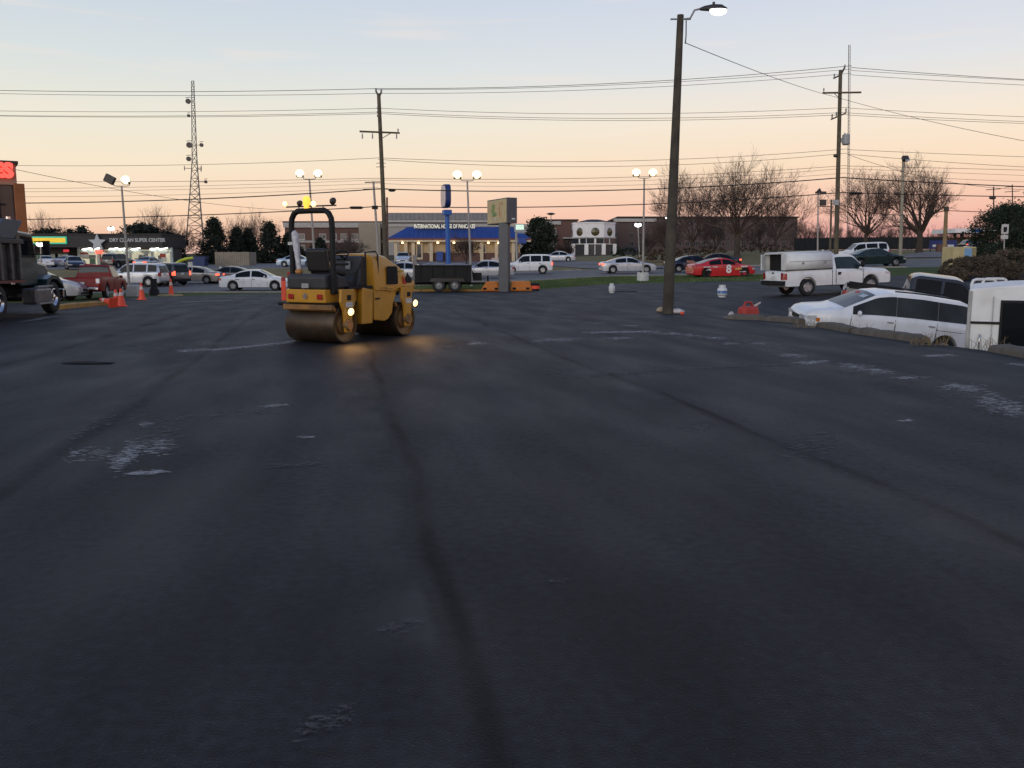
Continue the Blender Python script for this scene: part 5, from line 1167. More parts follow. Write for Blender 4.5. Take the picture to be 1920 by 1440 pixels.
m = MB(); m.tube([rel(1849, 356, 190, b), rel(1876, 354, 190, b)], .09, 6); m.build('crossarm', M_woodd, w); m = MB(); m.ball(rel(1861, 371, 190, b), (.8, .4, .35), 10, 6); m.build('transformer', M_housing, w, smooth=50)
w, b, rt = utility('farthest utility pole with two crossarms above the dark evergreen', (1898, 346), 1898, 230, group='far utility poles at right', m_=M_woodd)
for py in (350, 359): m = MB(); m.tube([rel(1884, py + 1, 230, b), rel(1912, py - 1, 230, b)], .09, 6); m.build('crossarm', M_woodd, w)
# traffic camera and signal gantry left of the right pole
b = ground(1533, 96); w = thing('traffic_light', 'thin mast with traffic signal box left of the right utility pole', 'traffic light', b)
m = MB(); m.tube([Vector((0, 0, -.3)), rel(1534, 362, 96, b)], [.10, .07], 8); m.build('mast', M_polepaint, w)
m = MB(); m.box(rel(1539, 361, 96, b), (1.1, .3, .22)); m.tube([rel(1536, 359, 96, b), rel(1537, 353, 96, b)], [.28, .06], 8); m.build('camera', M_housing, w)
m = MB(); m.tube([rel(1534, 387, 96, b), rel(1562, 387, 96, b)], .05, 6); m.build('arm', M_housing, w)
m = MB(); m.box(rel(1543, 380, 96, b), (.62, .4, .62)); m.build('signal_box', M_housing, w, bevel=.04)

# ---- wires: photo heights at several columns; each is one sagging line along the poles
YA, YB = 60.0, 62.0
PLAN = [(-420, 66.0), (712, YA), (1578, YB), (2400, 60.0)]
plan_pts = [Vector((at(px, 490, Y).x, Y, 0)) for px, Y in PLAN]
def quad(p, x):
    (x0, y0), (x1, y1), (x2, y2) = p
    return y0 * (x - x1) * (x - x2) / ((x0 - x1) * (x0 - x2)) + y1 * (x - x0) * (x - x2) / ((x1 - x0) * (x1 - x2)) + y2 * (x - x0) * (x - x1) / ((x2 - x0) * (x2 - x1))
def wire(label, L, Mi, Rr, r, dy=0.0, group='overhead wires along the road'):
    P = []
    for si, q in enumerate((L, Mi, Rr)):
        if q is None: continue
        a, b_ = plan_pts[si], plan_pts[si + 1]
        for k in range(29):
            p = a.lerp(b_, k / 28); px = 960 + FPX * p.x / (p.y * CP + CAM_Z * SPI * 0)
            # the column shifts a little with height: iterate once
            py = quad(q, px); d = ray(960, py); px = 960 + FPX * p.x * d.y / p.y; py = quad(q, px)
            v = at(px, py, p.y + dy); v.x = p.x
            if not P or (P[-1] - v).length > .01: P.append(v)
    tag(MB().tube(P, r, 4, cap=False).build('power_line', M_wire, fix=False), label, 'wire', group)
T_, K_ = .013, .034
wire('topmost thin power line on the road poles', [(0, 169.5), (300, 172), (712, 166)], [(712, 166), (1240, 151.5), (1578, 125)], [(1578, 125), (1760, 139), (1920, 149)], .017)
wire('second power line from the top, just under the topmost', None, [(712, 168), (1240, 155), (1578, 131)], [(1578, 131), (1760, 142), (1920, 150.5)], T_)
wire('third power line from the top, below the topmost pair', [(0, 175.5), (300, 179), (712, 175)], [(712, 175), (1240, 162.5), (1578, 139)], [(1578, 139), (1760, 151), (1920, 159.5)], T_)
wire('upper line of the second bundle of power lines', [(0, 208), (300, 209.5), (712, 203)], [(712, 203), (1145, 213.5), (1578, 202)], [(1578, 202), (1760, 212), (1920, 219)], T_)
wire('middle line of the second bundle of power lines', [(0, 216.5), (300, 217.5), (712, 210)], [(712, 210), (1145, 222), (1578, 211)], [(1578, 211), (1760, 221), (1920, 228)], T_)
wire('lowest line of the second bundle of power lines', [(0, 217.5), (300, 219.5), (712, 213)], [(712, 213), (1145, 226), (1578, 215)], [(1578, 215), (1760, 225), (1920, 231.5)], T_)
wire('single thin line hanging below the crossarms', [(0, 310), (350, 309), (712, 296)], [(712, 296), (1090, 303), (1578, 280)], [(1578, 280), (1760, 288), (1920, 294)], T_)
wire('thin line drooping from the left pole below the single line', None, [(712, 299), (1100, 312.5), (1578, 288)], [(1578, 288), (1760, 303), (1920, 313)], T_)
wire('upper line of the low bundle over the flood lights', [(0, 340), (350, 340), (712, 334)], [(712, 334), (1150, 333), (1578, 311)], [(1578, 311), (1760, 315), (1920, 319)], T_)
wire('second line of the low bundle', [(0, 354), (350, 349), (712, 337)], [(712, 337), (1150, 340), (1578, 316)], [(1578, 316), (1760, 323), (1920, 329)], .010)
wire('third line of the low bundle', [(0, 360), (350, 355), (712, 344)], [(712, 344), (1150, 348), (1578, 325)], [(1578, 325), (1760, 334), (1920, 341)], .010)
wire('fourth line of the low bundle, over the thick cable', [(0, 369), (350, 365), (712, 351)], None, None, .010)
wire('thick dark cable crossing in front of the bare trees', [(0, 381), (350, 374), (712, 354)], [(712, 354), (1110, 357.5), (1578, 333)], [(1578, 333), (1760, 343), (1920, 350)], K_)
wire('lowest thick cable just above the roofs', [(0, 412), (350, 404), (712, 387)], [(712, 387), (1050, 387.5), (1578, 361)], [(1578, 361), (1760, 366), (1920, 369)], .030)
# splice boxes on the lowest cable
for px, py, Y, lb in ((668, 389.5, 60.1, 'black splice case on the lowest cable left of the left pole'), (1604, 362.5, 62, 'black splice case on the lowest cable right of the right pole'), (735, 357, 60, 'small splice case on the thick cable right of the left pole')):
    p = at(px, py, Y); s_ = .34 if px != 735 else .12
    tag(MB().tube([p + Vector((-s_ - .12, 0, 0)), p + Vector((-s_, 0, 0)), p + Vector((s_, 0, 0)), p + Vector((s_ + .12, 0, 0))], [.03, .095, .095, .03], 10).build('splice_case', M_trim, smooth=50), lb, 'splice case')
def free_wire(label, pts, r):
    tag(MB().tube(pts, r, 4, cap=False).build('service_drop', M_wire, fix=False), label, 'wire')
A = at(1284, 80, 27); Bp = at(1560, 180, 61.6)
P = [A.lerp(Bp, k / 24) for k in range(25)]
for k, p in enumerate(P): p.z -= .12 * 4 * (k / 24) * (1 - k / 24)
C_ = at(2250, 318, 40); Q = [Bp.lerp(C_, k / 24) for k in range(25)]
for k, p in enumerate(Q): p.z -= .35 * 4 * (k / 24) * (1 - k / 24)
free_wire('slanting wire from the wooden lamp pole down to the right utility pole', P + Q[1:], .012)
A = at(1590, 290, 62); Bp = at(2100, 342, 70); P = [A.lerp(Bp, k / 20) for k in range(21)]
for k, p in enumerate(P): p.z -= 1.3 * 4 * (k / 20) * (1 - k / 20)
free_wire('drooping service wire leaving the right utility pole to the right', P, .014)
A = at(30, 318, 46); Bp = at(560, 395, 75); P = [A.lerp(Bp, k / 20) for k in range(21)]
for k, p in enumerate(P): p.z -= .4 * 4 * (k / 20) * (1 - k / 20)
free_wire('faint service wire slanting from the left building', P, .012)
A = at(1578, 385, 62); Bp = at(1775, 395, 58); P = [A.lerp(Bp, k / 16) for k in range(17)]
for k, p in enumerate(P): p.z -= .45 * 4 * (k / 16) * (1 - k / 16)
C_ = at(2050, 404, 62); P += [Bp.lerp(C_, k / 10) for k in range(1, 11)]
free_wire('low cable from the right utility pole over the tan timber post', P, .022)

# ---- lattice tower
Y = 200; b = ground(372, Y); tw = thing('radio_tower', 'tall grey steel lattice radio tower with dish antennas', 'tower', b)
top = at(362, 152, Y) - b; Ht = top.z
M_lat = mat('lattice_steel', (.17, .165, .16), .6, .3, var=.2)
def legp(k, z):
    f = z / Ht; r_ = lerp(2.9, .35, min(1, f / .55) ** .85 * .72 + f * .28) ; a = R(200 + 120 * k)
    return Vector((top.x * f + r_ * math.cos(a), r_ * math.sin(a), z))
for k in range(3):
    m = MB(); m.tube([legp(k, Ht * i / 16) for i in range(17)], [lerp(.15, .07, i / 16) for i in range(17)], 6); m.build('leg', M_lat, tw)
    nb = 22
    for i in range(nb):
        z0, z1 = Ht * i / nb, Ht * (i + 1) / nb; m = MB()
        m.tube([legp(k, z0), legp((k + 1) % 3, z1)], .045, 4); m.tube([legp((k + 1) % 3, z0), legp(k, z1)], .045, 4); m.tube([legp(k, z1), legp((k + 1) % 3, z1)], .045, 4); m.build('brace', M_lat, tw, fix=False)
for px, py, r_ in ((353, 190, .55), (354, 217, .32), (355, 272, .62), (378, 272, .42), (354, 298, .52), (386, 341, .35)):
    p = at(px, py, Y) - b; m = MB(); m.tube([p + Vector((0, .35, 0)), p + Vector((0, .1, 0)), p + Vector((0, -.25, 0))], [r_ * .35, r_, r_ * 1.0], 14); o = m.build('dish', M_housing, tw, smooth=40)
    f = p.z / Ht; q = Vector((top.x * f, 0, p.z)); m = MB(); m.tube([p + Vector((0, .2, 0)), q], .06, 5); m.tube([p + Vector((-r_, 0, r_ + .25)), p + Vector((r_, 0, r_ + .3))], .07, 5); m.build('dish_mount', M_lat, o)
for k in range(3):
    z = at(370, 316, Y).z - b.z; p = legp(k, z); d = Vector((p.x - top.x * z / Ht, p.y, 0)).normalized(); m = MB(); m.tube([p, p + d * 1.6], .07, 5); m.tube([p + d * 1.5 + Vector((0, 0, -.5)), p + d * 1.5 + Vector((0, 0, .5))], .09, 6); m.build('antenna_arm', M_lat, tw)
# slender guyed mast far behind the right pole
Y = 300; b = ground(1589, Y); gm = thing('radio_mast', 'slender lattice mast far behind the right utility pole', 'mast', b); top = at(1592.5, 84, Y) - b
for k in range(3):
    a = R(90 + 120 * k); o_ = Vector((.35 * math.cos(a), .35 * math.sin(a), 0)); m = MB(); m.tube([o_, top + o_], .07, 4); m.build('leg', M_lat, gm)
m = MB()
for i in range(60):
    p0, p1 = top * (i / 60), top * ((i + 1) / 60); m.tube([p0 + Vector((-.35, 0, 0)), p1 + Vector((.35, 0, 0))], .04, 3); m.tube([p0 + Vector((.35, 0, 0)), p1 + Vector((-.35, 0, 0))], .04, 3)
m.build('bracing', M_lat, gm, fix=False)['kind'] = 'stuff'
# ------------------------------------------------------------------ buildings
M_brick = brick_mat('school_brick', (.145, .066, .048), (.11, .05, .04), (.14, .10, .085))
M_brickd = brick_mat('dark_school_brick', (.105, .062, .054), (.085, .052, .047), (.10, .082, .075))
M_stone = mat('cast_stone', (.42, .40, .37), .8, var=.12, scale=1.5)
M_roofg = mat('grey_metal_siding', (.20, .20, .205), .6, .2, var=.1, scale=1.0)
M_win = mat('far_window_glass', (.03, .035, .04), .1, var=.5, scale=.6, spec=.6)
M_cream = mat('cream_stucco', (.50, .36, .20), .85, var=.08, scale=1.5)
M_creamt = mat('cream_trim', (.62, .50, .33), .7, var=.06)
M_blue = mat('blue_metal_roof', (.022, .062, .26), .45, .2, var=.1, scale=1.5)
M_whitew = mat('white_stucco', (.82, .79, .77), .8, var=.06, scale=1)
M_slate = mat('slate_roof', (.035, .035, .042), .8, var=.2)
M_darkfas = mat('dark_fascia', (.028, .026, .025), .7, var=.15)

def windows(parent, wins, fw, frame_mat, pane_mat, sill=None, depth=.12):
    """wins: (x0, x1, z0, z1) on the front face y = fw; each a frame with a recessed pane"""
    for (x0, x1, z0, z1) in wins:
        m = MB(); t = .14; yb = fw - .06
        m.box(((x0 + x1) / 2, yb, z1 - t / 2), (x1 - x0, .14, t)); m.box(((x0 + x1) / 2, yb, z0 + t / 2), (x1 - x0, .14, t))
        m.box((x0 + t / 2, yb, (z0 + z1) / 2), (t, .139, z1 - z0 - 2 * t)); m.box((x1 - t / 2, yb, (z0 + z1) / 2), (t, .139, z1 - z0 - 2 * t)); m.box(((x0 + x1) / 2, yb, (z0 + z1) / 2), (.07, .12, z1 - z0 - 2 * t))
        o = m.build('window', frame_mat, parent)
        m = MB(); m.box(((x0 + x1) / 2, fw - .015, (z0 + z1) / 2), (x1 - x0 - 2 * t + .02, .03, z1 - z0 - 2 * t + .02)); m.build('pane', pane_mat, o)
        if sill: m = MB(); m.box(((x0 + x1) / 2, fw - .09, z0 - .12), (x1 - x0 + .3, .18, .24)); m.build('sill', sill, o)

def frame(pxl, pxr, Y):
    """origin on the ground at the middle of the photo's column range, and half the width"""
    a, b = ground(pxl, Y), ground(pxr, Y); o = (a + b) / 2; o.z = min(a.z, b.z) - .2; return o, abs(b.x - a.x) / 2
def Z(py, Y, o): return at(960, py, Y).z - o.z
def Xp(px, Y, o): return at(px, 450, Y).x - o.x

# ---- school, left wing (seen over the roller and behind the restaurant)
Y = 235; o, hw = frame(536, 742, Y); s = thing('school_building', 'long brick school wing with white bands behind the roller', 'building', o)
zt = Z(417, Y, o)
m = MB(); m.box((0, 12, zt / 2), (2 * hw, 24, zt)); m.build('wall', M_brick, s)
m = MB(); m.box((0, -.25, Z(422, Y, o)), (2 * hw + .6, .5, 1.3)); m.build('cornice', M_stone, s)
m = MB(); m.box((0, 12, zt + .12), (2 * hw + .9, 25, .35)); m.build('roof_edge', M_darkfas, s)
m = MB(); m.box((0, -.12, Z(453, Y, o)), (2 * hw, .24, .5)); m.build('stone_band', M_stone, s)
m = MB(); m.box((Xp(695, Y, o), -.8, Z(442, Y, o) / 2 + 1), (5.6, 1.6, Z(424, Y, o) + 2)); m.build('stair_bay', mat('tan_panel', (.33, .28, .21), .8), s)
wl = []
for px in (548, 566, 606, 626, 646, 666): wl.append((Xp(px - 7, Y, o), Xp(px + 6, Y, o), Z(449, Y, o), Z(438, Y, o)))
for px in (548, 566, 606, 626, 646, 666): wl.append((Xp(px - 7, Y, o), Xp(px + 6, Y, o), Z(470, Y, o), Z(459, Y, o)))
windows(s, wl, 0, M_stone, M_win, M_stone)
# ---- gymnasium block: grey metal siding in upright panels
Y = 215; o, hw = frame(728, 1008, Y); s = thing('gymnasium_building', 'grey metal-clad hall rising behind the blue-roofed restaurant', 'building', o)
zt = Z(399, Y, o); zl = Z(421, Y, o); xr = Xp(928, Y, o)
m = MB(); m.box(((xr - hw) / 2, 10, zt / 2), (xr + hw, 20, zt)); m.build('wall', M_roofg, s)
k = 0
x = -hw + .6
while x < xr - .3:
    m = MB(); m.box((x, -.06, (zt + Z(413, Y, o)) / 2), (1.0, .12, zt - Z(413, Y, o) - .2)); m.build('siding_panel', M_roofg, s); x += 1.08
m = MB(); m.box(((xr - hw) / 2, -.35, Z(415, Y, o)), (xr + hw + .5, .7, .45)); m.build('cornice', M_stone, s)
m = MB(); m.box((0, -1.5, zl / 2), (2 * hw, 3.0, zl)); m.build('lower_hall', mat('pale_grey_wall', (.33, .31, .29), .8, var=.1), s)
m = MB(); m.box((0, -3.1, zl - .3), (2 * hw + .6, .3, .6)); m.build('lower_cornice', M_stone, s)
# ---- school, middle wing right of the restaurant
Y = 232; o, hw = frame(1000, 1082, Y); s = thing('school_building', 'red brick school wing between the dark evergreen and the white rotunda', 'building', o)
zt = Z(413, Y, o); m = MB(); m.box((0, 12, zt / 2), (2 * hw, 24, zt)); m.build('wall', M_brick, s)
m = MB(); m.box((Xp(1030, Y, o), -.2, Z(418, Y, o)), (Xp(1048, Y, o) - Xp(1005, Y, o), .4, .9)); m.build('cornice', M_stone, s)
m = MB(); m.box((0, 12, zt + .1), (2 * hw + .6, 24.6, .3)); m.build('roof_edge', M_darkfas, s)
windows(s, [(Xp(1034, Y, o), Xp(1043, Y, o), Z(440, Y, o), Z(428, Y, o)), (Xp(1034, Y, o), Xp(1043, Y, o), Z(462, Y, o), Z(450, Y, o)), (Xp(1060, Y, o), Xp(1069, Y, o), Z(462, Y, o), Z(450, Y, o))], 0, M_stone, M_win, M_stone)
m = MB(); m.box((Xp(1066, Y, o), -2, Z(447, Y, o)), (3.2, 4, .35)); m.build('canopy', M_stone, s)
# ---- white octagonal rotunda
Y = 214; o, hw = frame(1074, 1157, Y); s = thing('rotunda', 'white octagonal school entrance with round windows and dark low roof', 'building', o)
zt = Z(419, Y, o); zm = Z(458, Y, o); Rr = hw * 1.04
def octo(r_, a0=0): return [(r_ * math.cos(R(22.5 + 45 * k + a0)), r_ * math.sin(R(22.5 + 45 * k + a0)) + hw) for k in range(8)]
m = MB(); m.prism(octo(Rr), zm, zt, 'xy'); m.build('drum_wall', M_whitew, s)
m = MB(); m.prism(octo(Rr * .93), -.2, zm, 'xy'); m.build('ground_floor', mat('dark_glass_wall', (.05, .05, .055), .3, var=.3, scale=.8), s)  # ground floor in dark glass
m = MB(); m.prism(octo(Rr * 1.02), zt, zt + .35, 'xy'); m.build('parapet', M_whitew, s)
m = MB(); m.v = [(x, y, zt + .35) for x, y in octo(Rr * .93)] + [(x * .28, (y - hw) * .28 + hw, Z(410, Y, o)) for x, y in octo(Rr)]
m.f = [(k, (k + 1) % 8, 8 + (k + 1) % 8, 8 + k) for k in range(8)] + [tuple(range(8, 16)), tuple(range(7, -1, -1))]; m.build('roof', M_slate, s)
for k in range(8):
    ang = R(45 * k); mid = R(45 * k); ap = Rr * math.cos(R(22.5))
    nx, ny = math.cos(mid), math.sin(mid)
    if ny > .3: continue
    rot = Matrix.Rotation(mid + R(90), 3, 'Z'); c0 = Vector((nx * ap, ny * ap + hw, 0))
    m = MB(); m.lathe([(.001, -.06), (.95, -.06), (1.0, -.02), (1.0, .05)], (0, 0, 0), 'y', 18); m.v = [tuple(rot @ Vector(v) + c0 + Vector((0, 0, Z(434.5, Y, o)))) for v in m.v]; ow = m.build('round_window', mat('olive_glass', (.09, .075, .03), .15, var=.3, spec=.6), s, smooth=40)
    for dx in (-1.15, 1.15):
        m = MB(); m.box((dx, -.05, 0), (1.75, .12, 1.35)); m.v = [tuple(rot @ Vector(v) + c0 + Vector((0, 0, Z(451, Y, o)))) for v in m.v]; m.build('window', M_win, s)
    m = MB(); m.box((0, -.10, 0), (4.6, .2, .25)); m.v = [tuple(rot @ Vector(v) + c0 + Vector((0, 0, Z(445.5, Y, o)))) for v in m.v]; m.build('lintel', M_stone, s)
for k in range(8):
    x, y = octo(Rr * .98)[k]
    if y > hw + 1: continue
    m = MB(); m.box((x, y, zm / 2), (.9, .9, zm + .3)); m.build('pier', M_whitew, s)
for dx in (-1.8, 0, 1.8):
    m = MB(); m.box((dx * 1.0, hw - Rr * .93 * math.cos(R(22.5)) - .08, 1.4), (.18, .14, 2.8)); m.build('door_mullion', M_whitew, s)
# ---- school, right wing, of darker brick, behind the trees
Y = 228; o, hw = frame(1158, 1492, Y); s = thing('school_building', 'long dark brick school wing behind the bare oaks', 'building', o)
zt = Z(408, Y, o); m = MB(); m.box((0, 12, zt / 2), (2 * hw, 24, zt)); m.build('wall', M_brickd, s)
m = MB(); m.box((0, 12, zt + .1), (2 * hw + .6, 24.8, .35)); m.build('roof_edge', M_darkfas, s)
m = MB(); m.box((Xp(1190, Y, o), -.25, Z(413, Y, o)), (Xp(1230, Y, o) - Xp(1150, Y, o), .5, .8)); m.build('cornice', M_stone, s)
wl = []
for px in range(1184, 1485, 15):
    for py in (424, 441, 457):
        if 1225 < px < 1262: continue
        wl.append((Xp(px - 4.5, Y, o), Xp(px + 4.5, Y, o), Z(py + 5, Y, o), Z(py - 5, Y, o)))
windows(s, wl, 0, mat('dull_window_frame', (.13, .12, .11), .8), M_win)
m = MB(); m.box((Xp(1180, Y, o), -2.5, Z(466, Y, o) / 2), (5, 5, Z(460, Y, o))); m.build('link_block', mat('navy_panel', (.012, .016, .035), .5), s)

# ---- restaurant with a blue metal roof
Y = 124; o, hw = frame(741, 983, Y); o.z += .2; s = thing('restaurant', 'cream restaurant with blue metal roof and lit lettering', 'building', o); D = 13
ze = Z(447, Y, o); zr = Z(425, Y, o); zb = Z(476, Y, o)
m = MB(); m.box((0, D / 2, ze / 2 + .1), (2 * hw - 1.2, D, ze + .3)); m.build('wall', M_cream, s)
m = MB(); m.box((0, -.06, zb / 2), (2 * hw - 1.15, .14, zb + .3)); m.build('brick_plinth', M_brick, s)
m = MB(); e = .9
m.v = [(-hw - e, -e, ze), (hw + e, -e, ze), (hw + e, D + e, ze), (-hw - e, D + e, ze), (-hw + 1.6, 1.6, zr), (hw - 1.6, 1.6, zr), (hw - 1.6, D - 1.6, zr), (-hw + 1.6, D - 1.6, zr)]
m.f = [(0, 1, 5, 4), (1, 2, 6, 5), (2, 3, 7, 6), (3, 0, 4, 7), (4, 5, 6, 7), (0, 3, 2, 1)]; rf = m.build('roof', M_blue, s)
sl = Vector((0, 1.6 + e, zr - ze)); x = -hw + 1.4
while x < hw - 1.2:   # standing seams
    m = MB(); m.tube([(x, -e, ze + .02), (x, 1.6, zr + .02)], .035, 4); m.build('roof_seam', M_blue, rf); x += .62
m = MB(); m.box((0, -e - .03, ze - .10), (2 * hw + 2 * e + .1, .1, .22)); m.build('red_fascia', mat('fascia_red', (.16, .04, .035), .6), s)
m = MB(); m.box((0, -e + .05, ze - .36), (2 * hw + 2 * e, .12, .28)); m.build('cream_fascia', M_creamt, s)
for px in (741, 760, 774, 808, 842, 904, 932, 964):
    m = MB(); m.box((Xp(px, Y, o) * .985, -.35, ze / 2 - .2), (.45, .45, ze - .3)); m.build('column', M_creamt, s)
windows(s, [(Xp(a, Y, o), Xp(b_, Y, o), zb + .1, Z(457, Y, o)) for a, b_ in ((802, 813), (898, 912), (928, 940), (946, 954))], -.05, M_creamt, M_win)
m = MB(); m.box((Xp(786, Y, o), -.12, Z(471, Y, o)), (.95, .2, 2.3)); dd = m.build('door', M_creamt, s)
m = MB(); m.box((Xp(786, Y, o), -.235, Z(471, Y, o)), (.55, .03, 1.7)); m.build('pane', M_win, dd)
zlam = ze - .62
for px in (756, 786, 822, 852, 916, 935):
    m = MB(); m.ball((Xp(px, Y, o), -e - .1, zlam), (.16, .10, .10), 10, 6); m.build('eave_lamp', mat('eave_glow', (.9, .8, .5), .4, emit=(1, .66, .30), es=7), s, smooth=60)
m = MB(); m.box((Xp(833, Y, o), -.2 + .9, zr + .05), (Xp(884, Y, o) - Xp(783, Y, o) + .4, .15, .75)); m.build('letter_board', mat('board_navy', (.01, .02, .07), .5), s)
tm = text_mesh('INTERNATIONAL HOUSE OF PANCAKES', .78, mat('letters_lit', (.8, .78, .65), .4, emit=(1, .93, .68), es=.4), .02, sx=.60, bold=.012); link('lettering', tm, s, (Xp(833, Y, o), .60, zr + .05), (R(90), 0, 0))
m = MB(); m.box((Xp(825, Y, o), -.5, .7), (.9, .7, 1.3)); m.build('blue_bin', M_blue, s)
m = MB(); m.box((Xp(979, Y, o), -1.1, Z(452, Y, o)), (1.1, .3, .7)); m.build('side_sign', M_blue, s)
# blue pylon sign of the restaurant
Y = 102; b = ground(841, Y); s = thing('pylon_sign', 'tall blue pylon sign with oval cabinet seen edge-on', 'sign', b)
t0 = at(838, 394, Y) - b; m = MB(); m.tube([Vector((0, 0, -.3)), t0 * .5, t0], [.30, .27, .25], 14); m.build('post', mat('sign_blue', (.012, .10, .38), .45, var=.08), s, smooth=50)
cz = (at(836, 368, Y) - b); m = MB(); rot = Matrix.Rotation(R(14), 3, 'Z')
ov = [(1.7 * math.copysign(abs(math.cos(a)) ** .55, math.cos(a)), 1.30 * math.copysign(abs(math.sin(a)) ** .55, math.sin(a))) for a in [2 * math.pi * k / 32 for k in range(32)]]
m.prism(ov, -.30, .30, 'yz'); m.v = [tuple(rot @ Vector(v) + cz) for v in m.v]; m.build('cabinet', mat('cabinet_blue', (.010, .030, .13), .4), s, bevel=.03)
m = MB(); m.prism([(x * .92, z * .9) for x, z in ov], -.34, -.303, 'yz'); m.v = [tuple(rot @ Vector(v) + cz) for v in m.v]; m.build('face', mat('sign_face_pink', (.55, .45, .45), .4, stain=((.75, .75, .8), 1.2, .7)), s)
c2 = at(838, 398.5, Y) - b; m = MB(); m.box(c2, (.9, 1.4, .55), rot); m.build('small_cabinet', mat('sign_blue', (.012, .10, .38), .45), s, bevel=.02)

# ---- pylon sign with orange barrier at its foot
Y = 51; b = on_plane(944, 546, -.14); b = ground(946, 51); s = thing('pylon_sign', 'grey pylon sign with cream billboard faces beside the orange barrier', 'sign', b)
M_sgrey = mat('sign_steel_grey', (.085, .09, .10), .5, .2, var=.1)
top = at(947, 371, Y).z - b.z; bot = at(947, 419, Y).z - b.z
m = MB(); m.box((0, .12, bot / 2 - .15), (.55, .55, bot + .3), Matrix.Rotation(R(-14), 3, 'Z')); m.build('post', M_sgrey, s, bevel=.02)
rot = Matrix.Rotation(R(-14 + 90), 3, 'Z')
Lc = 2.9; d = Vector((-math.sin(R(14)), math.cos(R(14)), 0)); d = Vector((-.41, .91, 0)); ctr = Vector((.18, 0, 0)) + d * (Lc / 2 - .32)
rot = Matrix.Rotation(math.atan2(d.y, d.x), 3, 'Z')
m = MB(); m.box(ctr + Vector((.12, 0, (top + bot) / 2)), (Lc, .62, top - bot), rot); m.build('cabinet', M_sgrey, s, bevel=.02)
nrm_ = Vector((-d.y, d.x, 0))
for sg in (1, -1):
    fm = MB(); fm.box(ctr + Vector((.12, 0, (top + bot) / 2)) + nrm_ * (.316 * sg), (Lc - .12, .02, top - bot - .12), rot); fm.build('billboard', mat('poster_cream', (.50, .41, .22), .5, var=.1, stain=((.52, .33, .2), .9, .5)), s)
    for (q, zq, sx_, sz_, c_) in ((-.5, .2, .5, .5, (.20, .28, .08)), (-.35, -.15, .7, .26, (.16, .25, .09)), (-.6, -.02, .3, .6, (.24, .30, .12)), (.4, .1, .16, .9, (.5, .22, .10)), (.6, -.2, .2, .5, (.5, .28, .14)), (-.3, -.45, 1.0, .10, (.45, .40, .36)), (.75, .42, .4, .18, (.5, .30, .18))):
        mm = MB(); pp = ctr + Vector((.12, 0, (top + bot) / 2 + zq)) + nrm_ * (.329 * sg) - d * q
        mm.ball(pp, (sx_ / 2, .006, sz_ / 2), 14, 8); mm.v = [tuple(rot @ (Vector(v) - pp) + pp) for v in mm.v]; mm.build('poster_shape', mat('poster_%d' % int(c_[0] * 100 + c_[1] * 1000), c_, .6, var=.4, scale=4), s)
m = MB(); m.box(ctr + Vector((.12, 0, bot + .25)) - d * (Lc / 2 + .012) + nrm_ * -.08, (.02, .2, .08), rot); m.build('maker_plate', M_plate, s)
# orange water-filled barriers
M_bar = mat('barrier_orange', (.55, .17, .02), .55, var=.15, scale=3, stain=((.25, .10, .03), 2, .4))
for (x0, x1, lb) in ((902, 938, 'orange plastic barrier left of the grey sign post'), (956, 998, 'orange plastic barrier right of the grey sign post')):
    a, c = ground(x0, 51.5), ground(x1, 51.5); L = (c - a).length
    bt = thing('barrier', lb, 'barrier', (a + c) / 2, 0, 'orange barriers at the sign foot')
    m = MB(); m.prism([(-L / 2, 0), (L / 2, 0), (L / 2 - .04, .2), (L / 2 - .12, .58), (-L / 2 + (.3 if x0 == 902 else .1), .58), (-L / 2 + .05, .2)], -.28, .28, 'xz'); m.build('shell', M_bar, bt, bevel=.07)
    for k in (-.3, .3): m = MB(); m.box((L * k, -.285, .16), (.2, .03, .12)); m.build('fork_slot', M_under, bt)
p = ground(1003, 51.5); bt = thing('barrier_end', 'small red and black marker drum at the right end of the barrier', 'drum', p)
m = MB(); m.lathe([(.001, 0), (.28, 0), (.27, .4), (.22, .45), (.001, .45)], (0, 0, 0), 'z', 14); m.build('drum_body', M_trim, bt, smooth=40); m = MB(); m.lathe([(.275, .12), (.285, .12), (.28, .3), (.27, .3)], (.0, 0, 0), 'z', 14); m.build('band', M_cone, bt)

# ---- illuminated small sign on a pole right of the pylon
Y = 92; b = ground(970, Y); s = thing('pole_sign', 'small lit greenish sign board on a pole beside the restaurant', 'sign', b)
tp = at(968, 436, Y) - b; m = MB(); m.tube([Vector((0, 0, -.2)), tp], .13, 8); m.build('post', M_steel, s)
c = at(974, 427.5, Y) - b; m = MB(); m.box(c, (1.05, .25, .85)); m.build('cabinet', M_steel, s, bevel=.02)
m = MB(); m.box(c + Vector((.03, -.14, .08)), (.82, .03, .5)); m.build('face', mat('lit_sign_green', (.6, .8, .65), .4, emit=(.72, 1.0, .78), es=.55, var=.4, scale=5), s)
m = MB(); m.box(c + Vector((.1, -.3, -.5)), (.9, .1, .08)); m.build('tray', M_steel, s)

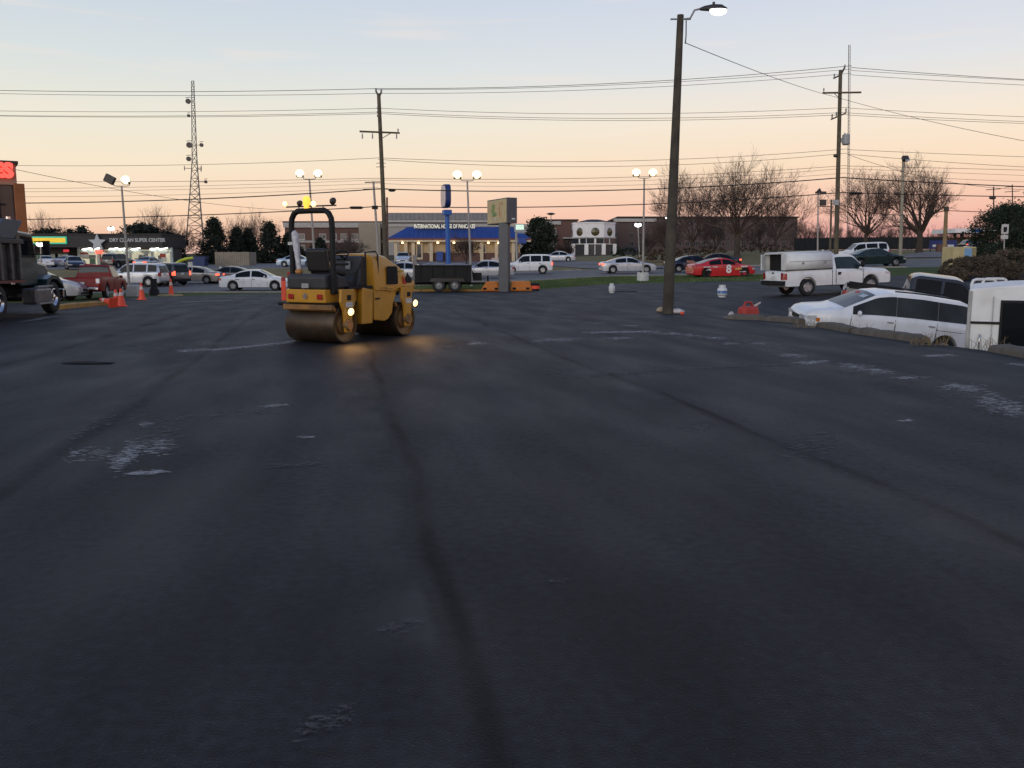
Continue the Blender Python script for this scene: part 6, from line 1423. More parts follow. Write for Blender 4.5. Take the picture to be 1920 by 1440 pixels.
# ---- shop row with dark fascia and lit windows
Y = 126; o, hw = frame(-60, 318, Y); s = thing('shop_row', 'single-storey shop row with dark fascia, star sign and bright windows', 'building', o); D = 6.5
zt = Z(441, Y, o); zf = Z(464, Y, o)
x0, x1 = -hw, hw
m = MB(); m.box((0, D / 2, zf / 2), (2 * hw - .5, D - 2, zf)); m.build('wall', mat('dim_wall', (.06, .055, .05), .8), s)
m = MB(); m.box((0, D / 2 - 1.2, (zt + zf) / 2), (2 * hw, D + 2.4, zt - zf)); m.build('fascia', M_darkfas, s)
m = MB(); m.box((0, D / 2 - 1.2, zt + .06), (2 * hw + .3, D + 2.7, .16)); m.build('roof_edge', M_darkfas, s)
M_shop = mat('lit_shop_interior', (.5, .5, .4), .5, var=.45, scale=.9, emit=(.95, .88, .60), es=.34, stain=((.10, .12, .10), .8, .8))
M_frame = mat('pale_shopfront', (.40, .46, .45), .6, var=.1)
fy = D / 2 - (D - 2) / 2 - .02
xs = [Xp(px, Y, o) for px in (142, 174, 182, 200, 204, 236, 240, 278, 282, 314)]
for i in range(0, len(xs), 2):
    a, c = xs[i], xs[i + 1]; m = MB(); m.box(((a + c) / 2, fy - .03, Z(484, Y, o)), (c - a, .06, Z(468, Y, o) - Z(500, Y, o))); g_ = m.build('shop_window', M_shop, s)
    rnd = random.Random(i)
    for k in range(5):   # goods and posters behind the glass
        ww = rnd.uniform(.4, 1.3); hh = rnd.uniform(.3, .9); cc = rnd.choice([(.5, .5, .45), (.25, .16, .03), (.05, .12, .08), (.3, .04, .03), (.12, .13, .14), (.4, .42, .42)])
        mm = MB(); mm.box((rnd.uniform(a + .6, max(a + .61, c - .6)), fy - .075 - .012 * k, rnd.uniform(Z(497, Y, o), Z(477, Y, o))), (min(ww, (c - a) * .8), .02, hh)); mm.build('window_display', mat('display_%d' % int(cc[0] * 1000 + cc[2] * 100), cc, .6), g_)
for px in (141, 178, 202, 238, 280, 316):
    m = MB(); m.box((Xp(px, Y, o), fy - .12, zf / 2), (.34, .28, zf)); m.build('mullion', M_frame, s)
# wavy valance over the windows
m = MB(); n = 80; xa, xb = Xp(142, Y, o), Xp(314, Y, o)
for k in range(n + 1):
    x = lerp(xa, xb, k / n); w_ = .16 * math.sin(k / n * 2 * math.pi * 5)
    for z in (Z(469, Y, o) + w_ * .6, Z(473.5, Y, o) + w_): m.v.append((x, fy - .55, z))
m.f = [(2 * k, 2 * k + 1, 2 * k + 3, 2 * k + 2) for k in range(n)]
va = m.build('wavy_valance', M_frame, s); md = va.modifiers.new('thickness', 'SOLIDIFY'); md.thickness = .06
for px in (160, 176, 210, 228, 252, 287, 304):
    m = MB(); m.box((Xp(px, Y, o), fy - .75, Z(466.5, Y, o)), (1.15, .5, .09), Matrix.Rotation(R(-9), 3, 'Y')); m.build('ceiling_lamp', M_lampw, s)
# signs on the fascia
fz = -2.42 + .0
sy = D / 2 - 1.2 - (D + 2.4) / 2
Ys = Y + sy
def Xs(px): return at(px, 450, Ys - .3).x - o.x
tm = text_mesh('DRY CLEAN SUPER CENTER', .70, mat('letters_grey', (.34, .35, .35), .5, emit=(.8, .85, .85), es=.05), .05, sx=.88, bold=.02); link('lettering', tm, s, (Xs(256), sy - .06, Z(450.5, Ys, o)), (R(90), 0, 0))
st = [(1.25 * (1 if k % 2 == 0 else .42) * math.sin(math.pi * k / 5), 1.25 * (1 if k % 2 == 0 else .42) * math.cos(math.pi * k / 5)) for k in range(10)]
m = MB(); m.prism([(Xs(183) + a, Z(455, Ys, o) + c) for a, c in st], sy - .5, sy - .2, 'xz'); m.build('star_sign', mat('star_silver', (.34, .37, .40), .45, .2, var=.15), s)
m = MB(); m.box((Xp(184, Y, o), fy - .95, Z(472.5, Y, o)), (1.05, .15, .55)); m.build('neon_sign', mat('neon_red', (.6, .05, .03), .4, emit=(1, .12, .08), es=1.6), s, bevel=.1)
cx, sz0, sz1 = Xs(90), Z(457.5, Ys, o), Z(443.5, Ys, o); sw = Xs(122) - Xs(55)
m = MB(); m.box((cx, sy - .15, (sz0 + sz1) / 2), (sw, .3, sz1 - sz0)); m.build('green_sign_case', mat('sign_green', (.03, .28, .16), .5, emit=(.06, .62, .40), es=.5), s)
m = MB(); m.box((cx, sy - .32, (sz0 + sz1) / 2), (sw - .15, .06, (sz1 - sz0) * .60)); m.build('yellow_sign_face', mat('sign_yellow', (.6, .38, .02), .5, emit=(1, .62, .02), es=.55, var=.3, scale=6, stain=((.35, .28, .04), 4, .5)), s)
for px, c_ in ((68, (.05, .2, .13)), (88, (.25, .3, .3)), (108, (.28, .34, .33))):
    m = MB(); m.box((Xp(px, Y, o), fy - .06, Z(487, Y, o)), (1.9, .08, 1.6)); m.build('dim_window', mat('dim_%d' % px, c_, .3, var=.5, scale=1.2), s)
m = MB(); m.box((Xp(117, Y, o), fy - .1, Z(470, Y, o)), (.8, .1, .35)); m.build('small_neon', mat('neon_red_dim', (.4, .02, .03), .4, emit=(1, .05, .08), es=.5), s)
m = MB(); m.box((Xp(130, Y, o), fy - .06, zf / 2), (1.5, .09, zf - .1)); m.build('dark_door', M_under, s)

# ---- tan building at the far left with red letters
o = Vector((-21.6, 40.0, -.3)); ht = at(35, 307, 40).z + .3
s = thing('commercial_building', 'tan building with red lit letters and orange pier at left edge', 'building', o, 0)
M_tanw = mat('tan_panel_wall', (.30, .20, .13), .7, var=.08, scale=1.2); M_pier = mat('burnt_orange_pier', (.26, .085, .02), .6, var=.12, scale=1.5, stain=((.4, .16, .06), .8, .4))
xe = at(36, 400, 40).x - o.x
rotb = Matrix.Rotation(R(32), 3, 'Z')   # front runs away to the left and towards us
fr = thing('front', None, None); 
def bld(name, c, d, m_, bev=0, par=None):
    mm = MB(); mm.box((c[0], c[1], c[2]), d); mm.v = [tuple(rotb @ Vector(v) + Vector((xe, 0, 0))) for v in mm.v]; return mm.build(name, m_, par or s, bevel=bev)
bpy.data.objects.remove(fr)
zg = at(35, 347, 40).z + .3
bld('fascia_wall', (-7, 3, (ht + zg) / 2), (14, 6, ht - zg), M_tanw)
bld('roof_cap', (-7, 3, ht + .05), (14.2, 6.2, .12), M_darkfas)
bld('glazing', (-7.0, 2.9, zg / 2), (13.9, 5.4, zg), M_win)
for k, x in enumerate((-.75, -2.2, -3.6, -5.0, -6.4)): bld('mullion', (x, .16, zg / 2), (.12, .16, zg), M_trim)
for z in (zg - .85, zg - 2.0): bld('transom', (-7.0, .16, z), (13, .14, .08), M_trim)
for i in range(3): bld('blind', (-1.5 - 1.42 * i, .185, zg - .95), (1.15, .05, 1.7), mat('pale_blind', (.36, .33, .27), .8))
bld('pier', (.05, -.25, zg / 2 + .02), (.42, .4, zg + .04), M_pier, .03)
tm = text_mesh('ES', .84, mat('letters_red_lit', (.8, .05, .04), .4, emit=(1, .10, .07), es=1.3), .08, 'RIGHT', bold=.05)
lt_ = link('lettering', tm, s); lt_.matrix_local = Matrix.Translation(rotb @ Vector((-.12, -.1, (ht + zg) / 2 + .12)) + Vector((xe, 0, 0))) @ rotb.to_4x4() @ Matrix.Rotation(R(90), 4, 'X')

# ---- bank with a white canopy at right
Y = 165; o, hw = frame(1790, 1850, Y); s = thing('bank_building', 'brick drive-through building with white and blue canopy at right', 'building', o)
m = MB(); m.box((Xp(1832, Y, o), 4, Z(450, Y, o) / 2), (Xp(1850, Y, o) - Xp(1815, Y, o), 8, Z(438, Y, o))); m.build('wall', mat('tan_brick', (.17, .10, .055), .85, var=.2), s)
m = MB(); m.box((Xp(1820, Y, o), 3, Z(433, Y, o)), (Xp(1858, Y, o) - Xp(1782, Y, o), 9, Z(429, Y, o) - Z(437, Y, o))); m.build('canopy', M_whitew, s)
m = MB(); m.box((Xp(1824, Y, o), -1.55, Z(433, Y, o)), (1.6, .1, .6)); m.build('logo_panel', mat('logo_blue', (.02, .12, .4), .5), s)
for px in (1795, 1808): m = MB(); m.box((Xp(px, Y, o), 1, Z(437, Y, o) / 2), (.4, .4, Z(437, Y, o))); m.build('canopy_post', M_darkfas, s)

# ---- low screened fence in front of the wood at right
for i in range(14):
    px0 = 1488 + i * 20; a, c = ground(px0, 152), ground(px0 + 19.5, 152); zz = min(a.z, c.z)
    if 1758 < px0: break
    f = thing('fence_panel', 'dark screened fence panel, number %s from the left of the wood fence' % ['one', 'two', 'three', 'four', 'five', 'six', 'seven', 'eight', 'nine', 'ten', 'eleven', 'twelve', 'thirteen', 'fourteen'][i], 'fence', (a + c) / 2, math.atan2(c.y - a.y, c.x - a.x), 'dark screened fence along the wood')
    L = (c - a).length; m = MB(); m.box((0, 0, 1.05), (L - .1, .04, 2.0)); m.build('screen', mat('fence_screen', (.012, .014, .016), .9, var=.3, scale=1), f)
    for sd in (-1, 1): m = MB(); m.tube([(sd * L / 2 * .98, 0, -.3), (sd * L / 2 * .98, 0, 2.2)], .04, 6); m.build('post', M_trim, f)
    m = MB(); m.tube([(-L / 2, 0, 2.1), (L / 2, 0, 2.1)], .025, 5); m.build('rail', M_trim, f)
# ---- beige timber enclosure and blue bin left of the roller
Y = 118; a, c = ground(404, Y), ground(467, Y); o = (a + c) / 2; s = thing('bin_enclosure', 'beige timber board enclosure in front of the dark evergreens', 'enclosure', o); L = (c - a).length; hh = at(435, 471, Y).z - o.z
nb = 16
for k in range(nb):
    m = MB(); m.box((lerp(-L / 2, L / 2, (k + .5) / nb), random.uniform(-.01, .01), hh / 2 - .1), (L / nb - .03, .06, hh + random.uniform(-.05, .05))); m.build('board', mat('beige_board', (.27, .23, .18), .85, var=.15, scale=1.2), s)
for x in (-L / 2, 0, L / 2): m = MB(); m.box((x, .12, hh / 2 - .1), (.14, .14, hh)); m.build('post', M_woody, s)
m = MB(); m.box((-L / 2, 1.6, hh / 2 - .1), (.08, 3.2, hh)); m.box((L / 2, 1.6, hh / 2 - .1), (.08, 3.2, hh)); m.build('side_wall', mat('beige_board', (.27, .23, .18), .85), s)
o = ground(374, 115); s = thing('dumpster', 'dark blue dumpster left of the beige enclosure', 'dumpster', o); m = MB(); m.prism([(-.85, .15), (.85, .15), (.98, 1.35), (-.98, 1.35)], -.7, .7, 'xz'); m.build('bin', mat('bin_blue', (.015, .035, .12), .6, var=.15), s, bevel=.03)
m = MB(); m.box((0, 0, 1.42), (2.0, 1.45, .08)); m.build('lid', M_trim, s); 
for sd in (1, -1): m = MB(); m.box((sd * .98, 0, .9), (.1, .5, .16)); m.build('fork_pocket', M_trim, s)
# ------------------------------------------------------------------ trees and shrubs
M_bark = mat('winter_bark', (.055, .042, .034), .95, var=.3, scale=2)
M_twig = mat('winter_twigs', (.075, .052, .042), .95, var=.25, scale=1)
M_twigp = mat('pale_twigs', (.14, .10, .08), .95, var=.25, scale=1)
M_fir = mat('dark_evergreen', (.012, .020, .012), .9, var=.45, scale=.9)
M_fir2 = mat('evergreen_leaf', (.018, .030, .014), .9, var=.45, scale=.9)
M_brown = mat('brown_shrub', (.105, .078, .052), .9, var=.4, scale=1.2)

def bare_tree(name, label, p, H, spread, seed, levels=5, trunk_r=None, trunk_f=.28, twig=M_twig, group=None, nbr=(7, 5, 4, 4, 3), fan=42, lean=(0, 0)):
    rnd = random.Random(seed); tr = MB(); cr = MB(); trunk_r = trunk_r or H * .022
    t = thing(name, label, 'tree', p, 0, group)
    def limb(mb_, p0, d, L, r, nseg, sides, curve, r_end):
        pts = [p0]; rad = [r]; d = d.normalized(); q = p0.copy()
        for i in range(nseg):
            d = (d + Vector((rnd.gauss(0, curve), rnd.gauss(0, curve), rnd.gauss(.06, curve)))).normalized(); q = q + d * (L / nseg); pts.append(q.copy()); rad.append(lerp(r, r_end, (i + 1) / nseg))
        mb_.tube(pts, rad, sides, cap=False); return pts, rad, d
    def grow(p0, d, L, r, lev):
        sides = (6, 5, 4, 3, 3, 3)[min(lev, 5)]
        pts, rad, dd = limb(cr, p0, d, L, r, 4 if lev < 3 else 3, sides, .10 + .03 * lev, r * .38)
        if lev >= levels: return
        n = nbr[min(lev, len(nbr) - 1)]
        for k in range(n):
            f = rnd.uniform(.28, 1.0) if k < n - 1 else 1.0
            i = min(len(pts) - 2, int(f * (len(pts) - 1))); fr_ = f * (len(pts) - 1) - i
            q = pts[i].lerp(pts[i + 1], fr_); rr = lerp(rad[i], rad[i + 1], fr_)
            ax = Vector((rnd.gauss(0, 1), rnd.gauss(0, 1), rnd.gauss(0, 1))).cross(dd)
            if ax.length < .01: continue
            ang = R(rnd.uniform(.45, 1.0) * fan) if k < n - 1 else R(rnd.uniform(0, 14))
            nd = Matrix.Rotation(ang, 3, ax.normalized()) @ (pts[i + 1] - pts[i]).normalized(); nd.z += .12
            grow(q, nd, L * rnd.uniform(.52, .78), max(rr * rnd.uniform(.45, .7), .0125), lev + 1)
    th = H * trunk_f; top = Vector((lean[0] * th, lean[1] * th, th))
    pts, rad, dd = limb(tr, Vector((0, 0, -.3)), Vector((lean[0], lean[1], 1)), th + .3, trunk_r, 5, 9, .03, trunk_r * .72)
    tr.tube([Vector((0, 0, -.35)), Vector((0, 0, .35))], [trunk_r * 1.5, trunk_r * 1.0], 9, cap=False)
    q = pts[-1]; n = nbr[0]
    for k in range(n):
        a = 2 * math.pi * (k + rnd.uniform(-.3, .3)) / n; el = rnd.uniform(.25, 1.0)
        if k == 0: d = Vector((rnd.gauss(0, .1), rnd.gauss(0, .1), 1)); L = H * .36
        else: d = Vector((math.cos(a) * spread, math.sin(a) * spread, el)); L = H * rnd.uniform(.28, .38)
        f = rnd.uniform(.78, 1.0); i = min(len(pts) - 2, int(f * (len(pts) - 1)))
        grow(pts[i].lerp(pts[i + 1], f * (len(pts) - 1) - i), d, L, trunk_r * rnd.uniform(.4, .62), 1)
    # crown is fitted to the height measured in the photo
    zs_ = sorted(v[2] for v in cr.v); zmax = zs_[int(len(zs_) * .996)]; k_ = (H - th * .8) / (zmax - th * .8)
    cr.v = [(v[0], v[1], th * .8 + (v[2] - th * .8) * k_ if v[2] > th * .8 else v[2]) for v in cr.v]
    tr.build('trunk', M_bark, t, smooth=60, fix=False); cr.build('crown', twig, t, fix=False)
    return t

def leafy(name, label, p, H, W, seed, n=5000, leaf=.22, m_=M_fir, shape='cone', group=None, cat='tree', trunk=True, D=None):
    rnd = random.Random(seed); t = thing(name, label, cat, p, 0, group); s = MB(); D = D or W
    lob = [(rnd.uniform(0, 2 * math.pi), rnd.uniform(.1, .95), rnd.uniform(.75, 1.18)) for _ in range(16)]
    cl = []
    for _ in range(max(30, n // 55)):
        z = rnd.random() ** (1.25 if shape == 'cone' else .9); a = rnd.uniform(0, 2 * math.pi)
        if shape == 'cone': r_ = (1 - z) ** .75 * rnd.uniform(.72, 1.08) + .03
        elif shape == 'round': r_ = math.sqrt(max(0, 1 - (2 * z - 1) ** 2)) * rnd.uniform(.7, 1.05)
        else: r_ = math.sqrt(max(0, 1 - max(0, 2 * z - 1) ** 2)) * rnd.uniform(.75, 1.08)
        r_ *= rnd.random() ** .35
        cl.append((Vector((math.cos(a) * r_ * W / 2, math.sin(a) * r_ * D / 2, z * H)), rnd.uniform(.5, 1.2)))
    sg = min(W, H) * .07
    for _ in range(n):
        c, k = cl[rnd.randrange(len(cl))]; q = c + Vector((rnd.gauss(0, sg * k), rnd.gauss(0, sg * k), rnd.gauss(0, sg * k * .9)))
        if q.z < .02: q.z = rnd.uniform(.02, .4)
        l = leaf * rnd.uniform(.5, 1.3); u = Vector((rnd.gauss(0, 1), rnd.gauss(0, 1), rnd.gauss(0, .7))).normalized(); v = u.cross(Vector((rnd.gauss(0, 1), rnd.gauss(0, 1), rnd.gauss(0, 1)))).normalized()
        b = len(s.v); s.v.extend([tuple(q - u * l), tuple(q + v * l * .38), tuple(q + u * l), tuple(q - v * l * .38)]); s.f.append((b, b + 1, b + 2, b + 3))
    s.build('crown' if trunk else 'foliage', m_, t, fix=False)
    m = MB()
    if trunk: m.tube([(0, 0, -.3), (0, 0, H * .5), (0, 0, H * .93)], [H * .022, H * .014, .02], 7); m.build('trunk', M_bark, t)
    else:
        for k in range(9):
            a = rnd.uniform(0, 6.28); r_ = rnd.uniform(.1, .4); m.tube([(math.cos(a) * W * .12, math.sin(a) * D * .12, -.1), (math.cos(a) * W * r_, math.sin(a) * D * r_, H * rnd.uniform(.5, .85))], [.03, .01], 4)
        m.build('stem', M_bark, t)
    return t
def HT(px, py, Y, base=None):
    b = ground(base or px, Y); return b, at(px, py, Y).z - b.z
G_oak = 'large bare oaks on the lawn'
b, H = HT(1382, 300, 112); bare_tree('oak_tree', 'largest bare oak, spreading over the dark school wing', b, H, 1.0, 11, 5, .42, .26, group=G_oak, nbr=(10, 5, 5, 5, 5), fan=48)
b, H = HT(1298, 316, 125); bare_tree('oak_tree', 'bare tree directly right of the wooden street lamp pole', b, H, .9, 12, 5, .3, .22, group=G_oak, nbr=(9, 5, 5, 4, 5))
b, H = HT(1455, 335, 128); bare_tree('oak_tree', 'smaller bare tree right of the largest oak', b, H, .75, 13, 5, .24, .22, group=G_oak, nbr=(8, 5, 4, 4, 5))
b, H = HT(1621, 318, 118); bare_tree('oak_tree', 'bare oak just right of the transformer pole', b, H, .85, 14, 5, .33, .26, group=G_oak, nbr=(9, 5, 5, 4, 5))
b, H = HT(1722, 296, 112); bare_tree('oak_tree', 'tall bare oak left of the tan timber post', b, H, .75, 15, 5, .44, .24, group=G_oak, nbr=(9, 5, 5, 5, 5))
G_b = 'bare trees behind the shops and lots'
for i, (px, py, Y, sd, sp_, lb, tw_) in enumerate([(75, 396, 168, 21, .9, 'pale bare tree over the yellow shop sign', M_twigp), (112, 410, 176, 22, 1.0, 'low pale bare tree left of the star sign', M_twigp), (302, 388, 160, 23, .8, 'bare tree behind the right end of the shop row', M_twig), (340, 412, 150, 24, .8, 'thin bare tree at the foot of the radio tower', M_twig),
        (452, 400, 165, 25, .8, 'bare tree rising between the dark evergreens', M_twigp), (484, 392, 168, 26, .7, 'taller pale bare tree left of the roller bar', M_twigp), (660, 434, 112, 27, 1.1, 'low dense bare tree between roller and restaurant', M_twig), (640, 446, 116, 28, 1.1, 'small bare tree behind the dash of the roller', M_twig), (875, 440, 108, 29, .8, 'small bare tree in front of the restaurant', M_twig),
        (1020, 450, 130, 30, .9, 'small bare tree beside the dark evergreen', M_twig), (1062, 452, 135, 31, .9, 'small bare tree before the red brick wing', M_twig), (1215, 428, 150, 32, .9, 'bare tree left of the wooden pole before the school', M_twig), (1250, 396, 140, 33, .8, 'bare tree half hidden by the wooden street lamp pole', M_twig), (1340, 405, 140, 34, .9, 'low bare tree under the largest oak', M_twig), (1425, 400, 142, 35, .9, 'low bare tree between oak and signal mast', M_twig)]):
    b, H = HT(px, py, Y); bare_tree('bare_tree', lb, b, H, sp_, sd, 4, None, .18, twig=tw_, group=G_b, nbr=(9, 6, 6, 6), fan=46)
rnd = random.Random(99); k_ = 0
words = ['first', 'second', 'third', 'fourth', 'fifth', 'sixth', 'seventh', 'eighth', 'ninth', 'tenth', 'eleventh', 'twelfth', 'thirteenth', 'fourteenth']
proto = None
for px in (1490, 1508, 1528, 1549, 1580, 1604, 1640, 1662, 1684, 1700, 1752, 1776, 1800, 1836):
    py = rnd.uniform(402, 428); Y = rnd.uniform(165, 215); b, H = HT(px, py, Y)
    bare_tree('bare_tree', '%s thin tree from the left in the bare wood behind the dark fence' % words[k_], b, H, .8, 50 + k_, 4, None, .15, group='bare wood behind the fence', nbr=(9, 5, 5, 5), fan=42); k_ += 1
G_e = 'dark evergreens left of the roller'
for px, py, Y, wpx, sd, lb in ((404, 412, 138, 46, 41, 'broad dark evergreen just right of the radio tower'), (445, 430, 140, 30, 42, 'small dark evergreen behind the beige enclosure'), (468, 432, 142, 30, 43, 'second small evergreen right of the beige enclosure'), (508, 420, 138, 40, 44, 'dark evergreen left of the roller bar'), (545, 440, 140, 44, 45, 'dark evergreen seen through the roller bar'), (600, 450, 132, 30, 56, 'dark evergreen directly behind the right post of the roller bar')):
    b, H = HT(px, py, Y); leafy('evergreen_tree', lb, b, H, 1.5 * wpx * Y / 1644, sd, 9000, .22, M_fir, 'cone', G_e)
b, H = HT(1008, 412, 128); leafy('evergreen_tree', 'tall dark evergreen at the right end of the restaurant', b, H, 5.2, 46, 6500, .24, M_fir2, 'dome')
b, H = HT(268, 424, 152); leafy('evergreen_tree', 'dark rounded evergreen behind the right part of the shop roof', b, H, 9, 47, 6500, .32, M_fir, 'dome', 'dark trees behind the shops')
b, H = HT(318, 438, 146); leafy('evergreen_tree', 'dark evergreen beside the right end of the shop row', b, H, 6, 48, 5500, .3, M_fir, 'dome', 'dark trees behind the shops')
b, H = HT(100, 432, 158); leafy('evergreen_tree', 'dark tree behind the yellow shop sign', b, H, 8, 49, 4000, .32, M_fir, 'dome', 'dark trees behind the shops')
b, H = HT(150, 430, 158); leafy('evergreen_tree', 'dark tree behind the star sign of the shops', b, H, 7, 57, 4000, .32, M_fir, 'dome', 'dark trees behind the shops')
b, H = HT(1888, 388, 66); leafy('evergreen_tree', 'dense dark evergreen at the right edge above the speed sign', b, H, 5.2, 51, 24000, .105, M_fir2, 'dome')
b, H = HT(1990, 362, 58); leafy('evergreen_tree', 'large dark evergreen leaving the right edge of the picture', b, H, 6.5, 52, 24000, .11, M_fir2, 'dome')
for i, (px, py, Y, W, sd, lb) in enumerate([(1812, 484, 50, 2.6, 61, 'brown bare shrub in front of the cream cabinet'), (1852, 482, 47, 2.8, 62, 'brown shrub between cream cabinet and right edge'), (1900, 470, 45, 3.2, 63, 'darkest brown shrub at the right edge behind the white hoops'), (1790, 504, 46, 1.6, 64, 'low brown shrub left of the others by the cabinet'), (1880, 452, 60, 3.6, 65, 'tall brownish shrub under the dense evergreen')]):
    b, H = HT(px, py, Y); leafy('shrub', lb, b, H, W, sd, 9000, .06, M_brown if i != 4 else M_fir2, 'dome', 'brown shrubs at right', 'shrub', False)
for px, py, Y, W, sd, lb in ((1290, 466, 118, 9, 71, 'long dark low shrub bed before the school at the wooden pole'), (1240, 468, 120, 7, 72, 'dark low shrub bed left of the wooden pole'), (1000, 470, 126, 5, 73, 'dark low shrub under the evergreen by the restaurant'), (1330, 464, 150, 10, 74, 'dark hedge under the largest oak'), (1440, 462, 150, 10, 75, 'dark hedge right of the largest oak'), (1180, 466, 170, 8, 76, 'dark hedge right of the white rotunda')):
    b, H = HT(px, py, Y); leafy('hedge', lb, b, max(H, 1.2), W, sd, 2600, .17, M_fir2 if sd in (73, 76) else M_brown, 'dome', None, 'shrub', False, D=3)
# ------------------------------------------------------------------ small things
def cone(label, p, hgt=.72, tilt=0.0, squash=1.0, group='orange traffic cones at left'):
    t = thing('traffic_cone', label, 'traffic cone', p, random.uniform(0, 1), group)
    m = MB(); m.box((0, 0, .02), (.38, .38, .04)); m.build('base', M_cone, t, bevel=.01)
    m = MB(); m.lathe([(.15, .04), (.135, .12), (.035, hgt), (.02, hgt + .01), (.001, hgt + .01)], (0, 0, 0), 'z', 18); m.build('body', M_cone, t, smooth=40)
    m = MB(); a = lambda z: lerp(.135, .035, (z - .12) / (hgt - .12)) + .004
    m.lathe([(a(hgt * .62), hgt * .62), (a(hgt * .8), hgt * .8)], (0, 0, 0), 'z', 18); m.build('collar', M_conew, t, smooth=40)
    t.rotation_euler.x = R(tilt); return t
p = ground(223, 32.3); cone('upright orange traffic cone beside the red pickup', p, .64)
p = ground(214, 33.0); cone('second orange cone close behind the upright one', p, .60, 4)
p = ground(208, 31.3); p.z += .16; c = cone('orange cone fallen over in front of the upright cones', p, .62); c.rotation_euler = (R(-8), R(78), R(150))
p = ground(262, 40); cone('lone dull orange cone on the grass right of the red pickup', p, .74)
p = ground(318, 47.5); cone('thin orange cone on a pale round kerb patch left of the white sedan', p, .9)
p = ground(530, 34.5); t = thing('delineator', 'bright orange marker panel at the left of the roller', 'marker panel', p)
m = MB(); m.box((0, 0, .55), (.19, .06, .78), taper=(.9, 1)); m.build('panel', M_cone, t, bevel=.02); m = MB(); m.box((0, 0, .06), (.4, .4, .1)); m.build('base', M_rubber, t, bevel=.02); m = MB(); m.box((0, 0, 1.0), (.16, .08, .14)); m.build('lamp', M_tail, t, bevel=.02)
p = ground(316, 47.2); t = MB(); t.lathe([(.001, .08), (.62, .06), (.7, -.1)], (0, 0, 0), 'z', 20); o = t.build('kerb_patch', mat('yellowed_concrete', (.36, .26, .12), .9, var=.2), smooth=40); o.location = p; tag(o, 'pale yellowish round kerb patch under the thin cone', 'kerb')
# yellow kerb, in three lengths
M_yk = mat('yellow_kerb_paint', (.46, .25, .055), .8, var=.2, scale=3, stain=((.2, .16, .10), 2.5, .6))
kp = [ground(96, 29.6), ground(140, 31.5), ground(178, 33.0), ground(212, 34.2)]
for i, (a, c) in enumerate(zip(kp, kp[1:])):
    L = (c - a).length; o = MB().box((0, 0, .05), (L * .985, .30, .22)).build('yellow_kerb', M_yk, bevel=.03); o.location = (a + c) / 2; o.rotation_euler.z = math.atan2(c.y - a.y, c.x - a.x)
    tag(o, ['yellow painted kerb length nearest the dump truck', 'middle length of the yellow painted kerb', 'yellow painted kerb length ending at the fallen cone'][i], 'kerb', 'yellow painted kerb lengths')
a, c = ground(668, 51), ground(760, 51.2)
for i, (x0, x1) in enumerate(((690, 790), (790, 905))):
    a, c = ground(x0, 51.6), ground(x1, 51.6); L = (c - a).length; o = MB().box((0, 0, .03), (L * .99, .25, .2)).build('yellow_kerb', M_yk, bevel=.03); o.location = (a + c) / 2; o.rotation_euler.z = math.atan2(c.y - a.y, c.x - a.x)
    tag(o, ['yellow kerb length behind the nose of the roller', 'yellow kerb length under the dump trailer'][i], 'kerb', 'yellow painted kerb lengths')
# concrete kerb stops along the edge of the lot
G_k = 'concrete kerb stops at the lot edge'
stops = [((1366, 598), (1436, 600.5), 'kerb stop with a white scrap, leftmost of the row'), ((1440, 601), (1503, 606), 'kerb stop under the nose of the white minivan'), ((1540, 613), (1602, 624), 'kerb stop in front of the minivan front wheel'), ((1607, 625), (1733, 642.5), 'longest kerb stop below the minivan doors'), ((1868, 659), (1960, 676), 'kerb stop before the camper trailer at the right edge')]
rnd = random.Random(4)
for (a0, b0, lb) in stops:
    a, c = on_plane(*a0), on_plane(*b0); L = (c - a).length; n = max(6, int(L / .25)); m = MB()
    for i in range(n + 1):
        x = lerp(-L / 2, L / 2, i / n); j = lambda: rnd.uniform(-.011, .011); e = .8 if i in (0, n) else 1
        for (y, z) in ((-.16, -.05), (-.15 + j(), .08 * e + j()), (-.10 + j(), .14 * e + j()), (.08 + j(), .15 * e + j()), (.14 + j(), .09 * e + j()), (.16, -.05)): m.v.append((x + j() * .5, y, z))
    for i in range(n):
        for k in range(6): k2 = (k + 1) % 6; m.f.append((6 * i + k, 6 * i + k2, 6 * i + 6 + k2, 6 * i + 6 + k))
    m.f.append(tuple(range(6))); m.f.append(tuple(6 * n + k for k in reversed(range(6))))
    o = m.build('kerb_stop', M_conc, smooth=50); o.location = (a + c) / 2; o.rotation_euler.z = math.atan2(c.y - a.y, c.x - a.x); tag(o, lb, 'kerb stop', G_k)
# dry weeds on the edge by the minivan
M_weed = mat('dry_weed', (.20, .15, .08), .9, var=.3)
for (px, py, n, lb) in ((1515, 615, 40, 'tuft of dry weeds under the minivan front bumper'), (1745, 648, 60, 'tuft of dry weeds before the minivan rear wheel'), (1605, 622, 16, 'small dry weeds at the joint of two kerb stops'), (1850, 655, 30, 'dry weeds at the foot of the camper trailer')):
    q = on_plane(px, py); t = thing('weed_tuft', lb, 'weeds', q, 0, 'weed tufts along the kerb stops'); rnd = random.Random(px); m = MB()
    for _ in range(n):
        x, y = rnd.uniform(-.35, .35), rnd.uniform(-.08, .2); hh = rnd.uniform(.08, .26); dx, dy = rnd.gauss(0, .1), rnd.gauss(0, .05)
        m.tube([(x, y, -.05), (x + dx * .4, y + dy, hh * .6), (x + dx, y + dy * 2, hh)], [.005, .004, .002], 3, cap=False)
    m.build('blade', M_weed, t, fix=False)['kind'] = 'stuff'
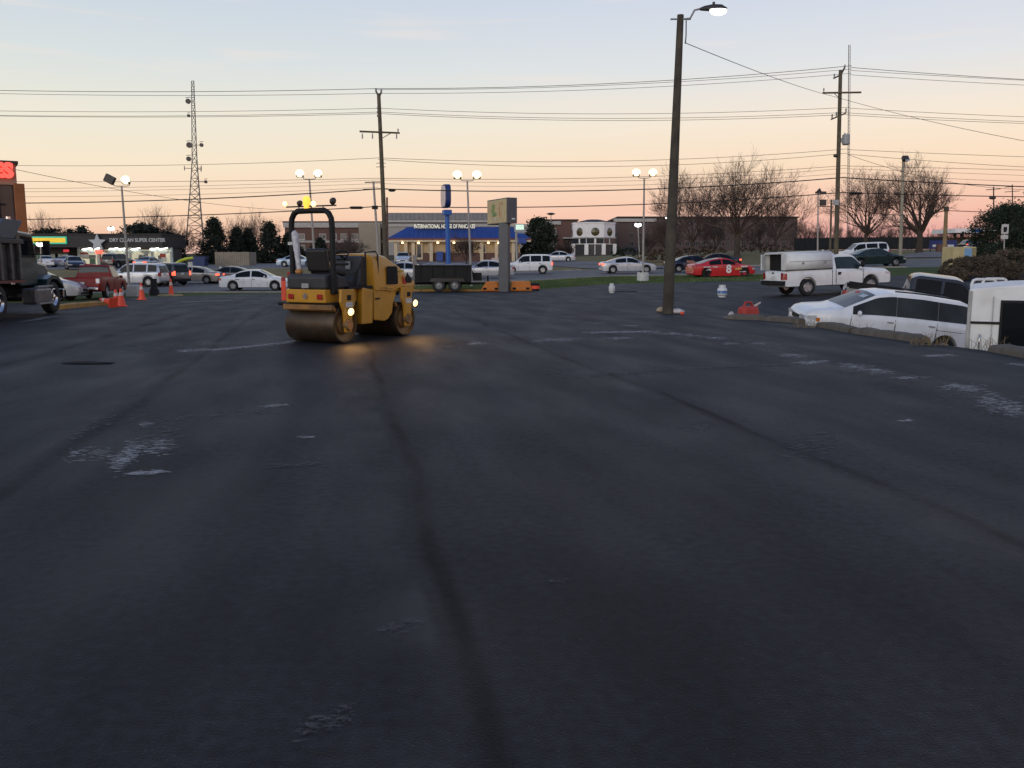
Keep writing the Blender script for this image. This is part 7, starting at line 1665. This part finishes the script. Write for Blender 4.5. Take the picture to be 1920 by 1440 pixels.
# gas cylinders
def cylinder(label, p, band):
    t = thing('gas_cylinder', label, 'gas cylinder', p, .4, 'gas cylinders standing on the asphalt')
    M_c = mat('cylinder_white', (.62, .64, .64), .4, var=.08, stain=((.35, .32, .28), 6, .3))
    m = MB(); m.lathe([(.10, 0), (.115, .0), (.115, .05), (.13, .06), (.155, .10), (.157, .28), (.145, .34), (.10, .385), (.03, .40), (.001, .40)], (0, 0, 0), 'z', 24); m.build('tank', M_c, t, smooth=40)
    m = MB(); m.lathe([(.105, .38), (.11, .38), (.105, .48), (.10, .48)], (0, 0, 0), 'z', 20, math.pi * 1.5); m.build('guard_collar', M_c, t, smooth=40)
    m = MB(); m.tube([(0, 0, .40), (0, 0, .46)], .022, 8); m.tube([(-.05, 0, .45), (.05, 0, .45)], .014, 6); m.build('valve', mat('brass', (.4, .28, .1), .4, .8), t)
    if band: m = MB(); m.lathe([(.158, .15), (.160, .15), (.160, .25), (.158, .25)], (0, 0, 0), 'z', 24, math.pi); m.build('blue_label', mat('label_blue', (.05, .16, .42), .5, var=.5, scale=14, stain=((.6, .6, .62), 16, .7)), t, smooth=40); t.rotation_euler.z = math.pi
    return t
p = on_plane(1147, 551); p.z = h(p.x, p.y); cylinder('white gas cylinder standing alone left of the wooden pole', p, False)
p = ground(1356, 38.2); cylinder('white gas cylinder with blue label between wooden pole and pickup', p, True).scale = (1.35, 1.35, 1.1)
p2 = ground(1168, 45); tag(MB().tube([p2 + Vector((-.35, -.05, .02)), p2 + Vector((-.1, .05, .03)), p2 + Vector((.15, -.05, .02)), p2 + Vector((.5, .06, .03)), p2 + Vector((.75, 0, .05))], .022, 6).build('hose', M_rubber, smooth=60), 'black hose lying beside the plain white gas cylinder', 'hose')
# red bucket-like can, scrap, bags at the pole foot
p = on_plane(1407, 597.5) + Vector((0, .25, 0)); t = thing('fuel_can', 'red fuel can behind the leftmost kerb stop', 'fuel can', Vector((p.x, p.y, h(p.x, p.y))), .5)
M_can = mat('can_red', (.42, .035, .02), .5, var=.15)
m = MB(); m.box((0, 0, .13), (.42, .26, .26), taper=(.85, .8)); m.build('tank', M_can, t, bevel=.05); t.scale = (1.5, 1.5, 1.6); m = MB(); m.tube([(-.12, 0, .26), (-.08, 0, .33), (.06, 0, .33), (.1, 0, .26)], .02, 6); m.build('handle', M_can, t, smooth=60); m = MB(); m.tube([(.14, 0, .25), (.3, .0, .32)], [.03, .014], 8); m.build('spout', mat('spout_pale', (.5, .4, .35), .5), t)
def crumple(label, p, size, m_, seed, name='plastic_bag', cat='bag'):
    rnd = random.Random(seed); m = MB(); m.ball((0, 0, size[2] * .8), size, 14, 9)
    m.v = [(v[0] * rnd.uniform(.8, 1.15), v[1] * rnd.uniform(.8, 1.15), max(0.0, v[2] * rnd.uniform(.75, 1.2))) for v in m.v]
    o = m.build(name, m_, smooth=70); o.location = p; return tag(o, label, cat)
M_bagw = mat('bag_white', (.55, .50, .50), .5, var=.2, scale=10); M_bagt = mat('bag_tan', (.38, .30, .20), .6, var=.25, scale=10)
crumple('pinkish white plastic bag at the right foot of the wooden pole', on_plane(1269, 588), (.24, .12, .085), M_bagw, 1)
crumple('red scrap at the end of the pinkish white bag', on_plane(1279, 590), (.06, .05, .05), M_cone, 4, 'scrap', 'scrap')
crumple('tan crumpled paper at the left foot of the wooden pole', on_plane(1240, 586), (.16, .10, .09), M_bagt, 2, 'crumpled_paper', 'paper')
crumple('white paper scrap at the left end of the kerb stops', on_plane(1371, 596), (.09, .06, .09), M_bagw, 3, 'crumpled_paper', 'paper')
crumple('dark asphalt clod lying on the lot at left', on_plane(164, 682), (.42, .10, .02), mat('tar_clod', (.008, .008, .009), .9), 8, 'asphalt_clod', 'clod')
# inflatable tube figure by the shops
p = ground(316, 90); t = thing('tube_dancer', 'bent yellow-green inflatable tube dancer by the roadside', 'inflatable', p)
pts = [at(316, 505, 90) - p, at(320, 501, 90) - p, at(328, 496, 90) - p, at(338, 489, 90) - p, at(350, 485, 90) - p, at(362, 483.5, 90) - p]
pts[0].z = .5; m = MB(); m.tube([Vector((0, 0, .3)), pts[0], pts[1]], [.22, .20, .18], 10); m.build('lower_tube', mat('tube_white', (.5, .52, .5), .6), t, smooth=60)
m = MB(); P = []
for a, c in zip(pts[1:], pts[2:]):
    for k in range(4): P.append(a.lerp(c, k / 4))
P.append(pts[-1]); m.tube(P, [.19 * (1 - .25 * (i / len(P))) * (1 if i % 2 else .88) for i in range(len(P))], 10); m.build('upper_tube', mat('tube_lime', (.45, .52, .04), .6, var=.15), t, smooth=60)
m = MB(); m.box((0, 0, .25), (.6, .6, .5)); m.build('blower', M_trim, t, bevel=.05)
# signs and cabinets
p = ground(1883, 46); t = thing('road_sign', 'white speed limit sign with small plate before the dark evergreen', 'road sign', p); c = at(1884, 434, 46) - p; M_sg = mat('sign_white', (.5, .5, .48), .5, var=.05)
m = MB(); m.tube([Vector((0, 0, -.2)), c + Vector((0, .04, .4))], .03, 6); m.build('post', M_steel, t); m = MB(); m.box(c + Vector((0, -.01, .12)), (.36, .02, .48)); fo = m.build('face', M_sg, t); m = MB(); m.box(c + Vector((0, -.01, -.28)), (.36, .02, .2)); m.build('plate', M_sg, t)
m = MB(); m.box(c + Vector((0, -.026, .10)), (.16, .006, .26)); m.lathe([(.07, -.03), (.10, -.03)], c + Vector((0, 0, .12)), 'y', 16); m.build('symbol', M_trim, t)
p = ground(1797, 54); t = thing('utility_cabinet', 'tall cream cabinet with pale blue panel beside the timber post', 'cabinet', p, R(12)); hh = at(1797, 463, 54).z - p.z
m = MB(); m.box((0, 0, hh / 2 - .1), (1.55, 1.0, hh + .2)); m.build('case', mat('cabinet_cream', (.52, .43, .22), .6, var=.1, stain=((.3, .24, .12), 2, .3)), t, bevel=.03)
m = MB(); m.box((.22, -.51, hh - .5), (.5, .02, .8)); m.build('blue_panel', mat('panel_blue', (.18, .36, .58), .5, var=.15), t); m = MB(); m.box((.20, -.525, hh - .72), (.13, .01, .42)); m.build('figure', mat('panel_dark', (.10, .13, .18), .5), t); m = MB(); m.box((.6, -.51, hh / 2), (.34, .015, hh - .1)); m.build('side_panel', mat('cabinet_olive', (.27, .23, .11), .6), t)
for i, (px, lb) in enumerate(((1848, 'left white pipe hoop above the camper trailer'), (1868, 'right white pipe hoop above the camper trailer'))):
    q = yard_at(px, 26.5); zt = at(px, 524 - i, 26.5).z - q.z; t = thing('pipe_hoop', lb, 'hoop', q, 0, 'white pipe hoops at right'); w = .36
    m = MB(); m.tube([(-w, 0, -.2), (-w, 0, zt - .12), (-w + .04, 0, zt - .03), (-w + .12, 0, zt), (w - .12, 0, zt), (w - .04, 0, zt - .03), (w, 0, zt - .12), (w, 0, -.2)], .045, 8); m.build('pipe', M_whitebox, t, smooth=60)
p = ground(1856, 30); 
p = ground(247, 46); o = MB().box((0, 0, .28), (.62, .5, .6)).build('utility_box', M_paleconc, bevel=.04); o.location = p; tag(o, 'small white utility box behind the orange cones', 'box')
p = ground(286, 48); t = thing('short_post', 'short dark post right of the white utility box', 'post', p); m = MB(); m.lathe([(.001, .9), (.16, .9), (.18, .4), (.26, .3), (.28, -.1)], (0, 0, 0), 'z', 14); m.build('body', M_trim, t, smooth=40)
p = ground(357, 92); t = thing('marker_post', 'white square post near the dumpster', 'post', p); m = MB(); m.box((0, 0, .45), (.42, .3, 1.5)); m.build('board', M_paleconc, t, bevel=.02)
p = ground(413, 90); t = thing('marker_post', 'thin pale post on the bank before the beige enclosure', 'post', p); m = MB(); m.box((0, 0, .35), (.22, .15, 1.0)); m.build('board', M_paleconc, t, bevel=.02)
p = ground(167, 100); t = thing('yard_sign', 'small red and white notice board before the star sign', 'notice', p); c = at(167, 498, 100) - p; m = MB(); m.box(c, (.85, .06, .4)); m.build('face', mat('notice_red', (.4, .04, .05), .5), t); m = MB(); m.box(c + Vector((0, 0, -.35)), (.5, .06, .25)); m.build('lower_face', M_plate, t)
for x in (-.35, .35): m = MB(); m.tube([(x, .05, -.2), (x, .05, c.z + .2)], .03, 5); m.build('leg', M_steel, t)
p = ground(1766, 118); t = thing('banner_sign', 'low blue banner sign behind the tan timber post', 'sign', p); m = MB(); m.box((0, 0, .9), (3.6, .12, 1.1)); m.build('face', mat('banner_blue', (.02, .035, .16), .6, var=.2), t); m = MB(); m.box((0, -.065, .75), (2.8, .02, .3)); m.build('stripe', M_plate, t)
for x in (-1.6, 1.6): m = MB(); m.box((x, .08, .4), (.1, .1, 1.6)); m.build('post', M_trim, t)
p = ground(1764, 112); t = MB(); t.box((0, 0, .5), (1.2, .5, 1.0)); o = t.build('brick_planter', M_brick); o.location = p; tag(o, 'brick block left of the tan timber post', 'planter')
p = ground(930, 92); t = thing('pale_board', 'pale pinkish board sign left of the grey sign post', 'sign', p); m = MB(); m.box((0, 0, 1.0), (.9, .08, .6)); m.build('face', mat('pale_pink_board', (.5, .42, .42), .6), t); m = MB(); m.box((0, .05, .4), (.08, .06, 1.2)); m.build('post', M_steel, t)
p = ground(1541, 100); o = MB().box((0, 0, .4), (.36, .3, 1.0), taper=(.8, .8)).build('marker_post', M_paleconc, bevel=.02); o.location = p; tag(o, 'white marker stub on the lawn above the pickup cap', 'post')
# row of dark bollards on the lawn edge behind the pickup
for i, px in enumerate((1446, 1471, 1493, 1517, 1538, 1556)):
    p = ground(px, 97); o = MB().lathe([(.001, 1.0), (.10, 1.0), (.12, .9), (.12, -.2)], (0, 0, 0), 'z', 10).build('bollard', M_woodd, smooth=40); o.location = p; tag(o, '%s dark bollard from the left along the lawn behind the pickup' % words[i], 'bollard', 'dark bollards along the lawn')
# grass blades of the green verge
rnd = random.Random(77); s = MB()
for _ in range(26000):
    px = rnd.uniform(985, 1440) if rnd.random() < .8 else rnd.uniform(640, 985); u = at(px, 490, 1.0).x; k = prof_at(u); Y = lerp(k[1][0], k[2][0], rnd.random()); X = u * Y; z = h(X, Y); hh = rnd.uniform(.04, .11); w = .03
    a = rnd.uniform(0, 3.14); b = len(s.v); s.v.extend([(X - w * math.cos(a), Y - w * math.sin(a), z - .01), (X + w * math.cos(a), Y + w * math.sin(a), z - .01), (X + rnd.gauss(0, .03), Y + rnd.gauss(0, .03), z + hh)]); s.f.append((b, b + 1, b + 2))
tag(s.build('grass', mat('grass_blade', (.085, .125, .04), .8, var=.4, scale=.6), fix=False), 'short green grass of the verge', 'grass', kind='stuff')
